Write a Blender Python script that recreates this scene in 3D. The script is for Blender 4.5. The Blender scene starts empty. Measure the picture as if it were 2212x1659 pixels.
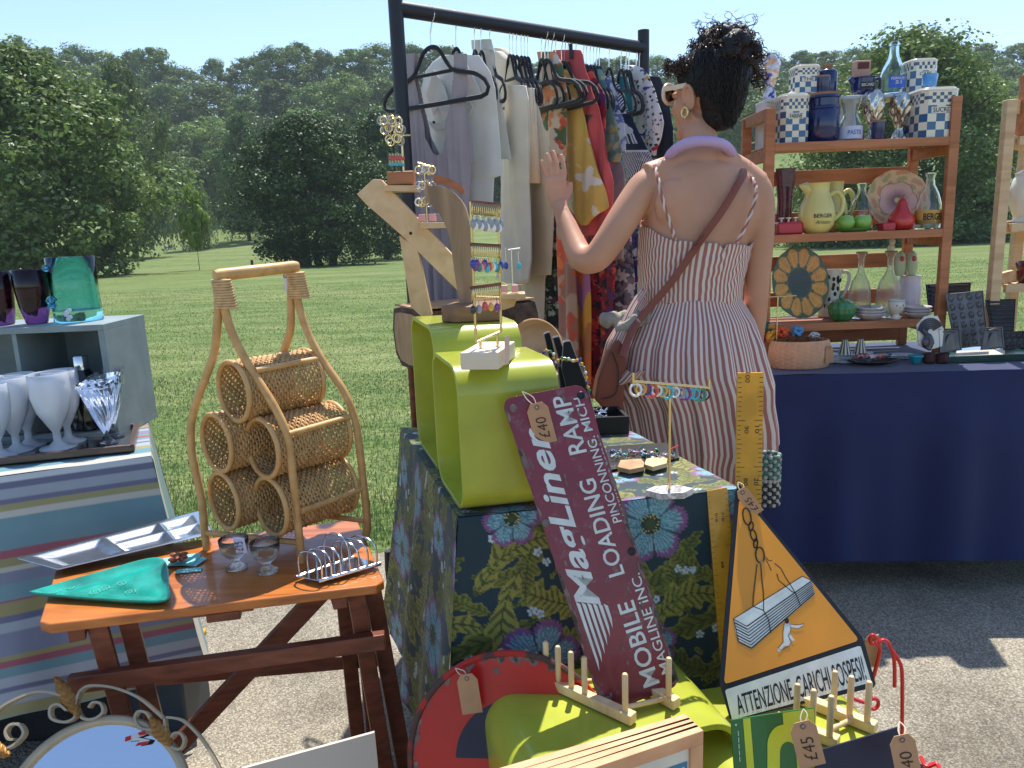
import bpy, bmesh, math, random
import numpy as np
from mathutils import Vector, Matrix
random.seed(7); RNG = np.random.default_rng(7)
C = bpy.context.scene.collection
SC = bpy.context.scene
# ------------------------------------------------------------------ camera
CAMH, PITCH, ROLL, FPX = 1.27, math.radians(11.6), math.radians(2.2), 1661.0
_W = Vector((1, 0, 0)); _F = Vector((0, math.cos(PITCH), -math.sin(PITCH))); _U = Vector((0, math.sin(PITCH), math.cos(PITCH)))
_XC = math.cos(ROLL)*_W - math.sin(ROLL)*_U
_YC = math.sin(ROLL)*_W + math.cos(ROLL)*_U
cam = bpy.data.cameras.new('camera'); camo = bpy.data.objects.new('camera', cam); C.objects.link(camo)
m = Matrix.Identity(4)
for i in range(3):
    m[i][0] = _XC[i]; m[i][1] = _YC[i]; m[i][2] = -_F[i]
m[2][3] = CAMH
camo.matrix_world = m
cam.sensor_width = 36; cam.lens = 36*FPX/2212; cam.clip_end = 3000; cam.clip_start = .05
SC.camera = camo
# ------------------------------------------------------------------ light
SUN = Vector((0.12, 0.48, 1.0)).normalized()
el = math.asin(SUN.z); az = math.atan2(SUN.x, SUN.y)
w = bpy.data.worlds.new('World'); SC.world = w; w.use_nodes = True
nt = w.node_tree; nt.nodes.clear()
sky = nt.nodes.new('ShaderNodeTexSky'); sky.sky_type = 'NISHITA'; sky.sun_disc = False
sky.sun_elevation = el; sky.sun_rotation = az; sky.altitude = 50; sky.air_density = 1.0; sky.dust_density = .6; sky.ozone_density = 3.5
bg = nt.nodes.new('ShaderNodeBackground'); bg.inputs[1].default_value = .14
wo = nt.nodes.new('ShaderNodeOutputWorld')
nt.links.new(sky.outputs[0], bg.inputs[0]); nt.links.new(bg.outputs[0], wo.inputs[0])
sl = bpy.data.lights.new('sun', 'SUN'); sl.energy = 4.6; sl.angle = math.radians(.53); sl.color = (1, .95, .87)
so = bpy.data.objects.new('sun', sl); C.objects.link(so)
so.rotation_euler = SUN.to_track_quat('Z', 'Y').to_euler()
SC.view_settings.view_transform = 'Standard'; SC.view_settings.look = 'None'
SC.view_settings.exposure = 0.70; SC.view_settings.gamma = 1
SC.render.engine = 'CYCLES'
SC.cycles.max_bounces = 10; SC.cycles.transparent_max_bounces = 16; SC.cycles.transmission_bounces = 8; SC.cycles.caustics_reflective = False
SC.cycles.use_denoising = True
SC.cycles.volume_bounces = 1
# ------------------------------------------------------------------ photo pixel -> place helpers
def ray(x, y):
    a = (x-1106)/FPX; b = -(y-829.5)/FPX
    return _F + a*_XC + b*_YC
CO = Vector((0, 0, CAMH))
def atz(x, y, z):
    r = ray(x, y); return CO + r*((z-CAMH)/r.z)
def atd(x, y, d):
    r = ray(x, y); return CO + r*(d/r.y)
def atp(x, y, p, n):
    r = ray(x, y); n = Vector(n); return CO + r*((Vector(p)-CO).dot(n)/r.dot(n))
_CR = dict(A=(0, 442.4, .3466), B=(0, 973.3, .4134), Cc=(353.9, 530.9, .3733), D=(309.7, 1017.5, .3868), E=(752.1, 177, .3732),
           F=(796.3, 0, .3), G=(1061.8, 265.4, .3465), H=(1150.2, 0, .3735), I=(1150.2, 530.9, .3735), J=(1574.9, 88.5, .288),
           K=(1574.9, 442.4, .288), L=(840.6, 619.4, .32), Mm=(796.3, 1061.8, .36), N=(1061.8, 796.3, .3732), O=(1459.9, 1017.5, .3867),
           P=(1106, 1327.2, .4), Q=(0, 44.2, .4), V=(0, 0, 1))
def cv(k, x, y):
    o = _CR[k]; return (o[0]+x*o[2], o[1]+y*o[2])
# ------------------------------------------------------------------ mesh builder
class MB:
    def __init__(s): s.v = []; s.f = []; s.c = {}; s.uv = {}
    def add(s, vs, fs, col=None, uvs=None):
        o = len(s.v); s.v += [tuple(p) for p in vs]; s.f += [tuple(i+o for i in f) for f in fs]
        if col is not None:
            for i in range(len(vs)): s.c[o+i] = col[i] if isinstance(col, list) else col
        if uvs is not None:
            for i in range(len(vs)): s.uv[o+i] = uvs[i]
        return s
    def box(s, c, d, R=None, col=None):
        c = Vector(c); R = R or Matrix.Identity(3); vs = []
        for k in range(8):
            p = Vector(((k & 1)-.5, ((k >> 1) & 1)-.5, ((k >> 2) & 1)-.5))
            vs.append(c + R @ Vector((p.x*d[0], p.y*d[1], p.z*d[2])))
        return s.add(vs, [(0, 2, 3, 1), (4, 5, 7, 6), (0, 1, 5, 4), (2, 6, 7, 3), (0, 4, 6, 2), (1, 3, 7, 5)], col)
    def bar(s, a, b, w, h, up=(0, 0, 1), col=None):
        a = Vector(a); b = Vector(b); x = (b-a).normalized(); up = Vector(up)
        y = up.cross(x)
        if y.length < 1e-4: y = Vector((0, 1, 0)).cross(x)
        y.normalize(); z = x.cross(y)
        R = Matrix((x, y, z)).transposed()
        return s.box((a+b)/2, ((b-a).length, w, h), R, col)
    def hexa(s, p, col=None):   # 8 points: bottom 0..3 ring, top 4..7 ring
        return s.add(p, [(3, 2, 1, 0), (4, 5, 6, 7), (0, 1, 5, 4), (1, 2, 6, 5), (2, 3, 7, 6), (3, 0, 4, 7)], col)
    def prism(s, pts, vec, col=None):
        n = len(pts); vec = Vector(vec); a = [Vector(p) for p in pts]; b = [p+vec for p in a]
        return s.add(a+b, [tuple(range(n))[::-1], tuple(range(n, 2*n))] + [(i, (i+1) % n, (i+1) % n+n, i+n) for i in range(n)], col)
    def tube(s, pts, r, n=8, closed=False, flat=1.0, up=None, col=None):
        P = [Vector(p) for p in pts]; N = len(P); rr = [float(q) for q in r] if isinstance(r, (list, tuple)) else [float(r)]*N
        T = []
        for i in range(N):
            if closed: t = P[(i+1) % N]-P[i-1]
            else: t = P[min(i+1, N-1)]-P[max(i-1, 0)]
            T.append(t.normalized() if t.length > 1e-9 else Vector((0, 0, 1)))
        nrm = Vector(up) if up is not None else (Vector((0, 0, 1)) if abs(T[0].z) < .9 else Vector((1, 0, 0)))
        vs = []; cols = []
        for i in range(N):
            if up is not None: nrm = Vector(up)
            u = nrm - T[i]*nrm.dot(T[i])
            if u.length < 1e-6: u = T[i].orthogonal()
            u.normalize(); nrm = u; b = T[i].cross(u)
            for k in range(n):
                a = 2*math.pi*k/n
                vs.append(P[i] + rr[i]*(math.cos(a)*u*flat + math.sin(a)*b))
                if isinstance(col, list): cols.append(col[i])
        fs = []
        for i in range(N if closed else N-1):
            j = (i+1) % N
            for k in range(n): fs.append((i*n+k, i*n+(k+1) % n, j*n+(k+1) % n, j*n+k))
        if not closed: fs += [tuple(range(n))[::-1], tuple(range((N-1)*n, N*n))]
        return s.add(vs, fs, cols if isinstance(col, list) else col)
    def lathe(s, prof, c=(0, 0, 0), n=24, R=None, sx=1, sy=1, closed=False, col=None):
        c = Vector(c); R = R or Matrix.Identity(3); vs = []; fs = []; cols = []
        for j, (r, z) in enumerate(prof):
            for k in range(n):
                a = 2*math.pi*k/n; vs.append(c + R @ Vector((r*math.cos(a)*sx, r*math.sin(a)*sy, z)))
                if isinstance(col, list): cols.append(col[j])
        m = len(prof)
        for j in range(m if closed else m-1):
            jj = (j+1) % m
            for k in range(n): fs.append((j*n+k, j*n+(k+1) % n, jj*n+(k+1) % n, jj*n+k))
        if not closed:
            if prof[0][0] > 1e-5: fs.append(tuple(range(n))[::-1])
            if prof[-1][0] > 1e-5: fs.append(tuple(range((m-1)*n, m*n)))
        return s.add(vs, fs, cols if isinstance(col, list) else col)
    def ell(s, c, r, n=12, R=None, col=None):
        r = r if isinstance(r, (list, tuple)) else (r, r, r)
        m = max(5, n//2); pr = [(max(math.sin(math.pi*i/m), 1e-4), -math.cos(math.pi*i/m)*r[2]) for i in range(m+1)]
        return s.lathe(pr, c, n, R, r[0], r[1], col=col)
    def grid(s, fn, nu, nv, closed_u=False, cf=None, uv=False):
        vs = []; cols = []; uvs = []
        for j in range(nv+1):
            for i in range(nu if closed_u else nu+1):
                u, v = i/nu, j/nv; vs.append(fn(u, v))
                if cf: cols.append(cf(u, v))
                uvs.append((u, v))
        k = nu if closed_u else nu+1; fs = []
        for j in range(nv):
            for i in range(nu):
                a = j*k+i; b = j*k+(i+1) % k
                fs.append((a, b, b+k, a+k))
        return s.add(vs, fs, cols if cf else None, uvs if uv else None)
    def build(s, name, mat, parent=None, smooth=True, bevel=0, seg=2, recalc=True, solid=0, sub=0, angle=40):
        me = bpy.data.meshes.new(name)
        inv = WM[parent.name].inverted() if parent is not None else None
        vs = [inv @ Vector(p) for p in s.v] if inv is not None else s.v
        me.from_pydata([tuple(p) for p in vs], [], s.f)
        if s.c:
            at = me.color_attributes.new('Col', 'FLOAT_COLOR', 'POINT')
            arr = np.ones((len(s.v), 4), np.float32)
            for i, c in s.c.items(): arr[i, :3] = c[:3]
            at.data.foreach_set('color', arr.ravel())
        if s.uv:
            ul = me.uv_layers.new(name='UVMap')
            li = np.zeros(len(me.loops), np.int32); me.loops.foreach_get('vertex_index', li)
            ua = np.zeros((len(s.v), 2), np.float32)
            for i, c in s.uv.items(): ua[i] = c
            ul.data.foreach_set('uv', ua[li].ravel())
        if recalc:
            bm = bmesh.new(); bm.from_mesh(me); bmesh.ops.recalc_face_normals(bm, faces=bm.faces); bm.to_mesh(me); bm.free()
        if smooth:
            me.shade_smooth()
            if angle: me.set_sharp_from_angle(angle=math.radians(angle))
        if mat: me.materials.append(mat)
        o = bpy.data.objects.new(name, me); C.objects.link(o)
        if parent is not None: o.parent = parent; WM[o.name] = WM[parent.name].copy()
        else: WM[o.name] = Matrix.Identity(4)
        if sub: md = o.modifiers.new('sub', 'SUBSURF'); md.levels = md.render_levels = sub
        if solid: md = o.modifiers.new('solid', 'SOLIDIFY'); md.thickness = solid; md.offset = 0
        if bevel: md = o.modifiers.new('bevel', 'BEVEL'); md.width = bevel; md.segments = seg; md.limit_method = 'ANGLE'; md.angle_limit = math.radians(35)
        return o
WM = {}
def tag(o, label=None, cat=None, group=None, kind=None):
    if label: o['label'] = label
    if cat: o['category'] = cat
    if group: o['group'] = group
    if kind: o['kind'] = kind
    return o
def thing(name, label, cat, loc=(0, 0, 0), group=None):
    o = bpy.data.objects.new(name, None); C.objects.link(o); o.location = loc; o.empty_display_size = .05
    WM[o.name] = Matrix.Translation(Vector(loc)); return tag(o, label, cat, group)
def dup(root, loc=None, rotz=None, label=None, scale=None):
    r = root.copy(); C.objects.link(r)
    if loc is not None: r.location = loc
    if rotz is not None: r.rotation_euler = (0, 0, rotz)
    if scale is not None: r.scale = scale
    if label: r['label'] = label
    WM[r.name] = Matrix.Identity(4)
    for ch in list(root.children):
        c = ch.copy(); C.objects.link(c); c.parent = r
        for g in list(ch.children):
            d = g.copy(); C.objects.link(d); d.parent = c
    return r
# ------------------------------------------------------------------ materials
def lin(c):   # 0..255 display colour -> linear
    return tuple(((x/255/12.92) if x/255 <= .04045 else ((x/255+.055)/1.055)**2.4) for x in c)
def newmat(name):
    mt = bpy.data.materials.new(name); mt.use_nodes = True; nt = mt.node_tree
    return mt, nt, nt.nodes['Principled BSDF']
def nd(nt, t, **kw):
    n = nt.nodes.new(t)
    for k, v in kw.items():
        if k.startswith('i'): n.inputs[int(k[1:])].default_value = v
        else: setattr(n, k, v)
    return n
def setp(b, rough=.5, metal=0, coat=0, trans=0, ior=1.45, sheen=0, spec=.5, sss=0):
    b.inputs['Roughness'].default_value = rough; b.inputs['Metallic'].default_value = metal
    b.inputs['Coat Weight'].default_value = coat; b.inputs['Coat Roughness'].default_value = .08; b.inputs['Transmission Weight'].default_value = trans
    b.inputs['IOR'].default_value = ior; b.inputs['Sheen Weight'].default_value = sheen; b.inputs['Specular IOR Level'].default_value = spec
    if sss: b.inputs['Subsurface Weight'].default_value = sss; b.inputs['Subsurface Radius'].default_value = (.02, .008, .004)
def vary(nt, col_socket, scale, amt, coord='Object', stretch=(1, 1, 1), detail=4):
    tc = nd(nt, 'ShaderNodeTexCoord'); mp = nd(nt, 'ShaderNodeMapping'); mp.inputs['Scale'].default_value = stretch
    no = nd(nt, 'ShaderNodeTexNoise'); no.inputs['Scale'].default_value = scale; no.inputs['Detail'].default_value = detail
    nt.links.new(tc.outputs[coord], mp.inputs[0]); nt.links.new(mp.outputs[0], no.inputs['Vector'])
    mr = nd(nt, 'ShaderNodeMapRange'); mr.inputs[1].default_value = .3; mr.inputs[2].default_value = .7
    mr.inputs[3].default_value = 1-amt; mr.inputs[4].default_value = 1+amt
    nt.links.new(no.outputs[0], mr.inputs[0])
    mx = nd(nt, 'ShaderNodeMix', data_type='RGBA', blend_type='MULTIPLY'); mx.inputs[0].default_value = 1
    cb = nd(nt, 'ShaderNodeCombineColor')
    for i in range(3): nt.links.new(mr.outputs[0], cb.inputs[i])
    if isinstance(col_socket, tuple): mx.inputs[6].default_value = (*col_socket, 1)
    else: nt.links.new(col_socket, mx.inputs[6])
    nt.links.new(cb.outputs[0], mx.inputs[7])
    return mx.outputs[2]
def bump(nt, b, scale, strength, dist=.002, stretch=(1, 1, 1), detail=3, coord='Object'):
    tc = nd(nt, 'ShaderNodeTexCoord'); mp = nd(nt, 'ShaderNodeMapping'); mp.inputs['Scale'].default_value = stretch
    no = nd(nt, 'ShaderNodeTexNoise'); no.inputs['Scale'].default_value = scale; no.inputs['Detail'].default_value = detail
    nt.links.new(tc.outputs[coord], mp.inputs[0]); nt.links.new(mp.outputs[0], no.inputs['Vector'])
    bu = nd(nt, 'ShaderNodeBump'); bu.inputs['Strength'].default_value = strength; bu.inputs['Distance'].default_value = dist
    nt.links.new(no.outputs[0], bu.inputs['Height']); nt.links.new(bu.outputs[0], b.inputs['Normal'])
def M(name, col, rough=.5, metal=0, var=(12, .12), bmp=None, **kw):
    if max(col) > 1: col = lin(col)
    mt, nt, b = newmat(name); setp(b, rough, metal, **kw)
    if var: nt.links.new(vary(nt, tuple(col), *var), b.inputs['Base Color'])
    else: b.inputs['Base Color'].default_value = (*col, 1)
    if bmp: bump(nt, b, *bmp)
    return mt
def VC(name, rough=.8, bmp=(900, .25), var=(14, .1), **kw):
    mt, nt, b = newmat(name); setp(b, rough, **kw)
    a = nd(nt, 'ShaderNodeVertexColor', layer_name='Col')
    nt.links.new(vary(nt, a.outputs[0], *var), b.inputs['Base Color'])
    if bmp: bump(nt, b, *bmp)
    return mt
def wood(name, c1, c2, rough=.5, stretch=(2, 30, 30), scale=2.0, coat=0, bmp=.15):
    c1 = lin(c1); c2 = lin(c2)
    mt, nt, b = newmat(name); setp(b, rough, coat=coat)
    tc = nd(nt, 'ShaderNodeTexCoord'); mp = nd(nt, 'ShaderNodeMapping'); mp.inputs['Scale'].default_value = stretch
    no = nd(nt, 'ShaderNodeTexNoise'); no.inputs['Scale'].default_value = scale; no.inputs['Detail'].default_value = 6; no.inputs['Distortion'].default_value = .6
    cr = nd(nt, 'ShaderNodeValToRGB'); cr.color_ramp.elements[0].position = .3; cr.color_ramp.elements[1].position = .7
    cr.color_ramp.elements[0].color = (*c1, 1); cr.color_ramp.elements[1].color = (*c2, 1)
    nt.links.new(tc.outputs['Object'], mp.inputs[0]); nt.links.new(mp.outputs[0], no.inputs['Vector']); nt.links.new(no.outputs[0], cr.inputs[0])
    nt.links.new(cr.outputs[0], b.inputs['Base Color'])
    bu = nd(nt, 'ShaderNodeBump'); bu.inputs['Strength'].default_value = bmp; bu.inputs['Distance'].default_value = .001
    nt.links.new(no.outputs[0], bu.inputs['Height']); nt.links.new(bu.outputs[0], b.inputs['Normal'])
    return mt
def glass(name, col=(1, 1, 1), rough=.02, ior=1.45, bmp=None):
    mt, nt, b = newmat(name); setp(b, rough, trans=1, ior=ior); b.inputs['Base Color'].default_value = (*col, 1)
    if bmp: bump(nt, b, *bmp)
    return mt
# ------------------------------------------------------------------ text laid on a quad
def lerp(a, b, t): return a+(b-a)*t
class Quad:   # corners: s0t0, s1t0, s1t1, s0t1 (t up)
    def __init__(q, a, b, c, d):
        q.p = [Vector(x) for x in (a, b, c, d)]
        q.n = (q.p[1]-q.p[0]).cross(q.p[3]-q.p[0]).normalized()
        if q.n.dot(CO-q.p[0]) < 0: q.n = -q.n
    def __call__(q, s, t, h=0):
        a, b, c, d = q.p
        return lerp(lerp(a, b, s), lerp(d, c, s), t) + q.n*h
def textmesh(txt, bold=.0, shear=0):
    cu = bpy.data.curves.new('t', 'FONT'); cu.body = txt; cu.offset = bold; cu.shear = shear; cu.resolution_u = 3
    o = bpy.data.objects.new('t', cu); C.objects.link(o)
    bpy.context.view_layer.update()
    me = bpy.data.meshes.new_from_object(o.evaluated_get(bpy.context.evaluated_depsgraph_get()))
    vs = np.array([tuple(v.co) for v in me.vertices]); fs = [tuple(p.vertices) for p in me.polygons]
    bpy.data.objects.remove(o); bpy.data.curves.remove(cu); bpy.data.meshes.remove(me)
    return vs, fs
def lettering(parent, txt, q, box, mat, rot=0, bold=.01, lift=.0008, name='lettering', shear=0, mirror=False, curve=None, flipv=False):
    """box = s0,t0,s1,t1 in quad space; rot 0 reads along s, 90 reads along +t."""
    vs, fs = textmesh(txt, bold, shear)
    lo = vs.min(0); hi = vs.max(0); s0, t0, s1, t1 = box; out = []
    for v in vs:
        a = (v[0]-lo[0])/(hi[0]-lo[0]+1e-9); b = (v[1]-lo[1])/(hi[1]-lo[1]+1e-9)
        if rot == 90: a, b = 1-b, a
        elif rot == -90: a, b = b, 1-a
        elif rot == 180: a, b = 1-a, 1-b
        out.append(q(lerp(s0, s1, a), lerp(t0, t1, b), lift))
    mb = MB(); mb.add(out, fs)
    return mb.build(name, mat, parent, smooth=False, recalc=False)
def shape(parent, q, polys, mat, lift=.0006, name='marking', thick=0):
    mb = MB()
    for i, po in enumerate(polys):
        mb.add([q(s, t, lift) for s, t in po], [tuple(range(len(po)))])
    return mb.build(name, mat, parent, smooth=False, recalc=False)
def line(p, w):    # polyline in quad space -> strips
    out = []
    for (a, b), (c, d) in zip(p[:-1], p[1:]):
        L = math.hypot(c-a, d-b) or 1e-6; nx, ny = -(d-b)/L*w/2, (c-a)/L*w/2
        out.append([(a+nx, b+ny), (c+nx, d+ny), (c-nx, d-ny), (a-nx, b-ny)])
    return out
def spl(pts, n=6):   # catmull-rom through points
    P = [Vector(p) for p in pts]; out = []
    for i in range(len(P)-1):
        p0 = P[max(i-1, 0)]; p1 = P[i]; p2 = P[i+1]; p3 = P[min(i+2, len(P)-1)]
        for k in range(n):
            t = k/n; out.append(.5*((2*p1)+(p2-p0)*t+(2*p0-5*p1+4*p2-p3)*t*t+(3*p1-p0-3*p2+p3)*t**3))
    out.append(P[-1]); return out
def interp(tab, x):
    return float(np.interp(x, [a for a, b in tab], [b for a, b in tab]))
def noise2(nx, ny, cells, seed):
    r = np.random.default_rng(seed); g = r.random((cells+2, cells+2))
    x = np.linspace(0, cells, nx)[None, :].repeat(ny, 0); y = np.linspace(0, cells, ny)[:, None].repeat(nx, 1)
    xi = x.astype(int); yi = y.astype(int); fx = x-xi; fy = y-yi; fx = fx*fx*(3-2*fx); fy = fy*fy*(3-2*fy)
    return (g[yi, xi]*(1-fx)+g[yi, xi+1]*fx)*(1-fy)+(g[yi+1, xi]*(1-fx)+g[yi+1, xi+1]*fx)*fy
def rrect(x0, y0, x1, y1, r, n=5):
    out = []
    for cx, cy, a0 in ((x1-r, y1-r, 0), (x0+r, y1-r, 90), (x0+r, y0+r, 180), (x1-r, y0+r, 270)):
        for k in range(n+1):
            a = math.radians(a0+90*k/n); out.append((cx+r*math.cos(a), cy+r*math.sin(a)))
    return out
# ================================================================== setting
ZT = [(0, 0), (20, 0), (45, -.9), (70, -1.4), (100, -.8), (118, 0), (140, 3), (170, 10), (200, 21), (230, 34), (300, 45), (900, 60)]
ZTx = np.array([a for a, b in ZT], float); ZTy = np.array([b for a, b in ZT], float)
def sst(a, b, x):
    t = np.clip((x-a)/(b-a), 0, 1); return t*t*(3-2*t)
def ground_z(x, y):
    z = np.interp(y, ZTx, ZTy)
    return z + 5.5*sst(28, 52, x)*sst(95, 145, y)*(1-sst(160, 215, y)) + .10*np.sin(x*.11+1)*np.sin(y*.09)*sst(12, 40, y)
ys = np.concatenate([[-60, -20, -5], np.arange(0, 20, .5), 20*np.power(900/20., np.linspace(0, 1, 120))])
mb = MB(); vs = []; NX = 90
for yy in ys:
    hw = 40+max(yy, 0)*1.6
    for i in range(NX+1):
        xx = (i/NX*2-1)*hw
        vs.append((xx, yy, float(ground_z(xx, yy))))
fs = [(j*(NX+1)+i, j*(NX+1)+i+1, (j+1)*(NX+1)+i+1, (j+1)*(NX+1)+i) for j in range(len(ys)-1) for i in range(NX)]
mb.add(vs, fs)
mt, nt, b = newmat('field_grass'); setp(b, .95, spec=.1)
tc = nd(nt, 'ShaderNodeTexCoord')
def noi(scale, stretch=(1, 1, 1), detail=5, rough=.6):
    mp = nd(nt, 'ShaderNodeMapping'); mp.inputs['Scale'].default_value = stretch; nt.links.new(tc.outputs['Object'], mp.inputs[0])
    n = nd(nt, 'ShaderNodeTexNoise'); n.inputs['Scale'].default_value = scale; n.inputs['Detail'].default_value = detail; n.inputs['Roughness'].default_value = rough
    nt.links.new(mp.outputs[0], n.inputs['Vector']); return n.outputs[0]
def ramp(sock, els):
    cr = nd(nt, 'ShaderNodeValToRGB'); e = cr.color_ramp.elements
    while len(e) < len(els): e.new(.5)
    for k, (p, c) in enumerate(els): e[k].position = p; e[k].color = (*c, 1)
    nt.links.new(sock, cr.inputs[0]); return cr.outputs[0]
def mix(a, b_, f, mode='MIX'):
    mx = nd(nt, 'ShaderNodeMix', data_type='RGBA', blend_type=mode)
    for s, v in ((6, a), (7, b_)):
        if isinstance(v, tuple): mx.inputs[s].default_value = (*v, 1)
        else: nt.links.new(v, mx.inputs[s])
    if isinstance(f, (int, float)): mx.inputs[0].default_value = f
    else: nt.links.new(f, mx.inputs[0])
    return mx.outputs[2]
c = ramp(noi(.12, (.5, 1.8, 1)), [(.35, (.09, .155, .05)), (.5, (.17, .215, .08)), (.64, (.29, .28, .14))])
c2 = ramp(noi(1.6, (.6, 1.6, 1)), [(.35, (.07, .14, .04)), (.62, (.23, .27, .12))])
c = mix(c, c2, .6)
c3 = ramp(noi(28, (1, .7, 1), 3), [(.36, (.35, .38, .28)), (.62, (1.25, 1.22, 1.1))])
c = mix(c, c3, .75, 'MULTIPLY')
nt.links.new(c, b.inputs['Base Color'])
bu = nd(nt, 'ShaderNodeBump'); bu.inputs['Strength'].default_value = .7; bu.inputs['Distance'].default_value = .05
nt.links.new(noi(40, (1, 1, 1), 2), bu.inputs['Height']); nt.links.new(bu.outputs[0], b.inputs['Normal'])
MFIELD = mt
tag(mb.build('grass_field', mt, None, recalc=False, angle=0), kind='structure')

# tarmac path the stalls stand on
EDGE = lambda x: 2.98 + .05*math.sin(x*2.1) + .03*math.sin(x*5.3+1) + .02*math.sin(x*13)
mb = MB(); n = 240
vs = [(lerp(-14, 14, i/n), -8, .006) for i in range(n+1)] + [(lerp(-14, 14, i/n), 0.3, .006) for i in range(n+1)] + [(lerp(-14, 14, i/n), EDGE(lerp(-14, 14, i/n))+random.uniform(-.012, .012), .006) for i in range(n+1)]
mb.add(vs, [(r*(n+1)+i, r*(n+1)+i+1, (r+1)*(n+1)+i+1, (r+1)*(n+1)+i) for r in range(2) for i in range(n)])
mt, nt, b = newmat('tarmac'); setp(b, .85, spec=.25); tc = nd(nt, 'ShaderNodeTexCoord')
vo = nd(nt, 'ShaderNodeTexVoronoi'); vo.inputs['Scale'].default_value = 190; nt.links.new(tc.outputs['Object'], vo.inputs['Vector'])
g = ramp(vo.outputs['Color'], [(.1, (.27, .24, .19)), (.5, (.41, .37, .30)), (.9, (.58, .53, .44))])
c = mix(g, ramp(noi(2.2), [(.34, (.62, .61, .59)), (.5, (.95, .94, .92)), (.66, (1.12, 1.1, 1.06))]), 1, 'MULTIPLY')
c = mix(c, ramp(vo.outputs['Distance'], [(.0, (1.1, 1.1, 1.1)), (.75, (.45, .44, .42))]), .8, 'MULTIPLY')
nt.links.new(c, b.inputs['Base Color'])
ad = nd(nt, 'ShaderNodeMath', operation='ADD'); nt.links.new(vo.outputs['Distance'], ad.inputs[0]); nt.links.new(noi(30), ad.inputs[1])
bu = nd(nt, 'ShaderNodeBump'); bu.inputs['Strength'].default_value = .9; bu.inputs['Distance'].default_value = .004; bu.invert = True
nt.links.new(ad.outputs[0], bu.inputs['Height']); nt.links.new(bu.outputs[0], b.inputs['Normal'])
tag(mb.build('tarmac_path', mt, None, recalc=False), kind='structure')

# grass blades (uncountable)
def blades(N, y0, y1, hmin, hmax, wd):
    r = RNG; t = r.random(N); y = y0*np.power(y1/y0, t); x = (r.random(N)*2-1)*(y*.78+.8)
    keep = ~((y < 3.1) & (y < np.array([EDGE(v) for v in x])+.02)); x = x[keep]; y = y[keep]; N = len(x)
    cl = np.sin(x*1.7+np.sin(y*1.3)*2)*np.sin(y*2.3+x*.6); h = hmin+(hmax-hmin)*r.random(N)**1.5*(.65+.35*cl)
    h *= np.where(y < 3.9, 1.5, 1.0)
    a = r.random(N)*6.283; w_ = wd*(.6+.8*r.random(N))*(y/4)**.6
    dx = np.cos(a)*w_; dy = np.sin(a)*w_; lx = (r.random(N)-.5)*h*1.1; ly = (r.random(N)-.5)*h*1.1; z = ground_z(x, y)
    P = np.zeros((N, 5, 3), np.float32)
    P[:, 0] = np.stack([x-dx, y-dy, z], 1); P[:, 1] = np.stack([x+dx, y+dy, z], 1)
    P[:, 2] = np.stack([x+dx*.7+lx*.35, y+dy*.7+ly*.35, z+h*.6], 1); P[:, 3] = np.stack([x-dx*.7+lx*.35, y-dy*.7+ly*.35, z+h*.6], 1)
    P[:, 4] = np.stack([x+lx, y+ly, z+h], 1)
    dry = r.random(N); col = np.zeros((N, 5, 4), np.float32); col[..., 3] = 1
    patch = np.clip(.5+.5*np.sin(x*.9+y*.5)*np.cos(y*.7-x*.3), 0, 1)
    g1 = np.array([.07, .15, .035]); g2 = np.array([.18, .28, .09]); g3 = np.array([.42, .38, .22])
    k = r.random(N)[:, None]; cc = g1*(1-k)+g2*k; m3 = (dry < .10+.28*patch)[:, None]; cc = np.where(m3, g3*(.7+.5*k), cc)
    col[:, :, :3] = cc[:, None, :]
    return P, col, N
def blade_obj():
    Ps = []; Cs = []; n = 0
    for a in ((110000, 2.95, 7, .008, .038, .0018), (60000, 6, 20, .01, .03, .0026), (3500, 2.96, 3.5, .02, .10, .0020)):
        P, cc, k = blades(*a); Ps.append(P.reshape(-1, 3)); Cs.append(cc.reshape(-1, 4)); n += k
    P = np.concatenate(Ps); cc = np.concatenate(Cs); me = bpy.data.meshes.new('grass_blades')
    me.vertices.add(n*5); me.vertices.foreach_set('co', P.ravel())
    idx = np.arange(n)[:, None]*5 + np.array([0, 1, 2, 3, 3, 2, 4])[None, :]
    me.loops.add(n*7); me.loops.foreach_set('vertex_index', idx.ravel().astype(np.int32))
    me.polygons.add(n*2); st = (np.arange(n)[:, None]*7+np.array([0, 4])[None, :]).ravel().astype(np.int32)
    me.polygons.foreach_set('loop_start', st); me.update(calc_edges=True)
    at = me.color_attributes.new('Col', 'FLOAT_COLOR', 'POINT'); at.data.foreach_set('color', cc.ravel())
    o = bpy.data.objects.new('grass_blades', me); C.objects.link(o); me.materials.append(leafmat('grass_blade', .35)); me.shade_smooth()
    tag(o, 'short green and straw coloured grass of the park', 'grass', kind='stuff')
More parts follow.
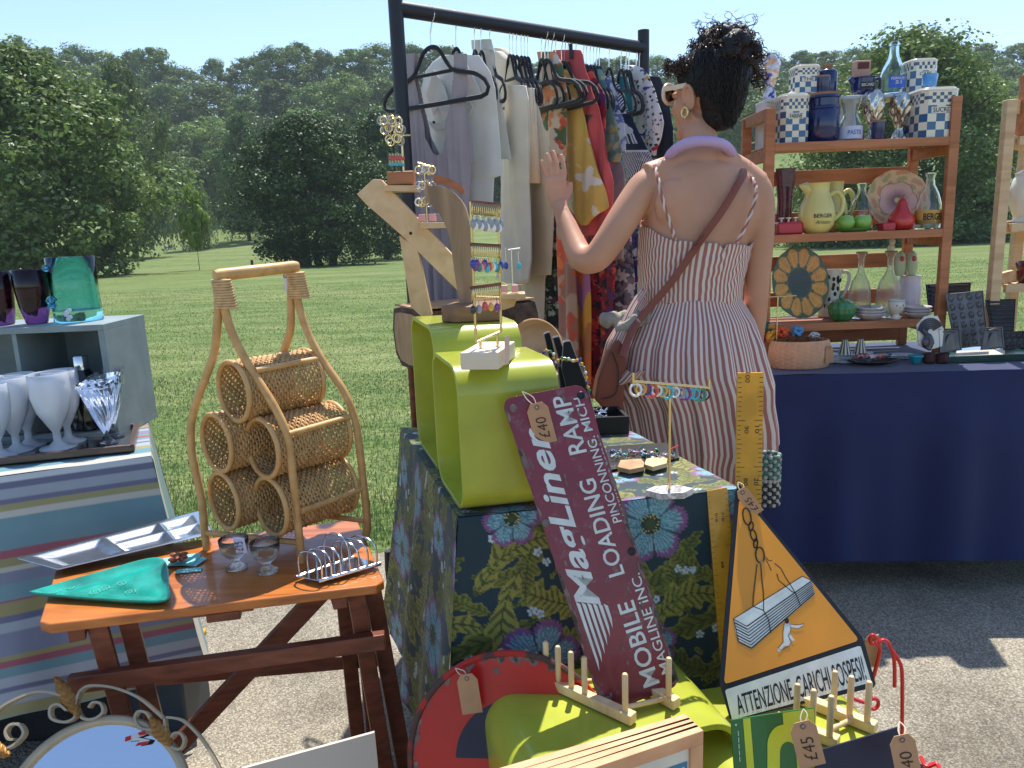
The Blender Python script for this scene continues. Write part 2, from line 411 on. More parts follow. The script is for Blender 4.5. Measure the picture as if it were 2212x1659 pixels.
def leafmat(name, tr=.35, mul=(1, 1, 1), gloss=.0):
    mt = bpy.data.materials.new(name); mt.use_nodes = True; nt = mt.node_tree; nt.nodes.clear()
    a = nd(nt, 'ShaderNodeVertexColor', layer_name='Col'); oi = nd(nt, 'ShaderNodeObjectInfo')
    mr = nd(nt, 'ShaderNodeMapRange'); mr.inputs[3].default_value = .75; mr.inputs[4].default_value = 1.25; nt.links.new(oi.outputs['Random'], mr.inputs[0])
    mx = nd(nt, 'ShaderNodeMix', data_type='RGBA', blend_type='MULTIPLY'); mx.inputs[0].default_value = 1; mx.inputs[7].default_value = (*mul, 1)
    nt.links.new(a.outputs[0], mx.inputs[6])
    vm = nd(nt, 'ShaderNodeVectorMath', operation='SCALE'); nt.links.new(mx.outputs[2], vm.inputs[0]); nt.links.new(mr.outputs[0], vm.inputs[3])
    d = nd(nt, 'ShaderNodeBsdfDiffuse'); t = nd(nt, 'ShaderNodeBsdfTranslucent'); m1 = nd(nt, 'ShaderNodeMixShader'); m1.inputs[0].default_value = tr
    g = nd(nt, 'ShaderNodeBsdfGlossy'); g.inputs['Roughness'].default_value = .45; g.inputs['Color'].default_value = (.6, .65, .6, 1); m2 = nd(nt, 'ShaderNodeMixShader'); m2.inputs[0].default_value = .05+gloss
    nt.links.new(vm.outputs[0], d.inputs[0]); nt.links.new(vm.outputs[0], t.inputs[0]); nt.links.new(d.outputs[0], m1.inputs[1]); nt.links.new(t.outputs[0], m1.inputs[2])
    nt.links.new(m1.outputs[0], m2.inputs[1]); nt.links.new(g.outputs[0], m2.inputs[2]); o = nd(nt, 'ShaderNodeOutputMaterial'); nt.links.new(m2.outputs[0], o.inputs[0])
    return mt
blade_obj()

# ------------------------------------------------------------------ trees: unit trees (height 1, width 1) scaled per copy
MBARK = M('bark', (70, 58, 48), .9, var=(20, .3), bmp=(30, .6, .02))
def crown_mesh(name, seed, nclump, leaves, lsize, kind='round', base=.12, cols=((.055, .10, .028), (.20, .28, .075)), droop=0):
    r = np.random.default_rng(seed); cs = []; rad = []
    tries = 0
    while len(cs) < nclump and tries < nclump*40:
        tries += 1
        h = r.random(); zc = base+(1-base)*h
        if kind == 'round': w_ = math.sin(math.pi*min(1, max(.04, (h*.86+.14))))**.55
        elif kind == 'cone': w_ = (1-h)**.7*.95+.06
        elif kind == 'wide': w_ = (1-h**2.2)**.5*.9+.08
        else: w_ = .35+.65*math.sin(math.pi*h)
        a = r.random()*6.283; q = r.random()**.35
        lump = .82+.22*math.sin(3*a+seed)*math.sin(5*h*3+seed)
        rr = .5*w_*q*lump; cs.append((rr*math.cos(a), rr*math.sin(a), zc-.06)); rad.append(.045+.10*r.random()**2)
    cs = np.array(cs); rad = np.array(rad); per = leaves//len(cs); N = per*len(cs)
    d = r.normal(size=(N, 3)); d /= np.linalg.norm(d, axis=1)[:, None]
    rr = np.repeat(rad, per); q = (.55+.5*r.random(N)**.6)
    d2 = d.copy(); d2[:, 2] *= .72
    P = np.repeat(cs, per, 0)+d2*(rr*q)[:, None]
    if droop: P[:, 2] -= droop*r.random(N)*np.hypot(P[:, 0], P[:, 1])
    n = d+r.normal(size=(N, 3))*.55; n[:, 2] += .35; n /= np.linalg.norm(n, axis=1)[:, None]
    t = np.cross(n, r.normal(size=(N, 3))); t /= np.linalg.norm(t, axis=1)[:, None]; b = np.cross(n, t)
    s = lsize*(.6+.8*r.random(N))[:, None]
    Q = np.stack([P-t*s, P-b*s*.6+n*s*.15, P+t*s, P+b*s*.6+n*s*.15], 1).astype(np.float32)
    clr = np.repeat(r.random(len(cs)), per)*.5+.5*r.random(N)
    cc = np.ones((N, 4, 4), np.float32); c0 = np.array(cols[0]); c1 = np.array(cols[1]); cc[..., :3] = (c0+(c1-c0)*clr[:, None])[:, None, :]
    me = bpy.data.meshes.new(name); me.vertices.add(N*4); me.vertices.foreach_set('co', Q.ravel())
    me.loops.add(N*4); me.loops.foreach_set('vertex_index', np.arange(N*4, dtype=np.int32)); me.polygons.add(N); me.polygons.foreach_set('loop_start', np.arange(0, N*4, 4, dtype=np.int32)); me.update(calc_edges=True)
    at = me.color_attributes.new('Col', 'FLOAT_COLOR', 'POINT'); at.data.foreach_set('color', cc.ravel())
    return me
def trunk_mesh(seed, top=.75, r0=.022, multi=1):
    r = random.Random(seed); mb = MB()
    for k in range(multi):
        ox = (k-(multi-1)/2)*.10; pts = [(ox+.02*r.uniform(-1, 1)*i, .02*r.uniform(-1, 1)*i, top*i/5-.02) for i in range(6)]
        mb.tube(pts, [r0*(1.25-.2*i) if i < 5 else r0*.25 for i in range(6)], 7)
        for i in range(5):
            a = r.uniform(0, 6.28); z = top*(.35+.12*i); L = .3
            mb.tube([(ox, 0, z), (ox+L*.5*math.cos(a), L*.5*math.sin(a), z+.08), (ox+L*math.cos(a), L*math.sin(a), z+.2)], [r0*.5, r0*.35, r0*.12], 5)
    return mb
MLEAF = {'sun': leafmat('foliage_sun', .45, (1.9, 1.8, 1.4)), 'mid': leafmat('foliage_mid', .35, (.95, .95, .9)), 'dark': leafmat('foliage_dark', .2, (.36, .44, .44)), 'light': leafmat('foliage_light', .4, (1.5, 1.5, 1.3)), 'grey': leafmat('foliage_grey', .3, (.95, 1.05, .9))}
PROTO = {}
def proto(key, **kw):
    trunk = trunk_mesh(kw.pop('tseed', 1), kw.pop('ttop', .75), kw.pop('tr', .022), kw.pop('multi', 1))
    cm = crown_mesh('crown', **kw); PROTO[key] = [trunk, cm, None]
proto('r1', seed=1, nclump=150, leaves=17000, lsize=.013)
proto('r2', seed=2, nclump=130, leaves=17000, lsize=.014, kind='wide')
proto('r3', seed=3, nclump=170, leaves=17000, lsize=.012)
proto('c1', seed=4, nclump=120, leaves=14000, lsize=.013, kind='cone')
proto('hero1', seed=5, nclump=420, leaves=60000, lsize=.0100, kind='round', base=.08)
proto('hero2', seed=6, nclump=380, leaves=60000, lsize=.0085, kind='round', base=.10, multi=3, tr=.02)
proto('hero3', seed=8, nclump=400, leaves=60000, lsize=.0085, kind='wide', base=.06)
proto('will', seed=9, nclump=90, leaves=9000, lsize=.02, droop=.9)
proto('young', seed=10, nclump=70, leaves=5200, lsize=.042, kind='slim', base=.34, tr=.009)
proto('bush', seed=12, nclump=150, leaves=26000, lsize=.012, kind='wide', base=.02)
def tree(key, x, ytop, wpx, d, mat, name, label, group=None, rot=None, zoff=0, depth=1.0):
    p = atd(x, ytop, d); gz = float(ground_z(p.x, d)) - .05; H = p.z-gz; Wd = wpx/FPX*d*1.02
    if name == 'woodland_tree': H = max(H, 13)
    pr = PROTO[key]
    o = bpy.data.objects.new(name, None); C.objects.link(o); WM[o.name] = Matrix.Identity(4)
    tag(o, label, 'shrub' if 'bush' in name else 'tree', group)
    if pr[2] is None:
        t = pr[0].build('trunk', MBARK, None); pr[2] = t.data; t.parent = o
    else:
        t = bpy.data.objects.new('trunk', pr[2]); C.objects.link(t); t.parent = o
    c = bpy.data.objects.new('crown', pr[1]); C.objects.link(c); c.parent = o
    if not pr[1].materials: pr[1].materials.append(MLEAF['mid'])
    c.material_slots[0].link = 'OBJECT'; c.material_slots[0].material = MLEAF[mat]
    o.location = (p.x, d, gz); o.rotation_euler = (0, 0, random.uniform(0, 6.28) if rot is None else rot); o.scale = (Wd, Wd*depth, H)
    return o
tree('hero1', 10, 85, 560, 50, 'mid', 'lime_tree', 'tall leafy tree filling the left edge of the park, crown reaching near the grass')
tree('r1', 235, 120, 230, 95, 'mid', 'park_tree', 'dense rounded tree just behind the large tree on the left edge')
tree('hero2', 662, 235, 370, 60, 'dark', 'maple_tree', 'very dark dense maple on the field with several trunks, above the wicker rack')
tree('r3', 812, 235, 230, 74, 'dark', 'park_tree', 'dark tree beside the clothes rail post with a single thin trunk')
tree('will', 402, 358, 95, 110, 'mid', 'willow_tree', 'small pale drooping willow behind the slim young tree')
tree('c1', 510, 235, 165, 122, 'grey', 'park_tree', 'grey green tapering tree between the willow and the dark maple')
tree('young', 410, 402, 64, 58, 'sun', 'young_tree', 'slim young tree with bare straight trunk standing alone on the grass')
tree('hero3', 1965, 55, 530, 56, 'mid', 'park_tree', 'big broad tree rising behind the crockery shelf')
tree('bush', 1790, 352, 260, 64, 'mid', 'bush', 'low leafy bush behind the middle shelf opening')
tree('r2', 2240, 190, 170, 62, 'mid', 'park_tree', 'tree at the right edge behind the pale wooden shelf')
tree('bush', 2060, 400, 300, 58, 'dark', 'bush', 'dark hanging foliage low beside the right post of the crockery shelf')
SKYL = [(-400, 90), (0, 85), (60, 92), (130, 105), (170, 97), (250, 122), (285, 100), (350, 122), (385, 148), (450, 128), (480, 118), (520, 138), (560, 112), (640, 106), (700, 112), (745, 96), (830, 110),
        (870, 105), (1000, 120), (1150, 150), (1300, 150), (1430, 142), (1480, 150), (1640, 172), (1700, 168), (1790, 190), (1900, 205), (2212, 230), (2700, 230)]
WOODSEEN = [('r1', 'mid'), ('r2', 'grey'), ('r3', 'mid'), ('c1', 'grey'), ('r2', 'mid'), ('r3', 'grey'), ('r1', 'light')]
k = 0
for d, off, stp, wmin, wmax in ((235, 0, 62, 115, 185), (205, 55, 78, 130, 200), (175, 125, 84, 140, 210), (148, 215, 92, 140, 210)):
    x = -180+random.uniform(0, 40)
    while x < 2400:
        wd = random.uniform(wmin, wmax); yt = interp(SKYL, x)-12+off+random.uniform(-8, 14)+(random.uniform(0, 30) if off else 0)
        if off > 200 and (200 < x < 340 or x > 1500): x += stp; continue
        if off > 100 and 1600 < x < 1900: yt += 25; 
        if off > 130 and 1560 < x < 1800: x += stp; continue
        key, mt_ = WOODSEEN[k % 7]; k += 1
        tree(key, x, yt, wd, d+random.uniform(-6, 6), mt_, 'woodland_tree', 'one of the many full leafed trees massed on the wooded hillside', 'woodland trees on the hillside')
        x += stp*random.uniform(.75, 1.25)
# ================================================================== numeric helpers
def proj(p):
    v = Vector(p)-CO; z = v.dot(_F); return 1106+FPX*v.dot(_XC)/z, 829.5-FPX*v.dot(_YC)/z
def solve(f, lo, hi, n=50):
    fl = f(lo)
    for _ in range(n):
        mid = (lo+hi)/2; fm = f(mid)
        if (fm > 0) == (fl > 0): lo, fl = mid, fm
        else: hi = mid
    return (lo+hi)/2
def npgrid(name, P, col, mat, parent, smooth=True, solid=0, angle=0):
    ny, nx = P.shape[:2]; me = bpy.data.meshes.new(name)
    off = WM[parent.name].to_translation() if parent is not None else Vector((0, 0, 0))
    Q = (P.reshape(-1, 3)-np.array(off)).astype(np.float32)
    me.vertices.add(ny*nx); me.vertices.foreach_set('co', Q.ravel())
    a = (np.arange(ny-1)[:, None]*nx+np.arange(nx-1)[None, :]).ravel()
    idx = np.stack([a, a+1, a+nx+1, a+nx], 1).astype(np.int32); n = len(a)
    me.loops.add(n*4); me.loops.foreach_set('vertex_index', idx.ravel()); me.polygons.add(n); me.polygons.foreach_set('loop_start', np.arange(0, n*4, 4, dtype=np.int32)); me.update(calc_edges=True)
    if col is not None:
        cc = np.ones((ny*nx, 4), np.float32); cc[:, :3] = col.reshape(-1, 3)
        at = me.color_attributes.new('Col', 'FLOAT_COLOR', 'POINT'); at.data.foreach_set('color', cc.ravel())
    if smooth: me.shade_smooth()
    me.materials.append(mat); o = bpy.data.objects.new(name, me); C.objects.link(o)
    if parent is not None: o.parent = parent
    WM[o.name] = Matrix.Translation(off)
    if solid: md = o.modifiers.new('solid', 'SOLIDIFY'); md.thickness = solid; md.offset = -1
    return o
# ------------------------------------------------------------------ painted print tiles (colour of the cloth itself)
class Tile:
    def __init__(t, size, px, bg):
        t.s = size; t.n = px; t.a = np.ones((px, px, 3))*np.array(lin(bg)); g = (np.arange(px)+.5)/px*size; t.X, t.Y = np.meshgrid(g, g)
    def local(t, cx, cy, rot=0, sc=1):
        dx = (t.X-cx+t.s*1.5) % t.s-t.s/2; dy = (t.Y-cy+t.s*1.5) % t.s-t.s/2; c, s = math.cos(rot), math.sin(rot)
        return (dx*c+dy*s)/sc, (-dx*s+dy*c)/sc
    def put(t, m, col): t.a[m] = lin(col) if max(col) > 1 else col
    def blend(t, m, col, k): t.a[m] = t.a[m]*(1-k)+np.array(lin(col))*k
    def flower(t, cx, cy, R, rot, n=6, c1=(98, 148, 160), c2=(124, 74, 122), c3=(160, 186, 196)):
        x, y = t.local(cx, cy, rot); r = np.hypot(x, y)/R; th = np.arctan2(y, x)
        ph = np.abs(np.sin(n*th/2)); edge = .72+.28*ph**.6+.035*np.sin(th*61)
        m = r < edge; t.put(m, c1)
        st = (np.sin(th*70+3*np.sin(r*9)) > .55) & m; t.blend(st, (40, 90, 110), .6)
        t.blend(m & (np.sin(th*46+1) > .7) & (r > .35), c3, .7)
        t.put(m & (r > edge-.13-.10*np.maximum(0, np.sin(th*38))), c2)
        t.blend(m & (ph < .16) & (r > .3), (30, 55, 75), .8)
        k = r < .27; t.put(k, (28, 44, 50)); t.put((r > .17) & (r < .27) & (np.sin(th*18) > .2) & (np.sin(r*150) > 0), (190, 175, 90)); t.put(r < .14, (50, 70, 40))
    def small(t, cx, cy, R, rot):
        x, y = t.local(cx, cy, rot); r = np.hypot(x, y)/R; th = np.arctan2(y, x); m = r < .55+.45*np.abs(np.sin(2.5*th))**.7
        t.put(m, (175, 195, 205)); t.blend(m & (np.abs(np.sin(2.5*th)) < .3), (90, 110, 140), .7); t.put(r < .28, (150, 50, 70)); t.put(r < .12, (210, 190, 90))
    def leaf(t, cx, cy, L, W, rot, bend=.6, c1=(104, 106, 38), c2=(44, 56, 26), lobes=7):
        x, y = t.local(cx, cy, rot); u = x/L; y = y-bend*L*(u*u-.25); wv = np.where((u > -.5) & (u < .5), np.cos(np.clip(u, -.5, .5)*math.pi)**.6, 0)
        e = W*wv*(1+.30*np.sin((u*lobes*2*math.pi)-np.abs(y)/W*2.2)); m = np.abs(y) < e; t.put(m, c1)
        t.blend(m & (np.sin(u*lobes*6*math.pi-np.abs(y)/W*7) > .35), c2, .8); t.blend(m & (np.abs(y) > e*.82), (150, 145, 60), .5); t.put(m & (np.abs(y) < W*.05), c2)
        return m
    def stem(t, pts, w, col):
        for (a, b), (c, d) in zip(pts[:-1], pts[1:]):
            L = math.hypot(c-a, d-b); x, y = t.local((a+c)/2, (b+d)/2, math.atan2(d-b, c-a)); t.put((np.abs(x) < L/2+w*.4) & (np.abs(y) < w), col)
    def blob(t, cx, cy, rx, ry, rot, col, wob=.2, k=3):
        x, y = t.local(cx, cy, rot); th = np.arctan2(y/ry, x/rx); t.put(np.hypot(x/rx, y/ry) < 1+wob*np.sin(k*th+cx*50), col)
    def sample(t, X, Y):
        i = ((Y/t.s) % 1*t.n).astype(int) % t.n; j = ((X/t.s) % 1*t.n).astype(int) % t.n; return t.a[i, j]
FL = Tile(.46, 760, (14, 46, 58)); _r = random.Random(3)
for k in range(27): FL.leaf(_r.uniform(0, .46), _r.uniform(0, .46), _r.uniform(.14, .27), _r.uniform(.017, .03), _r.uniform(0, 6.28), _r.uniform(-1.2, 1.2), c1=_r.choice([(104, 106, 38), (88, 94, 34), (132, 128, 56)]), lobes=_r.choice([4, 6, 7]))
for k in range(5):
    cx, cy, a0 = _r.uniform(0, .46), _r.uniform(0, .46), _r.uniform(0, 6.28)
    FL.stem([(cx+.05*(1-i/26)*math.cos(a0+i*.3), cy+.05*(1-i/26)*math.sin(a0+i*.3)) for i in range(22)], .0014, (104, 110, 40))
for k in range(34):
    cx, cy, a = _r.uniform(0, .46), _r.uniform(0, .46), _r.uniform(0, 6.28)
    FL.leaf(cx, cy, .024, .0055, a, .3, c1=(104, 116, 44), lobes=1)
for k in range(26): FL.small(_r.uniform(0, .46), _r.uniform(0, .46), _r.uniform(.007, .010), _r.uniform(0, 6))
for cx, cy, R in ((.16, .36, .082), (.39, .12, .076), (.12, .08, .055), (.38, .36, .05)): FL.flower(cx, cy, R, _r.uniform(0, 1))
MFLORAL = VC('floral_cotton', .62, (700, .25), (9, .12), sheen=.1)

# ------------------------------------------------------------------ centre table with floral cloth
TZ = .745
cFL, cFR, cBR, cBL = atz(990, 1119, TZ), atz(1600, 1057, TZ), atz(1364, 932, TZ), atz(866, 924, TZ)
AX = (cFR-cFL).normalized(); BX = Vector((-AX.y, AX.x, 0)); BL = (cBL-cFL).normalized()
# the stand cast as rectangle-like quad
tblN = thing('trestle_table', 'market table hidden under green floral cloth holding lime boxes and jewellery', 'table', ((cFL+cBR)/2*1).to_tuple()[:2]+(0,))
mb = MB(); qt = [lerp(p, (cFL+cFR+cBR+cBL)/4, .06) for p in (cFL, cFR, cBR, cBL)]
mb.prism([Vector((p.x, p.y, TZ-.035)) for p in qt], (0, 0, .028)); mb.build('tabletop', M('table_board', (150, 120, 85), .6), tblN)
for p in qt:
    q = lerp(p, (cFL+cFR+cBR+cBL)/4, .12); mb = MB(); mb.tube([(q.x, q.y, 0.006), (q.x, q.y, TZ-.036)], .014, 8); mb.build('leg', M('steel_leg', (60, 60, 62), .4, .8), tblN)
def draped(name, corners, z, drop, tile_fn, mat, parent, sides, res=.0022, flare=.06, fold=.014, seed=0, lipr=.012, topres=None, sagf=None):
    """cloth over a quad top: corners FL,FR,BR,BL ; sides: indices of skirts to make (0 front,1 right,2 back,3 left)"""
    rr = np.random.default_rng(seed); cs = [np.array((p.x, p.y, z)) for p in corners]; cen = sum(cs)/4
    w_, d_ = np.linalg.norm(cs[1]-cs[0]), np.linalg.norm(cs[3]-cs[0]); tr = topres or res
    nx, ny = int(w_/tr), int(d_/tr); s, t = np.meshgrid(np.linspace(0, 1, nx), np.linspace(0, 1, ny))
    P = cs[0]*((1-s)*(1-t))[..., None]+cs[1]*(s*(1-t))[..., None]+cs[2]*(s*t)[..., None]+cs[3]*((1-s)*t)[..., None]
    P[..., 2] += .0025*noise2(nx, ny, 9, seed)
    Ps = [('top', P, tile_fn(s*w_, -t*d_))]
    for k in sides:
        a, b = cs[k], cs[(k+1) % 4]; L = np.linalg.norm(b-a); nx = int(L/res)+2; ny = int(drop/res)+2
        s, v = np.meshgrid(np.linspace(0, 1, nx), np.linspace(0, 1, ny)); e = (b-a)/L; out = np.array((e[1], -e[0], 0))
        if np.dot(out, (a+b)/2-cen) < 0: out = -out
        ph = rr.random(6)*6.28; sl = s*L
        wave = (np.sin(sl*19+ph[0]+v*.8)*.5+np.sin(sl*33+ph[1])*.3+np.sin(sl*9+ph[2]-v)*.5)
        dv = v*drop; o = flare*v**1.3+fold*wave*np.clip(v*1.6, 0, 1)+.004*(1-np.exp(-dv/.01))
        edge = np.minimum(s, 1-s)*L; cornerf = np.exp(-edge/.07)*v
        P = a*(1-s)[..., None]+b*s[..., None]+out*o[..., None]
        P = P+e*((np.where(s < .5, -1, 1)*cornerf*flare*1.1)+.004*wave*v)[..., None]
        P = P + out*(cornerf*flare*.25)[..., None]
        P[..., 2] = z-dv*(1-.02*wave*v)+.0
        if k == 0: cc = tile_fn(sl, dv)
        elif k == 1: cc = tile_fn(w_+dv, -sl)
        elif k == 3: cc = tile_fn(-dv, -d_+sl)
        else: cc = tile_fn(w_-sl, -d_-dv)
        Ps.append(('skirt', P, cc))
    for i, (nm, P, cc) in enumerate(Ps):
        if i == 0: root = npgrid(name, P, cc, mat, parent)
        else: npgrid('skirt', P, cc, mat, root)
    return root
clo = draped('tablecloth', (cFL, cFR, cBR, cBL), TZ, .60, lambda X, Y: FL.sample(X+.02, Y+.07), MFLORAL, None, (0, 1, 2, 3), res=.0026, seed=4, flare=.065, fold=.024)
tag(clo, 'dark teal cotton cloth with olive leaves and blue flowers, draped over the middle table', 'tablecloth')

# ------------------------------------------------------------------ lime boxes
MLIME = M('lime_lacquer', (.37, .40, .04), .27, var=(9, .13), bmp=(55, .06, .003), coat=.35)
def tube_box(name, label, N, a, b, L, D, H, r, t, group='lime green rounded box shelves', mat=None):
    """N = near corner, a = axis direction, b = depth direction; profile D x H rounded"""
    o = thing(name, label, 'box shelf', tuple(N), group); mb = MB(); prof = rrect(0, 0, D, H, r, 8); pin = rrect(t, t, D-t, H-t, max(r-t, .005), 8); n = len(prof); up = Vector((0, 0, 1))
    vs = []
    for e in (0, L):
        for pr in (prof, pin):
            vs += [Vector(N)+a*e+b*p[0]+up*p[1] for p in pr]
    fs = []
    for i in range(n):
        j = (i+1) % n; fs += [(i, j, 2*n+j, 2*n+i), (n+i, 3*n+i, 3*n+j, n+j), (i, n+i, n+j, j), (2*n+i, 2*n+j, 3*n+j, 3*n+i)]
    mb.add(vs, fs); mb.build('shell', mat or MLIME, o, bevel=.0012, seg=2, angle=50); return o
def edge_t(N, d, vx, lo=.02, hi=1.5): return solve(lambda t: proj(N+d*t)[0]-vx, lo, hi)
N1 = atz(1003, 1117, TZ+.004); D1 = edge_t(N1, BL, 947); L1 = edge_t(N1, AX, 1214); H1 = solve(lambda h: proj(N1+BL*.06+Vector((0, 0, h)))[1]-784, .1, .6)
tube_box('box_shelf', 'lime green box shelf behind the maroon sign, pale earring frame on top', N1, AX, BL, L1, D1, H1, .055, .009)
N2 = atz(953, 1028, TZ+.004); D2 = edge_t(N2, BL, 903); L2 = edge_t(N2, AX, 1137); H2 = solve(lambda h: proj(N2+BL*.06+Vector((0, 0, h)))[1]-702, .1, .6)
tube_box('box_shelf', 'taller lime green box shelf under the curved wooden display neck', N2, AX, BL, L2, D2, H2, .055, .009)
print('boxes', N1, D1, L1, H1, N2, D2, L2, H2)

# ------------------------------------------------------------------ striped table on the left
sFR, sBR = atz(327, 985, TZ), atz(318, 893, TZ)
sdir = (atz(0, 1030, TZ)-sFR).normalized(); sFL = sFR+sdir*1.1; sBL = sBR+sdir*1.1
ST = [(0, (196, 200, 204)), (.012, (96, 102, 132)), (.03, (150, 160, 174)), (.055, (100, 104, 134)), (.064, (150, 146, 104)), (.083, (188, 186, 178)), (.098, (104, 142, 154)), (.175, (152, 78, 98)), (.195, (146, 138, 96)),  # leading pale band is the front edge highlight put into the cloth colour
      (.212, (184, 182, 172)), (.226, (122, 128, 152)), (.252, (108, 146, 158)), (.292, (152, 78, 98)), (.297, (150, 142, 98)), (.33, (100, 104, 134)), (.346, (158, 168, 180)), (.37, (124, 130, 154)), (.425, (152, 144, 100)),
      (.438, (152, 78, 98)), (.454, (104, 142, 154)), (.478, (160, 168, 178)), (.50, (100, 104, 134)), (.514, (158, 168, 180)), (.545, (150, 144, 102)), (.575, (104, 142, 154)), (.62, (184, 182, 172))]
_se = np.array([a for a, b in ST]); _sc = np.array([lin(b) for a, b in ST])
def stripes(X, Y):
    y = (Y) % .66; return _sc[np.clip(np.searchsorted(_se, y, 'right')-1, 0, len(ST)-1)]
MSTRIPE = VC('striped_oilcloth', .42, (500, .15), (7, .06), coat=.15)
t2 = thing('trestle_table', 'market table under a striped cloth at the left, holding glassware', 'table', ((sFL+sFR+sBR+sBL)/4).to_tuple()[:2]+(0,))
mb = MB(); cen = (sFL+sFR+sBR+sBL)/4; mb.prism([lerp(p, cen, .04)-Vector((0, 0, .035)) for p in (sFL, sFR, sBR, sBL)], (0, 0, .028)); mb.build('tabletop', bpy.data.materials['table_board'], t2)
for p in (sFL, sFR, sBR, sBL):
    q = lerp(p, cen, .15); mb = MB(); mb.tube([(q.x, q.y, .006), (q.x, q.y, TZ-.036)], .014, 8); mb.build('leg', bpy.data.materials['steel_leg'], t2)
c2_ = draped('tablecloth', (sFL, sFR, sBR, sBL), TZ, .575, stripes, MSTRIPE, None, (0, 1, 2), res=.004, seed=9, flare=.055, fold=.014)
tag(c2_, 'striped oilcloth in grey, teal, olive and crimson over the left table', 'tablecloth')

# ------------------------------------------------------------------ blue table on the right
bFL, bFR = atd(1648, 806, 2.5), atd(2420, 776, 2.42); BZ = .752
bFL.z = bFR.z = BZ; bdir = (bFR-bFL).normalized(); bb = Vector((-bdir.y, bdir.x, 0)); bBL = bFL+bb*.62+bdir*.04; bBR = bFR+bb*.62
t3 = thing('trestle_table', 'long market table under a navy cloth at the right', 'table', ((bFL+bFR+bBR+bBL)/4).to_tuple()[:2]+(0,))
mb = MB(); cen = (bFL+bFR+bBR+bBL)/4; mb.prism([lerp(p, cen, .04)-Vector((0, 0, .035)) for p in (bFL, bFR, bBR, bBL)], (0, 0, .028)); mb.build('tabletop', bpy.data.materials['table_board'], t3)
for p in (bFL, bFR, bBR, bBL):
    q = lerp(p, cen, .18); mb = MB(); mb.tube([(q.x, q.y, .006), (q.x, q.y, BZ-.036)], .014, 8); mb.build('leg', bpy.data.materials['steel_leg'], t3)
MNAVY = M('navy_cotton', (20, 32, 78), .8, var=(4, .15), bmp=(500, .2), sheen=.2)
c3_ = draped('tablecloth', (bFL, bFR, bBR, bBL), BZ, .64, lambda X, Y: np.zeros(X.shape+(3,)), MNAVY, None, (0, 1, 2, 3), res=.007, seed=12, flare=.05, fold=.026)
tag(c3_, 'plain navy blue cloth over the right hand table of crockery', 'tablecloth')

# ------------------------------------------------------------------ small folding wooden table
WZ = .60
wFL, wFR, wBR, wBL = atz(82, 1352, WZ), atz(833, 1262, WZ), atz(771, 1121, WZ), atz(128, 1205, WZ)
MT1 = wood('varnished_orange_wood', (150, 84, 34), (200, 120, 56), .3, (3, 26, 26), 1.6, coat=.25, bmp=.05)
MT2 = wood('dark_red_wood', (96, 50, 34), (138, 76, 54), .4, (4, 30, 30), 1.8)
MPINE = wood('pine_pale', (196, 160, 118), (222, 190, 148), .55, (3, 26, 26), 1.5)
MPINK = wood('pine_orange', (156, 96, 58), (190, 124, 82), .5, (3, 30, 30), 1.6)
o = thing('folding_table', 'small varnished wooden folding table carrying the wicker bottle rack', 'table', (*((wFL+wFR+wBR+wBL)/4).to_tuple()[:2], 0))
wx = (wFR-wFL).normalized(); wy = (wBR-wFR).normalized()
# tabletop with clipped corners
def clip(p, q, r, c=.018): return [p+(q-p).normalized()*c, p+(r-p).normalized()*c]
tp = clip(wFL, wBL, wFR)+clip(wFR, wFL, wBR)+clip(wBR, wFR, wBL)+clip(wBL, wBR, wFL)
mb = MB(); mb.prism([p-Vector((0, 0, .019)) for p in tp], (0, 0, .019)); mb.build('tabletop', MT1, o, bevel=.003)
mb = MB(); e0 = lerp(wFL, wFR, .06)+wy*.03; e1 = lerp(wFL, wFR, .97)+wy*.03
for k in (.09, .86):
    a = lerp(wFL, wFR, k)+wy*.02; bq = lerp(wBL, wBR, k)-wy*.02; mb.bar(a-Vector((0, 0, .035)), bq-Vector((0, 0, .035)), .028, .03)
    mb.build('cleat', MT2, o, bevel=.002); mb = MB()
mb.bar(lerp(wFL, wFR, .42)+wy*.03-Vector((0, 0, .026)), lerp(wFL, wFR, .6)+wy*.03-Vector((0, 0, .026)), .02, .012)
mb.bar(lerp(wFL, wFR, .46)+wy*.03-Vector((0, 0, .036)), lerp(wFL, wFR, .56)+wy*.03-Vector((0, 0, .036)), .024, .018)
mb.build('cleat', MT2, o, bevel=.002)
def leg(p0, p1, w_=.034, t_=.016, nm='leg', mat=None, up=None):
    mb = MB(); mb.bar(p0, p1, w_, t_, up or wy); mb.build(nm, mat or MT2, o, bevel=.002)
# right end legs (a crossing pair), left pair, long diagonal brace and lower rail
for k, dx in ((.915, 0), (.975, .01)):
    a = lerp(wFL, wFR, k)+wy*(.05 if k < .95 else .09); leg(a-Vector((0, 0, .03)), Vector((a.x+.03+dx, a.y+.05, .006)))
    a2 = lerp(wBL, wBR, k); leg(a2-Vector((0, 0, .03))-wy*.06, Vector((a2.x+.03, a2.y-.07, .006)))
for k in (.14, .21):
    a = lerp(wFL, wFR, k)+wy*(.05 if k < .2 else .10); leg(a-Vector((0, 0, .03)), Vector((a.x+.02, a.y+.06, .006)))
a = lerp(wFL, wFR, .86)+wy*.12-Vector((0, 0, .03)); leg(a, atd(340, 1640, a.y+.03)+Vector((-.1, 0, -.12)), .04, .018, 'brace')
ra, rb = atd(150, 1478, wFL.y+.05), atd(832, 1382, wFR.y+.03); leg(ra, rb, .022, .034, 'rail', up=(0, 0, 1))
ra, rb = atd(150, 1478, wFL.y+.30), atd(832, 1420, wFR.y+.30); leg(ra, rb, .022, .034, 'rail', up=(0, 0, 1))

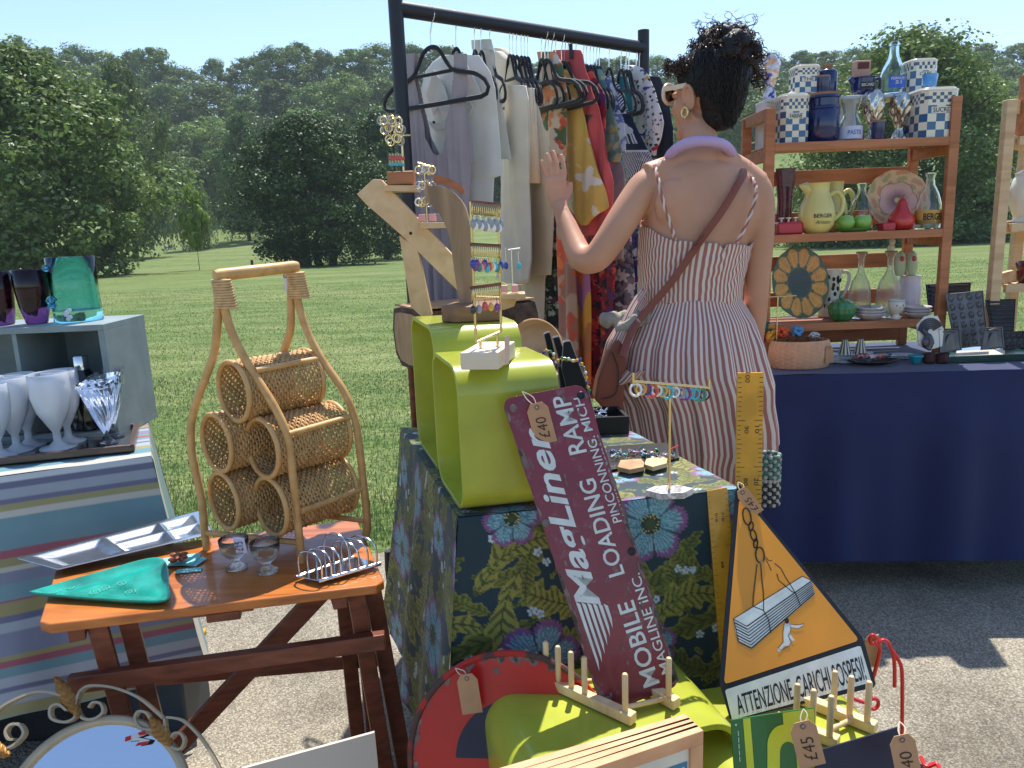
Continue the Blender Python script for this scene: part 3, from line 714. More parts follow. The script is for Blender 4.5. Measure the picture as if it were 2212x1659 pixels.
# ------------------------------------------------------------------ crockery shelf (stands on the navy table)
SD = 2.74
def shelf_unit():
    o = thing('bookcase', 'orange pine three tier shelf standing on the navy table, full of crockery', 'shelf', (atd(1860, 700, SD).x, SD, BZ))
    tL, tR = atd(1664, 232, SD), atd(2066, 206, SD); bL, bR = Vector((tL.x+.003, SD-.0, BZ+.003)), Vector((tR.x-.0, SD, BZ+.003))
    DEP = .26; fw, th = .034, .022; parts = {}
    for nm, x, zt in (('L', tL.x, tL.z), ('R', tR.x, tR.z)):
        mb = MB(); mb.box((x, SD, (zt+BZ)/2), (fw, .022, zt-BZ-.006)); mb.build('upright', MPINK, o, bevel=.002)
        mb = MB(); mb.box((x, SD+DEP, (zt+BZ)/2), (fw, .022, zt-BZ-.006)); mb.build('upright', MPINK, o, bevel=.002)
    zs = [atd(1860, 305, SD).z, atd(1860, 503, SD).z, atd(1860, 696, SD).z]
    for x, zt in ((tL.x, tL.z), (tR.x, tR.z)):
        for z in [zt-.02]+[q-.035 for q in zs]:
            mb = MB(); mb.box((x, SD+DEP/2, z), (.02, DEP-.024, .04)); mb.build('side_rail', MPINK, o, bevel=.0015)
    xc = (tL.x+tR.x)/2; wd = tR.x-tL.x-fw
    for z in zs:
        mb = MB(); mb.box((xc, SD-.002, z-.01), (wd, .016, .028))
        for k in range(4): mb.box((xc, SD+.036+.062*k, z-.006), (wd, .052, .012))
        mb.build('shelf_board', MPINK, o, bevel=.001)
    for z in (atd(1860, 380, SD+DEP).z, atd(1860, 563, SD+DEP).z, atd(1860, 470, SD+DEP).z, atd(1860, 640, SD+DEP).z, BZ+.05):
        mb = MB(); mb.box((xc, SD+DEP-.004, z), (wd, .014, .055 if z != zs[0] else .03)); mb.build('back_rail', MPINK, o, bevel=.0015)
    return zs, (tL.x, tR.x)
SHZ, SHX = shelf_unit()
# pale shelf unit at the right edge
o = thing('bookcase', 'pale pine shelf unit cut off by the right edge of the photo', 'shelf', (atd(2190, 700, 2.85).x, 2.85, BZ))
x0 = atd(2182, 220, 2.80).x; zt = atd(2182, 214, 2.80).z
pzs = (zt-.02, atd(2182, 305, 2.8).z, atd(2182, 492, 2.8).z, atd(2182, 605, 2.8).z)
for e in (0, 1):
    bx_, by_ = x0+.20*e, 2.80+.20*e
    mb = MB(); mb.box((bx_, by_, (zt+BZ)/2), (.036, .030, zt-BZ-.006)); mb.build('upright', MPINE, o, bevel=.002)
for z in pzs: mb = MB(); mb.bar((x0+.02, 2.82, z), (x0+.18, 2.98, z), .018, .045); mb.build('side_rail', MPINE, o, bevel=.0015)
PSZ = [atd(2182, 305, 2.8).z+.01, atd(2182, 492, 2.8).z+.01, atd(2182, 605, 2.8).z-.02]
for z in PSZ:
    mb = MB(); mb.box((x0+.33, 2.80, z-.01), (.58, .018, .03))
    for k in range(4): mb.box((x0+.36+.055*k, 2.835+.058*k, z-.006), (.58, .05, .012))
    mb.build('shelf_board', MPINE, o, bevel=.001)
# ================================================================== clothes rail
RZ = 1.885
RL, RR = atz(868, 20, RZ), atz(1380, 102, RZ)
MBLK = M('black_steel', (34, 36, 44), .45, var=(5, .1)); MCHR = M('chrome', (.75, .76, .78), .18, 1, var=None)
MVEL = M('black_velvet', (22, 24, 32), .9, sheen=.4)
rd = (RR-RL).normalized(); rn = Vector((-rd.y, rd.x, 0))
o = thing('clothes_rail', 'black metal clothes rail full of hanging garments', 'clothes rail', (*((RL+RR)/2).to_tuple()[:2], 0))
mb = MB(); mb.tube([RL-rd*.02, RR+rd*.02], .0215, 16); mb.build('top_bar', MBLK, o)
for p in (RL-rd*.02, RR+rd*.025):
    mb = MB(); mb.tube([(p.x, p.y, .165), (p.x, p.y, RZ+.06 if p is not None else RZ)], .021, 14); mb.build('upright', MBLK, o)
    mb = MB(); mb.tube([Vector((p.x, p.y, .15))-rn*.27, Vector((p.x, p.y, .15))+rn*.27], .019, 10); mb.build('foot_bar', MBLK, o)
    for s_ in (-1, 1):
        q = Vector((p.x, p.y, 0))+rn*.265*s_
        mb = MB(); mb.tube([(q.x, q.y, .075), (q.x, q.y, .15)], .008, 8); st = mb.build('caster', MCHR, o)
        mb = MB(); mb.tube([(q.x-.012, q.y, .035), (q.x+.012, q.y, .035)], .029, 16); mb.box((q.x, q.y, .066), (.034, .03, .012)); mb.build('wheel', MBLK, st)
q = atz(847, 1333, .006)   # the visible leg beside the floral cloth
mb = MB(); mb.tube([atd(838, 1190, q.y), Vector((q.x, q.y, .18)), Vector((q.x+.004, q.y, .08))], .012, 10); lg = mb.build('leg', MBLK, o)
mb = MB(); mb.tube([(q.x-.013, q.y, .034), (q.x+.013, q.y, .034)], .028, 16); mb.tube([(q.x, q.y, .06), (q.x, q.y, .09)], .014, 8); mb.build('wheel', MBLK, lg)

# hangers: one prototype, copied to each hook
def rail_t(vx):
    return solve(lambda t: proj(RL+(RR-RL)*t)[0]-vx, -.1, 1.1)
HD0, HD = Vector((.80, -.60, 0)), Vector((.46, -.888, 0))
def hanger_proto(clip=False):
    o = thing('clothes_hanger', 'x', 'hanger', (0, 0, 0), 'clothes hangers on the rail')
    pts = [(.0, 0, -.085), (0, 0, -.02)]+[(.024*math.sin(a), 0, .024*math.cos(a)) for a in np.linspace(math.pi*.88, -math.pi*.55, 14)]
    mb = MB(); mb.tube([(0, 0, -.10), (0, 0, -.055), (.006, 0, -.035)]+[(.0235*math.sin(a), 0, -.002+.0245*math.cos(a)) for a in np.linspace(2.6, -1.7, 14)], .0019, 6); mb.build('hook', MCHR, o)
    mb = MB()
    top = spl([(-.222, 0, -.207), (-.18, 0, -.185), (-.10, 0, -.168), (-.066, 0, -.142), (-.035, 0, -.104), (0, 0, -.092), (.035, 0, -.104), (.066, 0, -.142), (.10, 0, -.168), (.18, 0, -.185), (.222, 0, -.207)], 5)
    ring = [Vector(p) for p in top]+[Vector(p) for p in ((.236, 0, -.228), (.228, 0, -.245), (.205, 0, -.251), (0, 0, -.252), (-.205, 0, -.251), (-.228, 0, -.245), (-.236, 0, -.228))]
    mb.tube(ring, .0072, 8, closed=True, up=(0, 1, 0), flat=.7)
    mb.build('frame', MVEL, o)
    mb = MB(); mb.tube([(-.09, 0, -.166), (.09, 0, -.166)], .0055, 8, up=(0, 1, 0), flat=.7); mb.build('cross_bar', MVEL, o)
    return o
hp = hanger_proto()
HOOKS = [927, 982, 1023, 1037, 1056, 1099, 1106, 1114, 1124, 1131, 1138, 1168, 1176, 1183, 1190, 1199, 1212, 1220, 1226, 1232, 1243, 1260, 1266, 1274, 1281, 1288, 1294, 1315, 1341, 1352, 1358, 1374, 1381]
for i, hx in enumerate(HOOKS):
    t = rail_t(hx); p = RL+(RR-RL)*t; h = HD0 if i < 2 else Vector((HD.x+random.uniform(-.05, .05), HD.y, 0)).normalized()
    o = hp if i == 0 else dup(hp)
    o.scale = (.88, 1, 1) if i < 1 else ((.84, 1, .95) if i in (12, 14, 16) else (.38, 1, .95))
    o.location = (p.x, p.y, RZ); o.rotation_euler = (0, 0, math.atan2(h.y, h.x))
    o['label'] = 'large black velvet hanger carrying the mauve dress, nearest the left post' if i == 0 else 'black velvet hanger with a steel hook, one of the close packed row on the rail'
# ------------------------------------------------------------------ garments
def pip(X, Y, poly):
    ins = np.zeros(X.shape, bool); n = len(poly)
    for i in range(n):
        x1, y1 = poly[i]; x2, y2 = poly[(i+1) % n]
        if y1 == y2: continue
        c = ((y1 > Y) != (y2 > Y)) & (X < (x2-x1)*(Y-y1)/(y2-y1)+x1); ins ^= c
    return ins
def backproj_plane(VX, VY, p, n):
    a = (VX-1106)/FPX; b = -(VY-829.5)/FPX; n = np.array(n)
    R = np.array(_F)+a[..., None]*np.array(_XC)+b[..., None]*np.array(_YC)
    k = (np.array(p)-np.array(CO)).dot(n)/(R@n); return np.array(CO)+R*k[..., None]
def garment(vx, rows, colf, h=None, off=0, holes=(), fold=.008, fk=70, thick=.006, name='garment', parent=None, mat=None, seed=0, dx=3.0, hem=0):
    h = h or HD; t = rail_t(vx); p = np.array(RL+(RR-RL)*t)+np.array((h.y, -h.x, 0))*off; n = np.array((h.y, -h.x, 0.)) ; r_ = np.random.default_rng(seed)
    if n[1] > 0: n = -n
    ysr = [r[0] for r in rows]; y0, y1 = ysr[0], ysr[-1]; H = y1-y0; W = max(r[2]-r[1] for r in rows)
    ny, nx = int(H/dx*1.5)+3, int(W/dx*1.8)+4
    yy = np.linspace(y0, y1, ny); L = np.interp(yy, ysr, [r[1] for r in rows]); R = np.interp(yy, ysr, [r[2] for r in rows])
    s = np.linspace(0, 1, nx)[None, :]; VX = L[:, None]*(1-s)+R[:, None]*s; VY = np.repeat(yy[:, None], nx, 1)
    v = (VY-y0)/max(H, 1)
    VY = VY + hem*np.sin(s*9+seed)*v**4
    P = backproj_plane(VX, VY, p, n); U = (P-p)@np.array(h); Z = RZ-P[..., 2]
    ph = r_.random(5)*6.28; amp = fold*np.clip(v*2.5, .15, 1)
    dsp = amp*(np.sin(U*fk+ph[0]+1.5*np.sin(Z*5+ph[1]))*.6+np.sin(U*fk*1.9+ph[2]+Z*2)*.3+np.sin(U*fk*.45+ph[3]-Z*1.5)*.7)
    edge = thick*2.2*(1-np.abs(2*s-1)**2.2)
    col = colf(U, Z, s+0*VX, v)
    mask = np.zeros(VX.shape, bool)
    for hl in holes: mask |= pip(VX, VY, hl)
    Pf = P+n*(dsp+edge)[..., None]
    me_o = npgrid(name, Pf, col, mat or MCLOTH, parent, solid=.0016)
    back = P+n*(dsp*.6-edge-.002)[..., None]
    # merge the back layer into the same mesh
    bmh = bmesh.new(); bmh.from_mesh(me_o.data)
    tmp = npgrid('tmp', back, col, mat or MCLOTH, parent); bmh.from_mesh(tmp.data); tmpd = tmp.data; bpy.data.objects.remove(tmp); bpy.data.meshes.remove(tmpd)
    if mask.any():
        bmh.verts.ensure_lookup_table(); mk = np.concatenate([mask.ravel(), mask.ravel()]); bmesh.ops.delete(bmh, geom=[bmh.verts[i] for i in np.nonzero(mk)[0]], context='VERTS')
    bmh.to_mesh(me_o.data); bmh.free(); me_o.data.shade_smooth()
    return me_o
MCLOTH = VC('printed_fabric', .82, (800, .2), (16, .07), sheen=.1)
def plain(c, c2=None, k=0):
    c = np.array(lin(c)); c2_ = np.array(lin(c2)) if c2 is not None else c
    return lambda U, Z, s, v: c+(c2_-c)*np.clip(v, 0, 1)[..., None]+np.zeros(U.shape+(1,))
def tiled(T): return lambda U, Z, s, v: T.sample(U+.3, Z+.2)
TY = Tile(.30, 300, (226, 184, 96)); r_ = random.Random(5)
for k in range(5): TY.blob(r_.uniform(0, .3), r_.uniform(0, .3), .05, .032, r_.uniform(0, 6), (236, 226, 208), .35, 4)
for k in range(8):
    a0 = r_.uniform(0, 6); cx, cy = r_.uniform(0, .3), r_.uniform(0, .3); TY.stem([(cx+.05*math.cos(a0+i*.2), cy+.05*math.sin(a0+i*.2)) for i in range(11)], .002, (238, 214, 150))
def busy(size, px, bg, cols, n, r0, r1, seed, flowers=()):
    T = Tile(size, px, bg); q = random.Random(seed)
    for k in range(n): T.blob(q.uniform(0, size), q.uniform(0, size), q.uniform(r0, r1), q.uniform(r0, r1), q.uniform(0, 6), q.choice(cols), .35, q.choice((3, 5)))
    for k, (c1, c2) in enumerate(flowers*4): T.flower(q.uniform(0, size), q.uniform(0, size), r1*1.7, q.uniform(0, 6), 5, c1, c2, c2)
    return T
TRED = busy(.22, 220, (132, 34, 52), [(30, 30, 60), (190, 60, 60), (96, 50, 110), (214, 90, 70), (40, 40, 50)], 90, .006, .018, 1)
TGRN = busy(.25, 200, (126, 160, 146), [(150, 152, 80), (110, 150, 160), (176, 184, 130), (96, 130, 120)], 50, .015, .04, 2)
TDAL = Tile(.22, 300, (226, 222, 220)); q_ = random.Random(8)
for k in range(110): TDAL.blob(q_.uniform(0, .22), q_.uniform(0, .22), q_.uniform(.002, .0055), q_.uniform(.0025, .0065), q_.uniform(0, 6), (24, 24, 30), .15)
for c_ in ((92, 50, 130), (200, 50, 70), (230, 170, 70), (70, 140, 90), (92, 50, 130)): TDAL.blob(q_.uniform(0, .22), q_.uniform(0, .22), .006, .02, q_.uniform(0, 6), c_)
TDGR = busy(.2, 200, (34, 48, 46), [(60, 84, 60), (180, 190, 170), (24, 34, 40), (90, 60, 70), (120, 140, 110)], 110, .004, .013, 3)
TWHR = busy(.2, 200, (220, 206, 190), [(210, 96, 70), (224, 150, 110), (90, 110, 80)], 26, .012, .03, 4)
TORG = busy(.4, 240, (196, 92, 70), [(180, 150, 130), (214, 84, 60), (160, 110, 96), (226, 120, 60)], 40, .02, .06, 5)
TGRY = busy(.2, 200, (120, 116, 128), [(190, 190, 198), (84, 82, 100), (60, 64, 84)], 60, .006, .02, 6)
TBLU = busy(.2, 220, (40, 62, 116), [(220, 222, 228), (60, 120, 130), (110, 50, 120), (190, 60, 60), (30, 40, 80)], 110, .005, .013, 7)
TPUR = busy(.16, 200, (200, 204, 220), [(80, 84, 150), (110, 116, 170)], 60, .004, .012, 9)
def tiedye(U, Z, s, v):
    k = Z*1.0+U*.9+.03*np.sin(U*60)+.02*np.sin(U*140+2); i = (k/.11).astype(int) % 5
    return np.array([lin(c) for c in ((226, 122, 62), (226, 122, 62), (178, 120, 168), (222, 170, 70), (196, 130, 80))])[i]
def camel(U, Z, s, v):
    c = np.zeros(U.shape+(3,)); navy = np.array(lin((26, 32, 58))); wht = np.array(lin((214, 216, 222))); c[:] = navy
    st = ((U*.8+Z*.5)*110 % 1) < .45; band = (v < .30) | (v > .72); c[band & st] = wht
    c[(np.abs(v-.31) < .012) | (np.abs(v-.71) < .012)] = wht
    b = ((s-.52)/.30)**2+((v-.49)/.042)**2 < 1
    for a, bb, w_ in ((.30, .60, .04), (.42, .61, .04), (.62, .61, .04), (.74, .60, .04)): b |= (np.abs(s-a-(v-.55)*.2) < w_) & (v > .50) & (v < .635)
    b |= (np.hypot((s-.52)/.14, (v-.450)/.03) < 1); b |= (np.abs(s-.24-(.5-v)*.6) < .045) & (v > .40) & (v < .5); b |= np.hypot((s-.22)/.13, (v-.405)/.018) < 1
    c[b] = wht; return c
def coral(U, Z, s, v):
    c = plain((212, 92, 92))(U, Z, s, v)+0
    for sc, vc in ((.62, .26), (.66, .36)):
        m = (np.abs(v-vc-.02*np.cos((s-sc)*9)) < .028*np.clip(1-((s-sc)/.24)**2, 0, 1)); c[m] = lin((92, 78, 82))
    return c
GR = 'secondhand garments hanging on the black rail'
def gthing(label, vx, rows, colf, cat='garment', name='hanging_garment', **kw):
    g = garment(vx, rows, colf, name=name, **kw); return tag(g, label, cat, GR)
g = gthing('mauve crinkled sleeveless dress with deep V neck, first on the rail', 927, [(116, 876, 1008), (185, 879, 1009), (234, 883, 1004), (258, 885, 1012), (310, 889, 1018), (350, 890, 1021), (354, 891, 1016), (400, 893, 1014), (446, 896, 1012), (520, 893, 1012), (668, 905, 1004)],
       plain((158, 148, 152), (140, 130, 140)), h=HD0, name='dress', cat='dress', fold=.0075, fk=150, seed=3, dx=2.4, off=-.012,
       holes=[[(898, 90), (900, 168), (910, 228), (925, 288), (943, 330), (951, 337), (958, 330), (966, 288), (977, 228), (984, 168), (984, 90)]])
MLIN = (200, 196, 190)
g = gthing('off white linen jacket with lapels and flap pocket, behind the mauve dress', 982, [(120, 955, 1035), (135, 935, 1045), (155, 918, 1058), (190, 910, 1068), (260, 909, 1073), (330, 915, 1080), (378, 925, 1083), (384, 930, 1066), (442, 935, 1064)],
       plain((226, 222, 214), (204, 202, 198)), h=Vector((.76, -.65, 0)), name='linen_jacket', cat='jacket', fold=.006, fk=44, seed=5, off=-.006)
gp = g
def panel(parent, vx, poly, col, h, off, name, mat=None):
    t = rail_t(vx); p = RL+(RR-RL)*t; n = Vector((h.y, -h.x, 0)); n = -n if n.y > 0 else n
    pts = [atp(x, y, p+n*off, n) for x, y in poly]; mb = MB(); mb.prism(pts, n*.004); return mb.build(name, mat or M('linen_'+name, col, .85, bmp=(400, .3)), parent, bevel=.0015)
hj = Vector((.76, -.65, 0))
panel(g, 982, [(938, 150), (962, 190), (976, 240), (962, 262), (948, 232), (938, 250), (922, 205)], (206, 202, 196), hj, .026, 'lapel')
panel(g, 982, [(1010, 140), (1036, 190), (1040, 205), (1015, 215), (1024, 232), (1008, 262), (998, 225)], (206, 202, 196), hj, .026, 'lapel', bpy.data.materials['linen_lapel'])
panel(g, 982, [(926, 262), (960, 268), (962, 278), (944, 284), (934, 276)], (200, 196, 190), hj, .03, 'pocket_flap')
mb = MB(); pb = atp(937, 264, RL+(RR-RL)*rail_t(982)+Vector((-hj.y, hj.x, 0))*-.036, Vector((-hj.y, hj.x, 0))); mb.ell(pb, .0045, 10); mb.build('button', MVEL, g)
g = gthing('pale linen trousers clipped by the waistband, hanging beside the linen jacket', 1056, [(86, 1022, 1060), (100, 1020, 1064), (122, 1024, 1068), (168, 1038, 1070), (228, 1052, 1084), (290, 1064, 1093), (344, 1080, 1101)],
       plain((212, 208, 200), (200, 196, 188)), name='trousers', cat='trousers', fold=.004, fk=90, seed=6)
panel(g, 1056, [(1020, 86), (1062, 84), (1067, 108), (1021, 106)], (204, 200, 192), HD, .022, 'waistband')
cr = (218, 206, 186)
g = gthing('cream long sleeved jacket with its sleeve hanging in front', 1106, [(112, 1068, 1085), (130, 1068, 1105), (150, 1068, 1118), (185, 1068, 1131), (250, 1075, 1136), (330, 1080, 1139), (400, 1082, 1140), (470, 1080, 1143), (560, 1075, 1140), (600, 1072, 1136)],
       plain((222, 212, 194), (206, 198, 184)), name='cream_jacket', cat='jacket', fold=.006, fk=40, seed=7)
s_ = garment(1106, [(185, 1096, 1133), (215, 1092, 1140), (300, 1090, 1142), (400, 1088, 1142), (470, 1086, 1146), (560, 1082, 1149), (604, 1080, 1144), (611, 1100, 1132)], plain((226, 216, 198), (208, 200, 188)), fold=.005, fk=60, thick=.012, off=.03, name='sleeve', parent=None, seed=8); s_.parent = g
g = gthing('ivory coat with a wide shoulder, right of the cream jacket', 1131, [(104, 1068, 1092), (118, 1072, 1110), (150, 1090, 1135), (192, 1110, 1153), (260, 1120, 1170), (324, 1125, 1186), (345, 1127, 1192), (440, 1130, 1197), (520, 1130, 1194), (594, 1125, 1190)],
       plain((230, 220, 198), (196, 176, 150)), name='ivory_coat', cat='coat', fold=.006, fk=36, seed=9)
s_ = garment(1131, [(190, 1124, 1150), (260, 1128, 1154), (340, 1134, 1160), (396, 1137, 1163)], plain((232, 222, 200), (222, 190, 150)), fold=.004, fk=50, thick=.012, off=.03, name='sleeve', seed=10); s_.parent = g
gthing('long beige skirt showing below the ivory coat', 1138, [(400, 1110, 1178), (594, 1118, 1176), (700, 1118, 1172), (724, 1118, 1170)], plain((192, 172, 150)), name='skirt', cat='skirt', fold=.006, fk=50, seed=11)
gthing('dark green flower print skirt beside the beige skirt hem', 1168, [(420, 1150, 1200), (594, 1160, 1204), (690, 1165, 1206), (800, 1165, 1206)], tiled(TDGR), name='skirt', cat='skirt', fold=.008, fk=80, seed=12)
gthing('orange and white flower printed shirt peeping out between the black hangers', 1190, [(112, 1160, 1200), (140, 1165, 1215), (200, 1170, 1222), (300, 1175, 1220), (420, 1180, 1225)], tiled(TWHR), name='shirt', cat='shirt', fold=.007, fk=70, seed=13)
gthing('yellow and white swirl print blouse with a pointed hem', 1220, [(150, 1205, 1228), (165, 1205, 1236), (190, 1205, 1244), (228, 1203, 1256), (288, 1198, 1271), (340, 1198, 1284), (400, 1206, 1301), (447, 1222, 1312), (460, 1235, 1296), (486, 1260, 1268)],
       tiled(TY), name='blouse', cat='blouse', fold=.007, fk=60, seed=14)
g = gthing('coral pink skirt with a gathered waistband held by a steel clip', 1232, [(108, 1196, 1254), (116, 1194, 1258), (132, 1198, 1261), (156, 1200, 1266), (228, 1205, 1289), (300, 1210, 1305), (398, 1215, 1325), (440, 1215, 1322), (508, 1230, 1316)],
       coral, name='skirt', cat='skirt', fold=.008, fk=75, seed=15)
mb = MB(); pc = RL+(RR-RL)*rail_t(1231); pcl = atp(1231, 118, pc, (-HD.y, HD.x, 0)); mb.bar(pcl-Vector((0, .04, .02)), pcl-Vector((0, .04, -.025)), .012, .01); mb.build('clip', MBLK, g)
gthing('orange red painterly long dress hanging below the forearm', 1243, [(460, 1190, 1240), (560, 1192, 1244), (733, 1198, 1248), (860, 1198, 1250)], tiled(TORG), name='dress', cat='dress', fold=.01, fk=55, seed=16)
gthing('crimson flower print blouse with ruffles beside the coral skirt', 1266, [(150, 1262, 1276), (165, 1265, 1284), (204, 1270, 1307), (240, 1275, 1310), (300, 1280, 1303), (375, 1290, 1322), (480, 1290, 1322)], tiled(TRED), name='blouse', cat='blouse', fold=.008, fk=110, seed=17)
gthing('orange, violet and yellow long dress with slanting bands', 1260, [(520, 1222, 1262), (600, 1226, 1272), (700, 1228, 1275), (830, 1228, 1276)], tiledye if False else tiedye, name='dress', cat='dress', fold=.007, fk=70, seed=18)
gthing('sea green and olive watercolour print blouse', 1288, [(150, 1285, 1297), (165, 1285, 1303), (230, 1290, 1322), (300, 1296, 1337), (328, 1300, 1343), (350, 1300, 1335)], tiled(TGRN), name='blouse', cat='blouse', fold=.006, fk=60, seed=19)
def pg(U, Z, s, v):
    i = (((Z+U*.7)/.07).astype(int)) % 3; return np.array([lin(c) for c in ((222, 150, 168), (150, 146, 152), (168, 160, 160))])[i]
gthing('scarf in broad pink and grey bands under the watercolour blouse', 1294, [(320, 1305, 1330), (360, 1308, 1346), (398, 1308, 1350), (560, 1300, 1345)], pg, name='scarf', cat='scarf', fold=.005, fk=40, seed=20)
gthing('violet and white lace print blouse', 1315, [(165, 1300, 1318), (200, 1310, 1333), (270, 1320, 1348), (330, 1325, 1350)], tiled(TPUR), name='blouse', cat='blouse', fold=.006, fk=80, seed=21)
gthing('navy scarf with white stripes and a white camel figure', 1341, [(180, 1326, 1336), (210, 1330, 1346), (246, 1338, 1358), (300, 1342, 1386), (350, 1347, 1412), (366, 1352, 1402), (386, 1354, 1372)], camel, name='scarf', cat='scarf', fold=.003, fk=30, seed=22, dx=1.6)
gthing('teal blouse half hidden by the spotted blouse', 1341, [(165, 1335, 1352), (200, 1335, 1362), (300, 1340, 1372), (360, 1340, 1380)], plain((44, 118, 124)), name='blouse', cat='blouse', fold=.006, fk=60, seed=23, off=-.02)
g = gthing('white blouse with black spots and coloured blobs near the right post', 1374, [(142, 1350, 1372), (148, 1350, 1388), (165, 1352, 1402), (200, 1362, 1416), (265, 1369, 1434), (300, 1376, 1427), (342, 1404, 1414)], tiled(TDAL), name='blouse', cat='blouse', fold=.006, fk=70, seed=24, dx=2.2)
gthing('dark denim shirt with copper stitching, last on the rail', 1381, [(165, 1395, 1424), (200, 1400, 1440), (280, 1404, 1452), (360, 1398, 1452), (520, 1390, 1450)], plain((34, 40, 56)), name='shirt', cat='shirt', fold=.006, fk=60, seed=25, off=-.03)
gthing('crimson and indigo flower print long dress, low beside the brown bag', 1281, [(500, 1262, 1330), (590, 1268, 1330), (700, 1270, 1322), (860, 1268, 1330)], tiled(TRED), name='dress', cat='dress', fold=.009, fk=60, seed=26)
gthing('grey and white blossom print dress left of the striped dress', 1315, [(500, 1304, 1362), (590, 1308, 1366), (700, 1310, 1368), (830, 1310, 1368)], tiled(TGRY), name='dress', cat='dress', fold=.009, fk=60, seed=27)
gthing('bright blue flower print dress behind the raised arm', 1352, [(400, 1305, 1398), (520, 1300, 1400), (610, 1308, 1400), (640, 1330, 1400)], tiled(TBLU), name='dress', cat='dress', fold=.008, fk=70, seed=28)
# ================================================================== the woman
WD = 2.27
def voxel(mb, name, mat, parent, vox=.004, smooth=8, disp=None):
    me = bpy.data.meshes.new(name); me.from_pydata([tuple(v) for v in mb.v], [], mb.f)
    bm = bmesh.new(); bm.from_mesh(me); bmesh.ops.recalc_face_normals(bm, faces=bm.faces); bm.to_mesh(me); bm.free()
    o = bpy.data.objects.new('tmpv', me); C.objects.link(o)
    md = o.modifiers.new('r', 'REMESH'); md.mode = 'VOXEL'; md.voxel_size = vox; md.use_smooth_shade = True
    md = o.modifiers.new('s', 'SMOOTH'); md.factor = .5; md.iterations = smooth
    bpy.context.view_layer.update()
    m2 = bpy.data.meshes.new_from_object(o.evaluated_get(bpy.context.evaluated_depsgraph_get())); bpy.data.objects.remove(o); bpy.data.meshes.remove(me)
    if parent is not None: m2.transform(WM[parent.name].inverted())
    m2.name = name; m2.materials.clear(); m2.materials.append(mat); m2.shade_smooth()
    ob = bpy.data.objects.new(name, m2); C.objects.link(ob)
    if parent is not None: ob.parent = parent
    WM[ob.name] = WM[parent.name].copy() if parent is not None else Matrix.Identity(4)
    return ob
def wpx(px, d): return px/FPX*d*.98
def limb(mb, pts, n=18, flat=1.0, up=None):
    """pts: (Vx, Vy, d, radius m)"""
    P = spl([atd(x, y, d) for x, y, d, r in pts], 5); rs = [r for *_, r in pts]; k = np.linspace(0, len(rs)-1, len(P)); R = np.interp(k, range(len(rs)), rs)
    mb.tube(P, list(R), n, flat=flat, up=up)
mt, nt, b = newmat('skin'); setp(b, .5, sss=.06, spec=.35); tcx = vary(nt, lin((198, 147, 119)), 6, .13); nt.links.new(tcx, b.inputs['Base Color']); bump(nt, b, 300, .12, .001); MSKIN = mt
wr = atd(1510, 520, WD)
per = thing('person', 'woman in a red striped sundress seen from behind, curly dark hair piled up, touching the garments', 'person', (wr.x, WD, 0))
per['label'] = 'woman seen from behind in a red striped sundress, one hand touching the hanging garments'
body = MB()
# torso as stacked ellipses
def loft(mb, rows, n=40, dfn=lambda y: WD, p=2.0):
    vs = []; rings = []
    for (y, xl, xr, dh) in rows:
        a = atd(xl, y, dfn(y)); c = atd(xr, y, dfn(y)); m_ = (a+c)/2; hw = (c-a).length/2; ax = (c-a).normalized(); ring = []
        for k in range(n):
            t = 2*math.pi*k/n; cs, sn = math.cos(t), math.sin(t)
            ring.append(m_+ax*hw*abs(cs)**(2/p)*(1 if cs > 0 else -1)+Vector((0, 1, 0))*dh*abs(sn)**(2/p)*(1 if sn > 0 else -1))
        rings.append(ring)
    for r_ in rings: vs += r_
    fs = [(j*n+k, j*n+(k+1) % n, (j+1)*n+(k+1) % n, (j+1)*n+k) for j in range(len(rings)-1) for k in range(n)]
    fs += [tuple(range(n))[::-1], tuple(range((len(rings)-1)*n, len(rings)*n))]
    mb.add(vs, fs); return rings
loft(body, [(352, 1455, 1575, .055), (366, 1415, 1612, .07), (384, 1396, 1636, .082), (420, 1388, 1646, .098), (470, 1390, 1640, .108), (520, 1390, 1614, .108), (580, 1388, 1604, .10), (640, 1392, 1596, .098), (720, 1375, 1612, .12), (800, 1370, 1620, .125), (860, 1385, 1610, .11)], p=2.3)
# neck and shoulders
limb(body, [(1520, 372, WD, .058), (1517, 340, WD+.01, .056), (1512, 302, WD+.025, .050), (1509, 272, WD+.045, .046), (1508, 248, WD+.055, .040)])
limb(body, [(1500, 340, WD, .035), (1450, 362, WD-.01, .036), (1402, 385, WD-.02, .046)]); limb(body, [(1540, 340, WD, .035), (1590, 362, WD-.005, .036), (1632, 402, WD-.01, .046)])
# shoulder blades
body.ell(atd(1455, 440, WD-.075), (.055, .028, .07)); body.ell(atd(1578, 440, WD-.075), (.055, .028, .07))
# left arm (raised towards the garments)
limb(body, [(1420, 398, WD, .048), (1398, 402, WD-.015, .049), (1374, 430, WD-.03, .047), (1342, 480, WD-.05, .0455), (1314, 524, WD-.06, .043), (1286, 558, WD-.055, .041), (1258, 558, WD-.03, .039), (1238, 520, WD+.02, .034), (1224, 485, WD+.06, .030), (1213, 456, WD+.09, .024), (1209, 440, WD+.105, .024)])
# right arm hanging
limb(body, [(1610, 402, WD, .05), (1630, 412, WD-.01, .050), (1641, 450, WD-.015, .043), (1641, 520, WD-.01, .040), (1637, 590, WD, .037), (1634, 640, WD+.01, .0355), (1631, 690, WD+.04, .034), (1630, 730, WD+.08, .028), (1628, 765, WD+.11, .024)])
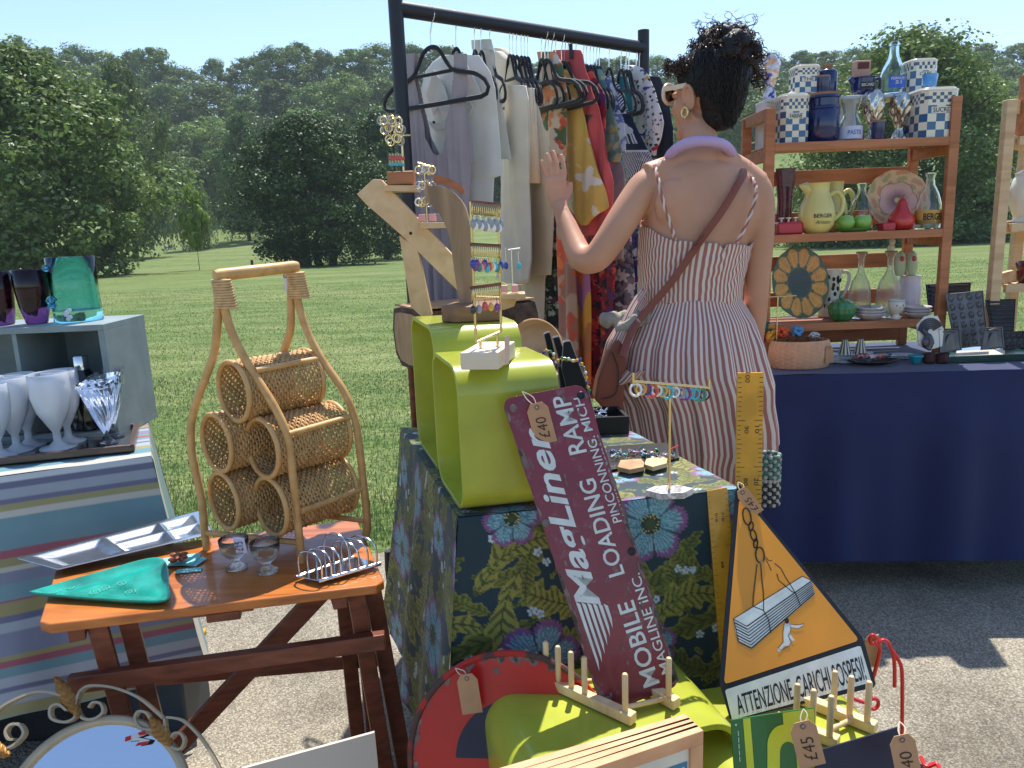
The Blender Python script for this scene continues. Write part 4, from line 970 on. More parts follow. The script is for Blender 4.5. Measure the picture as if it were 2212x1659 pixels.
# left hand: palm towards the clothes, back of the hand to us
HDp = WD+.10
body.add([], [])
pc_ = [(1213, 452, HDp, .022), (1203, 425, HDp+.01, .030), (1200, 400, HDp+.015, .034), (1199, 383, HDp+.02, .032)]
Pp = spl([atd(x, y, d) for x, y, d, r in pc_], 4); rp = np.interp(np.linspace(0, 3, len(Pp)), range(4), [q[3] for q in pc_]); body.tube(Pp, list(rp), 16, up=(0, 1, 0), flat=.45)
fing = [[(1187, 396, .0, .0082), (1180, 376, .002, .0076), (1173, 358, .004, .0070), (1169, 345, .004, .0060)],
        [(1196, 388, .0, .0084), (1191, 366, .003, .0077), (1185, 346, .01, .0071), (1180, 331, .016, .0061)],
        [(1207, 386, .0, .0086), (1204, 362, .003, .0078), (1199, 341, .012, .0072), (1194, 325, .022, .0062)],
        [(1218, 392, .0, .0084), (1219, 370, .003, .0077), (1216, 350, .012, .0071), (1211, 333, .02, .0060)]]
for f in fing:
    body.tube(spl([atd(x, y, HDp+.02+dd) for x, y, dd, r in f], 4), list(np.interp(np.linspace(0, 3, 13), range(4), [q[3] for q in f])), 10)
th = [(1214, 440, .0, .012), (1226, 424, .012, .011), (1231, 408, .02, .0095), (1231, 394, .026, .0075)]
body.tube(spl([atd(x, y, HDp+dd) for x, y, dd, r in th], 4), list(np.interp(np.linspace(0, 3, 13), range(4), [q[3] for q in th])), 10)
# right hand at the front of the skirt
rh = WD+.13
body.tube([atd(1627, 760, rh-.01), atd(1624, 790, rh+.01), atd(1620, 812, rh+.02)], [.02, .03, .028], 12, up=(1, 0, 0), flat=.45)
for k, dx in enumerate((-9, -3, 3, 9)):
    body.tube([atd(1620+dx*.4, 808, rh+.01+k*.012), atd(1617+dx*.5, 830, rh+.02+k*.012), atd(1612+dx*.5, 846, rh+.035+k*.012)], [.0088, .0082, .0068], 8)
body.tube([atd(1622, 785, rh+.0), atd(1612, 806, rh-.015), atd(1606, 822, rh-.015)], [.011, .010, .008], 8)
# legs and feet below the hem
for x, dy in ((1475, .0), (1555, .03)):
    a = atd(x, 840, WD+dy); body.tube([a, (a.x, a.y, .52), (a.x, a.y-.01, .30), (a.x, a.y+.01, .085), (a.x, a.y+.02, .05)], [.085, .058, .052, .033, .03], 16)
    body.tube([(a.x, a.y-.03, .035), (a.x, a.y+.08, .04), (a.x, a.y+.19, .025)], [.032, .036, .022], 12, up=(0, 0, 1), flat=.7)
# head
Hc = atd(1524, 205, WD+.05); HF = Vector((-.60, .80, 0)); HS = Vector((-.80, -.60, 0)); HU = Vector((0, 0, 1)); RH = Matrix((HF, HS, HU)).transposed()
def hp_(f, s, u): return Hc+HF*f+HS*s+HU*u
body.ell(hp_(-.012, 0, .028), (.098, .076, .092), 24, RH)
body.ell(hp_(.035, 0, -.03), (.062, .062, .075), 24, RH)
body.ell(hp_(.052, 0, -.072), (.042, .044, .036), 20, RH)
body.tube([hp_(-.01, .052, -.055), hp_(.03, .046, -.085), hp_(.07, .022, -.102), hp_(.083, 0, -.104)], [.02, .018, .016, .016], 10); body.tube([hp_(-.01, -.052, -.055), hp_(.03, -.046, -.085), hp_(.07, -.022, -.102), hp_(.083, 0, -.104)], [.02, .018, .016, .016], 10)
body.ell(hp_(.055, .035, -.028), (.03, .026, .028), 14, RH); body.ell(hp_(.055, -.035, -.028), (.03, .026, .028), 14, RH)
body.tube([hp_(.088, 0, .018), hp_(.102, 0, -.01), hp_(.112, 0, -.03), hp_(.098, 0, -.04)], [.008, .011, .014, .010], 12)
body.ell(hp_(.094, 0, -.058), (.012, .024, .008), 12, RH); body.ell(hp_(.092, 0, -.070), (.011, .020, .008), 12, RH)
for s_ in (1, -1):   # ears
    ear = [hp_(-.004+.017*math.cos(a), s_*(.079+.006*math.sin(a)), -.012+.031*math.sin(a)) for a in np.linspace(-.5, 4.6, 12)]
    body.tube(ear, .0058, 8); body.ell(hp_(-.002, s_*.076, -.012), (.014, .006, .026), 10, RH); body.ell(hp_(.002, s_*.079, -.041), (.009, .005, .009), 10, RH)
    body.ell(hp_(.082, s_*.03, .008), (.012, .016, .010), 12, RH)
bo_ = voxel(body, 'body', MSKIN, per, .003, 4)
bm = bmesh.new(); bm.from_mesh(bo_.data); hc_ = atd(1200, 385, HDp)-WM[per.name].to_translation(); hd_ = Hc-WM[per.name].to_translation()
sv = [v for v in bm.verts if (v.co-hc_).length > .10 and (v.co-hd_).length > .15]
for _ in range(22): bmesh.ops.smooth_vert(bm, verts=sv, factor=.5, use_axis_x=True, use_axis_y=True, use_axis_z=True)
bm.to_mesh(bo_.data); bm.free()
# hair
MHAIR = M('dark_hair', (20, 15, 15), .5, var=(40, .4), bmp=(160, .9, .004), spec=.4)
MCURL = M('curl_brown', (58, 36, 26), .42, var=(30, .4), spec=.5)
hb = MB(); rh_ = np.random.default_rng(11)
hb.ell(hp_(-.022, 0, .045), (.100, .085, .094), 24, RH)
hb.ell(hp_(-.055, 0, .0), (.062, .072, .085), 20, RH)
hb.ell(hp_(-.050, 0, -.055), (.044, .056, .052), 18, RH)
hb.ell(hp_(.045, .0, .075), (.05, .062, .038), 18, RH); hb.ell(hp_(.03, .045, .05), (.03, .032, .03), 12, RH)
bun = atd(1566, 108, WD+.03)
hb.ell(bun-HU*.02, (.088, .082, .068), 22); hb.ell(bun-HU*.07+Vector((-.01, 0, 0)), (.088, .08, .06), 20)
for k in range(90):
    a = rh_.uniform(0, 6.28); e = rh_.uniform(-.5, 1.2); q = .085
    hb.ell(bun+Vector((math.cos(a)*math.cos(e)*q, math.sin(a)*math.cos(e)*q, math.sin(e)*.072-.02)), float(rh_.uniform(.010, .022)), 8)
voxel(hb, 'hair', MHAIR, per, .004, 2)
cu = MB()
def curl(p, dirv, L, rad, turns, w=.0014, n=26):
    dirv = Vector(dirv).normalized(); u = dirv.orthogonal().normalized(); v = dirv.cross(u); ph = rh_.uniform(0, 6.28); sg = rh_.choice((-1, 1)); pts = []
    for i in range(n):
        t = i/(n-1); a = ph+sg*turns*6.28*t; rr = rad*(.5+.5*t) if t < .8 else rad
        pts.append(Vector(p)+dirv*L*t+(u*math.cos(a)+v*math.sin(a))*rr+HU*(-.25*L*t*t))
    cu.tube(pts, [w]*(n-4)+[w*.8, w*.6, w*.4, w*.2], 4)
for k in range(430):
    a = rh_.uniform(0, 6.28); e = rh_.uniform(-.55, 1.3); dv = Vector((math.cos(a)*math.cos(e), math.sin(a)*math.cos(e), math.sin(e)))
    base = bun+Vector((dv.x*.088, dv.y*.08, dv.z*.072-.02)); dd = Vector((dv.x, dv.y, dv.z+.35))+Vector(rh_.normal(size=3).tolist())*.6
    curl(base, dd, float(rh_.uniform(.012, .042)), float(rh_.uniform(.004, .009)), float(rh_.uniform(1, 2.6)), float(rh_.uniform(.0009, .0018)))
for k in range(34):   # flyaways, crown
    a = rh_.uniform(0, 6.28); base = bun+Vector((math.cos(a)*.06, math.sin(a)*.05, .04)); curl(base, Vector((math.cos(a)*.5, 0, 1)), float(rh_.uniform(.05, .085)), .011, 1.5, .0007)
for k in range(110):  # hairline curls at temple and side
    f = rh_.uniform(-.02, .085); sd = .062+.02*(1-(f/.09)**2); base = hp_(f, sd*.95, rh_.uniform(.055, .10)); curl(base, HS*.6+HF*.5+Vector(rh_.normal(size=3).tolist())*.5, float(rh_.uniform(.012, .03)), float(rh_.uniform(.004, .008)), 1.6, .0012)
for k in range(36):
    base = bun+Vector((.075, 0, -.03-.07*rh_.random())); curl(base, Vector((.9, -.1, -.1-.5*rh_.random())), float(rh_.uniform(.025, .06)), .007, 1.8, .001)
for k in range(60):
    base = hp_(-.055-.02*rh_.random(), .05*rh_.uniform(-1, 1), -.055-.03*rh_.random()); curl(base, Vector((rh_.uniform(-.4, .4), -.4, -1)), .016, .003, 1, .0007)
cu.build('hair_curls', MCURL, per, recalc=False); cu = MB()
for k in range(900):   # strands drawn up from nape and temples to the bun
    a = rh_.uniform(-1.25, 1.25)+math.pi; z0 = -.098+.10*abs(math.sin(a))**.8+rh_.uniform(-.012, .012); P = []
    for t in np.linspace(0, 1, 9):
        u_ = lerp(z0, .135, t); rr_ = math.sqrt(max(.0, 1-((u_-.04)/.115)**2)) if u_ > .04 else interp([(-.12, .50), (-.10, .60), (-.05, .80), (0, .95), (.04, 1)], u_); aa = a+.25*math.sin(t*2+k)
        P.append(hp_(-.020+.112*rr_*math.cos(aa)*(1-.1*t), .093*rr_*math.sin(aa), u_)+Vector(rh_.normal(size=3).tolist())*.0012)
    cu.tube(P, float(rh_.uniform(.0010, .0022)), 4)
cu.build('hair_strands', MHAIR, per, recalc=False)
# sunglasses
MCREAM = M('cream_plastic', (226, 206, 180), .25, var=None, coat=.4); MLENS = M('dark_lens', (20, 16, 18), .08, var=None)
sg = MB(); cy = .012
for s_ in (1, -1):
    c0 = hp_(.108, s_*.034, cy); ring = [c0+HS*s_*.0+HS*(.030*math.cos(a))*(1.0)+HU*(.026*math.sin(a))*(1.15 if math.sin(a) > 0 else .9)-HF*.006*abs(math.cos(a)) for a in np.linspace(0, 6.283, 20, endpoint=False)]
    sg.tube(ring, .0058, 8, closed=True); sg.bar(hp_(.100, s_*.064, cy+.014), hp_(.0, s_*.083, cy+.008), .004, .013, up=(0, 0, 1))
sg.tube([hp_(.110, .008, cy+.006), hp_(.110, -.008, cy+.006)], .004, 8)
so_ = sg.build('sunglasses', MCREAM, per, recalc=False)
for s_ in (1, -1):
    ln = MB(); c0 = hp_(.108, s_*.034, cy); pts = [c0+HS*(.029*math.cos(a))+HU*(.026*math.sin(a)) for a in np.linspace(0, 6.283, 20, endpoint=False)]; ln.prism(pts, HF*.0015); ln.build('lens', MLENS, so_)
MGOLD = M('gold_metal', (.80, .58, .26), .25, 1, var=None)
mb = MB(); ec = hp_(.004, .084, -.052); mb.tube([ec+HF*.011*math.cos(a)+HU*.013*math.sin(a) for a in np.linspace(0, 6.283, 16, endpoint=False)], .0038, 8, closed=True); mb.build('earring', MGOLD, per)
# lavender padded neck band
MLAV = M('lavender_plastic', (188, 160, 200), .4, var=None)
mb = MB(); nk = [(1446, 362, WD+.075), (1443, 350, WD+.02), (1450, 332, WD-.035), (1474, 314, WD-.075), (1508, 305, WD-.095), (1545, 307, WD-.09), (1570, 318, WD-.06), (1582, 335, WD-.01), (1586, 352, WD+.06)]
mb.tube(spl([atd(*q) for q in nk], 6), .0145, 14, flat=1.0); mb.build('neck_band', MLAV, per)
mb = MB(); mb.tube(spl([atd(*q) for q in nk[6:]], 4), .016, 14); 
# ---- dress with stripes from the cloth's own uv
def stripe_mat(name, N, c1=(168, 106, 98), c2=(220, 204, 190), duty=.5, bm=(500, .25)):
    mt, nt, b = newmat(name); setp(b, .85, sheen=.1); uv = nd(nt, 'ShaderNodeUVMap', uv_map='UVMap'); sp = nd(nt, 'ShaderNodeSeparateXYZ'); nt.links.new(uv.outputs[0], sp.inputs[0])
    no = nd(nt, 'ShaderNodeTexNoise'); no.inputs['Scale'].default_value = 14; tc = nd(nt, 'ShaderNodeTexCoord'); nt.links.new(tc.outputs['Object'], no.inputs['Vector'])
    m0 = nd(nt, 'ShaderNodeMath', operation='MULTIPLY_ADD'); nt.links.new(no.outputs[0], m0.inputs[0]); m0.inputs[1].default_value = .003; nt.links.new(sp.outputs[0], m0.inputs[2])
    m1 = nd(nt, 'ShaderNodeMath', operation='MULTIPLY'); nt.links.new(m0.outputs[0], m1.inputs[0]); m1.inputs[1].default_value = N
    m2 = nd(nt, 'ShaderNodeMath', operation='FRACT'); nt.links.new(m1.outputs[0], m2.inputs[0])
    cr = nd(nt, 'ShaderNodeValToRGB'); e = cr.color_ramp.elements; e[0].color = (*lin(c1), 1); e[1].color = (*lin(c2), 1); e[0].position = duty-.04; e[1].position = duty+.04
    x = e.new(.96); x.color = (*lin(c2), 1); x = e.new(1.0); x.color = (*lin(c1), 1)
    nt.links.new(m2.outputs[0], cr.inputs[0]); nt.links.new(cr.outputs[0], b.inputs['Base Color']); bump(nt, b, *bm); return mt
MSTR1 = stripe_mat('seersucker_bodice', 72); MSTR2 = stripe_mat('seersucker_skirt', 98)
def ring_at(tab, y, n, grow=0, p=2.2, pleat=0, k=0, ph=0, dd=WD, rot=0):
    xl = interp([(r[0], r[1]) for r in tab], y); xr = interp([(r[0], r[2]) for r in tab], y); dh = interp([(r[0], r[3]) for r in tab], y)
    a = atd(xl, y, dd); c = atd(xr, y, dd); m_ = (a+c)/2; hw = (c-a).length/2+grow; ax = (c-a).normalized(); ring = []
    for i in range(n):
        t = 2*math.pi*i/n; cs, sn = math.cos(t), math.sin(t); pl = 1+pleat*(math.sin(k*t+ph)*.6+math.sin(k*.53*t+1.3)*.5+math.sin(k*1.7*t+ph*2)*.25)
        ring.append(m_+ax*hw*pl*abs(cs)**(2/p)*(1 if cs > 0 else -1)+Vector((0, 1, 0))*(dh+grow)*pl*abs(sn)**(2/p)*(1 if sn > 0 else -1))
    return ring
BT = [(480, 1388, 1632, .112), (520, 1386, 1618, .114), (560, 1384, 1607, .110), (600, 1384, 1598, .104), (645, 1384, 1594, .102)]
def top_y(t):   # neckline height (V px) round the body; -pi/2 is the back
    x = math.cos(t); 
    if math.sin(t) < 0: return interp([(-1, 489), (-.9, 492), (-.72, 508), (-.5, 518), (-.1, 521), (.2, 524), (.27, 540), (.34, 524), (.6, 527), (.85, 530), (1, 520)], x)
    return 485+10*math.cos(x*3)
n = 128; nv = 34
Rg = {}
def bod(u, v):
    i = int(round(u*n)) % n; t = 2*math.pi*i/n; yt = top_y(t); y = yt+(648-yt)*v; key = round(y*2)
    if key not in Rg: Rg[key] = ring_at(BT, y, n, .004, 2.3)
    p = Rg[key][i]; return p+(p-atd(1495, 570, WD+.0)).normalized()*(.0022*math.sin(t*9+v*17)*math.sin(v*11+t*3)+.0012*math.sin(t*23+v*31))
mb = MB(); mb.grid(bod, n, nv, uv=True)
bo = mb.build('dress_bodice', MSTR1, per, recalc=False, angle=0); bo.modifiers.new('s', 'SOLIDIFY').thickness = .003
ST_ = [(640, 1383, 1596, .104), (655, 1374, 1604, .112), (690, 1346, 1624, .15), (740, 1318, 1640, .19), (790, 1306, 1652, .21), (820, 1314, 1660, .215), (860, 1336, 1660, .205), (910, 1346, 1668, .20), (945, 1352, 1670, .195), (975, 1368, 1652, .18), (1010, 1390, 1640, .165), (1050, 1420, 1625, .15)]
Sg = {}; n2 = 300
def skr(u, v):
    i = int(round(u*n2)) % n2; y = 642+(1058-642)*v; key = round(y*1.2)
    if key not in Sg: Sg[key] = ring_at(ST_, y, n2, 0, 2.15, (.035+.04*v)*min(1, v*5), 19, 1.1+v*1.2)
    return Sg[key][i]
mb = MB(); mb.grid(skr, n2, 70, uv=True); sk = mb.build('dress_skirt', MSTR2, per, recalc=False, angle=0); sk.modifiers.new('s', 'SOLIDIFY').thickness = .003
# bunched tuck at the left hip
mb = MB(); tk = spl([atd(1392, 625, WD-.08), atd(1370, 660, WD-.10), atd(1352, 700, WD-.12), atd(1330, 750, WD-.13), atd(1322, 795, WD-.13), atd(1345, 825, WD-.15), atd(1372, 800, WD-.17)], 6)
mb.grid(lambda u, v: tk[int(v*(len(tk)-1))]+Vector((math.cos(u*6.283)*.022*(.5+v*.7), math.sin(u*6.283)*.03*(.4+v*.6), .004*math.sin(u*25))), 40, len(tk)-1, uv=True)
mb.build('dress_tuck', stripe_mat('seersucker_tuck', 16), per, recalc=False, angle=0)
# rope straps
MROPE = stripe_mat('twisted_strap', 1)
for pts in ([(1414, 356, WD-.055), (1421, 385, WD-.098), (1434, 440, WD-.118), (1450, 490, WD-.122), (1458, 517, WD-.122)], [(1621, 380, WD-.05), (1632, 400, WD-.085), (1631, 430, WD-.108), (1612, 485, WD-.118), (1592, 524, WD-.120)], ):
    P = spl([atd(*q) for q in pts], 14); mb = MB(); N = len(P)
    for h_ in (0, math.pi):
        Q = []
        for i, p in enumerate(P):
            t = (P[min(i+1, N-1)]-P[max(i-1, 0)]).normalized(); u = t.cross(Vector((0, 1, 0))).normalized(); v = t.cross(u); a = i*.62+h_; Q.append(p+(u*math.cos(a)+v*math.sin(a))*.0026)
        mb.tube(Q, .0030, 7, col=lin((222, 204, 190)) if h_ else lin((172, 106, 98)))
    mb.build('strap', VC('strap_cloth', .85), per)
# brown cross body strap and bag, bundle of cloth at the hip
MLEA = M('tan_leather', (128, 66, 50), .45, var=(8, .12), bmp=(260, .2))
bag = thing('handbag', 'tan leather shoulder bag hanging at the woman\'s left hip on a long strap', 'bag', tuple(atd(1330, 830, WD-.1)))
P = spl([atd(1594, 352, WD-.0), atd(1607, 371, WD-.062), atd(1592, 402, WD-.108), atd(1560, 455, WD-.128), atd(1520, 510, WD-.130), atd(1480, 568, WD-.128), atd(1440, 622, WD-.126), atd(1400, 668, WD-.13), atd(1365, 715, WD-.16), atd(1345, 770, WD-.2)], 6)
mb = MB(); mb.tube(P, .0105, 8, up=(0, 1, 0), flat=.18); mb.build('strap', MLEA, bag)
mb = MB(); c_ = atd(1512, 520, WD-.135); c2_ = atd(1521, 507, WD-.135)
for a in (c_, atd(1505, 531, WD-.135)): mb.tube([a+Vector((-.014, 0, -.010)), a+Vector((-.014, 0, -.010))*.5+Vector((0, -.006, 0)), a+Vector((.012, 0, .012))], .0025, 6)
mb.build('buckle', MLEA, bag)
pts = [atd(x, y, WD-.17) for x, y in ((1338, 735), (1356, 760), (1350, 830), (1345, 900), (1300, 880), (1284, 862), (1292, 820), (1312, 770), (1330, 738))]
mb = MB(); mb.prism(pts, (0, .07, 0)); mb.build('pouch', MLEA, bag, bevel=.006, seg=3)
mb = MB(); fp = spl([atd(1322, 760, WD-.175), atd(1336, 800, WD-.178), atd(1330, 850, WD-.178), atd(1300, 862, WD-.178)], 5); mb.tube(fp, .0016, 6); mb.build('seam', MBLK, bag)
MLN = M('grey_linen_roll', (158, 148, 134), .9, var=(20, .15), bmp=(90, .8, .006))
rb = MB()
for k in range(13):
    a = lerp(Vector((1304, 690, 0)), Vector((1396, 688, 0)), k/12); rb.ell(atd(a.x, a.y+3*math.sin(k*2), WD-.10-.01*math.sin(k)), (.014, .026, .021+.005*k/12+.003*math.sin(k*2.2)), 12)
rb.tube([atd(1330, 712, WD-.12), atd(1360, 705, WD-.13), atd(1380, 690, WD-.13)], [.016, .02, .018], 10)
ro = voxel(rb, 'rolled_cloth', MLN, None, .004, 2); tag(ro, 'rolled grey linen cloth tucked at the woman\'s left hip', 'cloth roll')
# ================================================================== signs and props in front
MTAG = M('kraft_card', (182, 140, 104), .85, var=(30, .08)); MSTRING = M('cotton_string', (206, 192, 168), .9, var=None); MINK = M('pen_ink', (70, 50, 40), .8, var=None)
MWHT = M('enamel_white', (206, 210, 204), .45, var=(30, .1)); MBLKP = M('black_paint', (24, 24, 28), .45, var=(60, .3)); MRUST = M('bare_worn_metal', (122, 104, 98), .6, .4, var=(50, .35), bmp=(80, .5))
def price_tag(label, x, y, L, W, ang, d, txt=None, tilt=0.15, up_str=None, group='brown card price tags'):
    """x,y = V px of the string hole; ang = direction the tag hangs (deg from straight down, + to the right)"""
    o = thing('price_tag', label, 'price tag', tuple(atd(x, y, d)), group); c = atd(x, y, d); a = math.radians(ang)
    dn = Vector((math.sin(a), -tilt*math.cos(a)*.5, -math.cos(a))).normalized(); sd = Vector((math.cos(a), 0, math.sin(a))); nrm = sd.cross(dn).normalized()
    if nrm.y > 0: nrm = -nrm
    h = W/2; out = [(-h*.55, -.008), (h*.55, -.008), (h, .004), (h, L), (-h, L), (-h, .004)]
    P = lambda u, v, e=0: c+sd*u+dn*v+nrm*e
    mb = MB(); mb.prism([P(u, v) for u, v in out], nrm*.0012); cd = mb.build('card', MTAG, o, smooth=False)
    mb = MB(); mb.tube([P(.0035*math.cos(t), .0035*math.sin(t), .0016) for t in np.linspace(0, 6.283, 12, endpoint=False)], .0009, 6, closed=True); mb.build('eyelet', MRUST, cd)
    if up_str:
        e = atd(*up_str); mb = MB(); mb.tube(spl([P(0, 0, .002), lerp(P(0, 0, .002), e, .5)+Vector((.006, 0, .004)), e], 5), .0010, 5); mb.tube(spl([P(0, 0, .002), lerp(P(0, 0, .002), e, .5)+Vector((-.004, 0, .0)), e], 5), .0010, 5); mb.build('string', MSTRING, o)
    if txt:
        q = Quad(P(-h*.8, L*.95), P(h*.8, L*.95), P(h*.8, L*.1), P(-h*.8, L*.1)); q.n = nrm
        lettering(cd, txt, q, (.22, .12, .82, .8), MINK, rot=90, bold=-.004, lift=.0018, shear=.1)
    return o
# ---- maroon enamel sign
pb, pt = atd(1386, 1512, 1.19), atd(1172, 843, 1.322)
hx = Vector((math.cos(.12), math.sin(.12), 0)); up_ = pt-pb; nS = hx.cross(up_).normalized()
if nS.y > 0: nS = -nS
cor = [atp(x, y, pb, nS) for x, y in ((1303, 1543), (1470, 1480), (1262, 829), (1083, 862))]
SQ = Quad(*cor)
o = thing('enamel_sign', 'tall scuffed maroon metal sign with pale lettering, leaning in the peg rack', 'sign', tuple(pb))
mb = MB(); rr = rrect(0, 0, 1, 1, .12, 6); edge = [(s, (t-.5)*1+.5) for s, t in rr]
pl = []
for s, t in edge:   # rounder across the short side: squeeze corner in t
    t2 = t; 
    if t < .12: t2 = t*.28+ (0 if t else 0)
    elif t > .88: t2 = 1-(1-t)*.28
    else: t2 = lerp(.034, .966, (t-.12)/.76)
    pl.append((s, t2))
jr = random.Random(2)
dens = []
for (a, b), (c_, d_) in zip(pl, pl[1:]+pl[:1]):
    L = math.hypot((c_-a)*.15, (d_-b)*.57); k = max(1, int(L/.012))
    for i in range(k): dens.append((lerp(a, c_, i/k)+jr.uniform(-.006, .006)*(k > 2), lerp(b, d_, i/k)))
mb.prism([SQ(s, t, -.0016) for s, t in dens], SQ.n*.0016)
mt, nt, b = newmat('maroon_enamel'); setp(b, .38, coat=.25)
c_m = vary(nt, lin((120, 34, 50)), 7, .25, detail=6)
tc = nd(nt, 'ShaderNodeTexCoord'); nz = nd(nt, 'ShaderNodeTexNoise'); nz.inputs['Scale'].default_value = 38; nz.inputs['Detail'].default_value = 8; nz.inputs['Roughness'].default_value = .75; nt.links.new(tc.outputs['Object'], nz.inputs['Vector'])
cr = nd(nt, 'ShaderNodeValToRGB'); cr.color_ramp.elements[0].position = .55; cr.color_ramp.elements[1].position = .68; nt.links.new(nz.outputs[0], cr.inputs[0])
mx = nd(nt, 'ShaderNodeMix', data_type='RGBA'); nt.links.new(cr.outputs[0], mx.inputs[0]); nt.links.new(c_m, mx.inputs[6]); mx.inputs[7].default_value = (*lin((126, 96, 96)), 1); nt.links.new(mx.outputs[2], b.inputs['Base Color']); bump(nt, b, 30, .25, .002)
pl_ = mb.build('plate', mt, o, smooth=False, bevel=.0006)
for txt, bx, bold, sh in (('MagLiner', (.10, .315, .47, .895), .022, .28), ('MOBILE', (.56, .03, .77, .30), .012, 0), ('MAGLINE INC.', (.82, .05, .94, .375), .006, 0), ('LOADING', (.57, .385, .77, .70), .012, 0), ('RAMP', (.57, .785, .78, .975), .012, 0), ('PINCONNING.', (.82, .545, .93, .83), .006, 0), ('MICH.', (.82, .848, .93, .972), .008, 0)):
    lettering(pl_, txt, SQ, bx, MWHT, rot=90, bold=bold, shear=sh)
lettering(pl_, 'PATENT NOS. 2,649,369', SQ, (.955, .56, .975, .83), MWHT, rot=90, bold=0)
wing = []
for k in range(6):
    s0 = .10+k*.062; t_end = .125+.022*k; wing.append([(s0, .345-.006*k), (s0+.042, .335-.006*k), (s0+.040, t_end+.03), (s0+.015, t_end)])
shape(pl_, SQ, wing, MWHT, .0008, 'emblem')
wear = []
for k in range(84):
    e = jr.random(); 
    if k < 52: s0, t0 = (.0 if k % 2 else .97)+jr.uniform(0, .03), jr.random()
    else: s0, t0 = jr.uniform(.05, .95), jr.random()
    sz = jr.uniform(.006, .04) if k < 52 else jr.uniform(.003, .014); n_ = 9; ph = jr.uniform(0, 6)
    wear.append([(min(.995, max(.005, s0+sz*1.3*math.cos(a)*(.6+.6*jr.random()))), min(.985, max(.015, t0+sz*1.1*math.sin(a)*(.5+.6*jr.random())))) for a in np.linspace(0, 6.283, n_, endpoint=False)])
shape(pl_, SQ, wear, MRUST, .0012, 'scuff')
for s0, t0 in ((.10, .965), (.92, .965), (.05, .60), (.93, .445), (.10, .035), (.92, .03)):
    mb = MB(); c0 = SQ(s0, t0, .001); u_ = (cor[1]-cor[0]).normalized(); v_ = SQ.n.cross(u_)
    mb.tube([c0+(u_*math.cos(a)+v_*math.sin(a))*.0058 for a in np.linspace(0, 6.283, 14, endpoint=False)], .0014, 6, closed=True); mb.add([c0+(u_*math.cos(a)+v_*math.sin(a))*.0048 for a in np.linspace(0, 6.283, 14, endpoint=False)], [tuple(range(14))], None); mb.build('eyelet', MRUST if s0 < .5 else MBLKP, pl_)
t_ = SQ(.37, .955, .006); pv = proj(t_)
price_tag('brown card tag tied at the top of the maroon sign', 1160, 880, .066, .038, 13, t_.y-.004, '£40', up_str=(1128, 846, pt.y-.002))
# ---- lime boxes on the ground
NB = Vector((-.022, 1.035, .006)); wdir = Vector((.965, .26, 0)).normalized(); bdep = Vector((-wdir.y, wdir.x, 0))
b3 = tube_box('box_shelf', 'large lime green box shelf on the ground under the peg rack and maroon sign', NB, bdep, wdir, .225, .40, .449, .06, .011)
# ---- peg rack helper
MDOW = wood('dowel_pine', (206, 170, 122), (228, 198, 152), .5, (12, 12, 4), 3)
def peg_rack(label, z, rails, pegs, cross, r=.0052):
    o = thing('peg_rack', label, 'plate rack', tuple(atz(*rails[0][0], z)), 'wooden peg racks')
    for a, b in rails:
        mb = MB(); mb.bar(atz(*a, z+.011)-Vector((0, 0, .0)), atz(*b, z+.011), .019, .018); mb.build('rail', MDOW, o, bevel=.0015)
    for bx, by, tx, ty in pegs:
        q = atz(bx, by, z+.02); top = atd(tx, ty, q.y); mb = MB(); mb.tube([q, Vector((q.x, q.y, top.z-.003)), Vector((q.x, q.y, top.z))], [r, r, r*.7], 12); mb.build('peg', MDOW, o)
    for a, b in cross:
        mb = MB(); mb.tube([atz(*a, z+.012), atz(*b, z+.012)], r*.85, 10); mb.build('cross_dowel', MDOW, o)
mc = lambda x, y: cv('Mm', x, y); oc = lambda x, y: cv('O', x, y)
peg_rack('peg rack holding the foot of the maroon sign on the lime box', .456, [(mc(1035, 1110), mc(1590, 1365)), (mc(1560, 1110), mc(1850, 1275))],
         [(*mc(a, b), *mc(c_, d_)) for a, b, c_, d_ in ((1068, 1105, 1058, 900), (1140, 1135, 1130, 928), (1217, 1170, 1207, 962), (1297, 1205, 1282, 992), (1540, 1312, 1525, 1093), (1800, 1225, 1800, 997), (1600, 1130, 1600, 920))], [(mc(1120, 1145), mc(1600, 1125)), (mc(1480, 1310), mc(1790, 1240))])
# ---- second lime box, right
N4 = atz(1532, 1690, .40); N4 = Vector((N4.x, N4.y, .006)); w4 = (atz(1988, 1610, .40)-atz(1545, 1680, .40)); w4.z = 0; D4 = w4.length; w4.normalize(); d4 = Vector((-w4.y, w4.x, 0))
tube_box('box_shelf', 'lime green box shelf at the lower right with a peg rack on it', N4, d4, w4, .235, D4, .394, .055, .011)
peg_rack('peg rack on the lower right lime box, in front of the triangular sign', .40, [(oc(690, 1265), oc(1120, 1435)), (oc(560, 1380), oc(910, 1515))],
         [(*oc(a, b), *oc(c_, d_)) for a, b, c_, d_ in ((880, 1320, 880, 1118), (970, 1355, 972, 1146), (1068, 1395, 1070, 1176), (762, 1425, 762, 1222), (858, 1478, 862, 1256), (672, 1390, 670, 1190))], [(oc(870, 1440), oc(1005, 1378))], r=.0054)
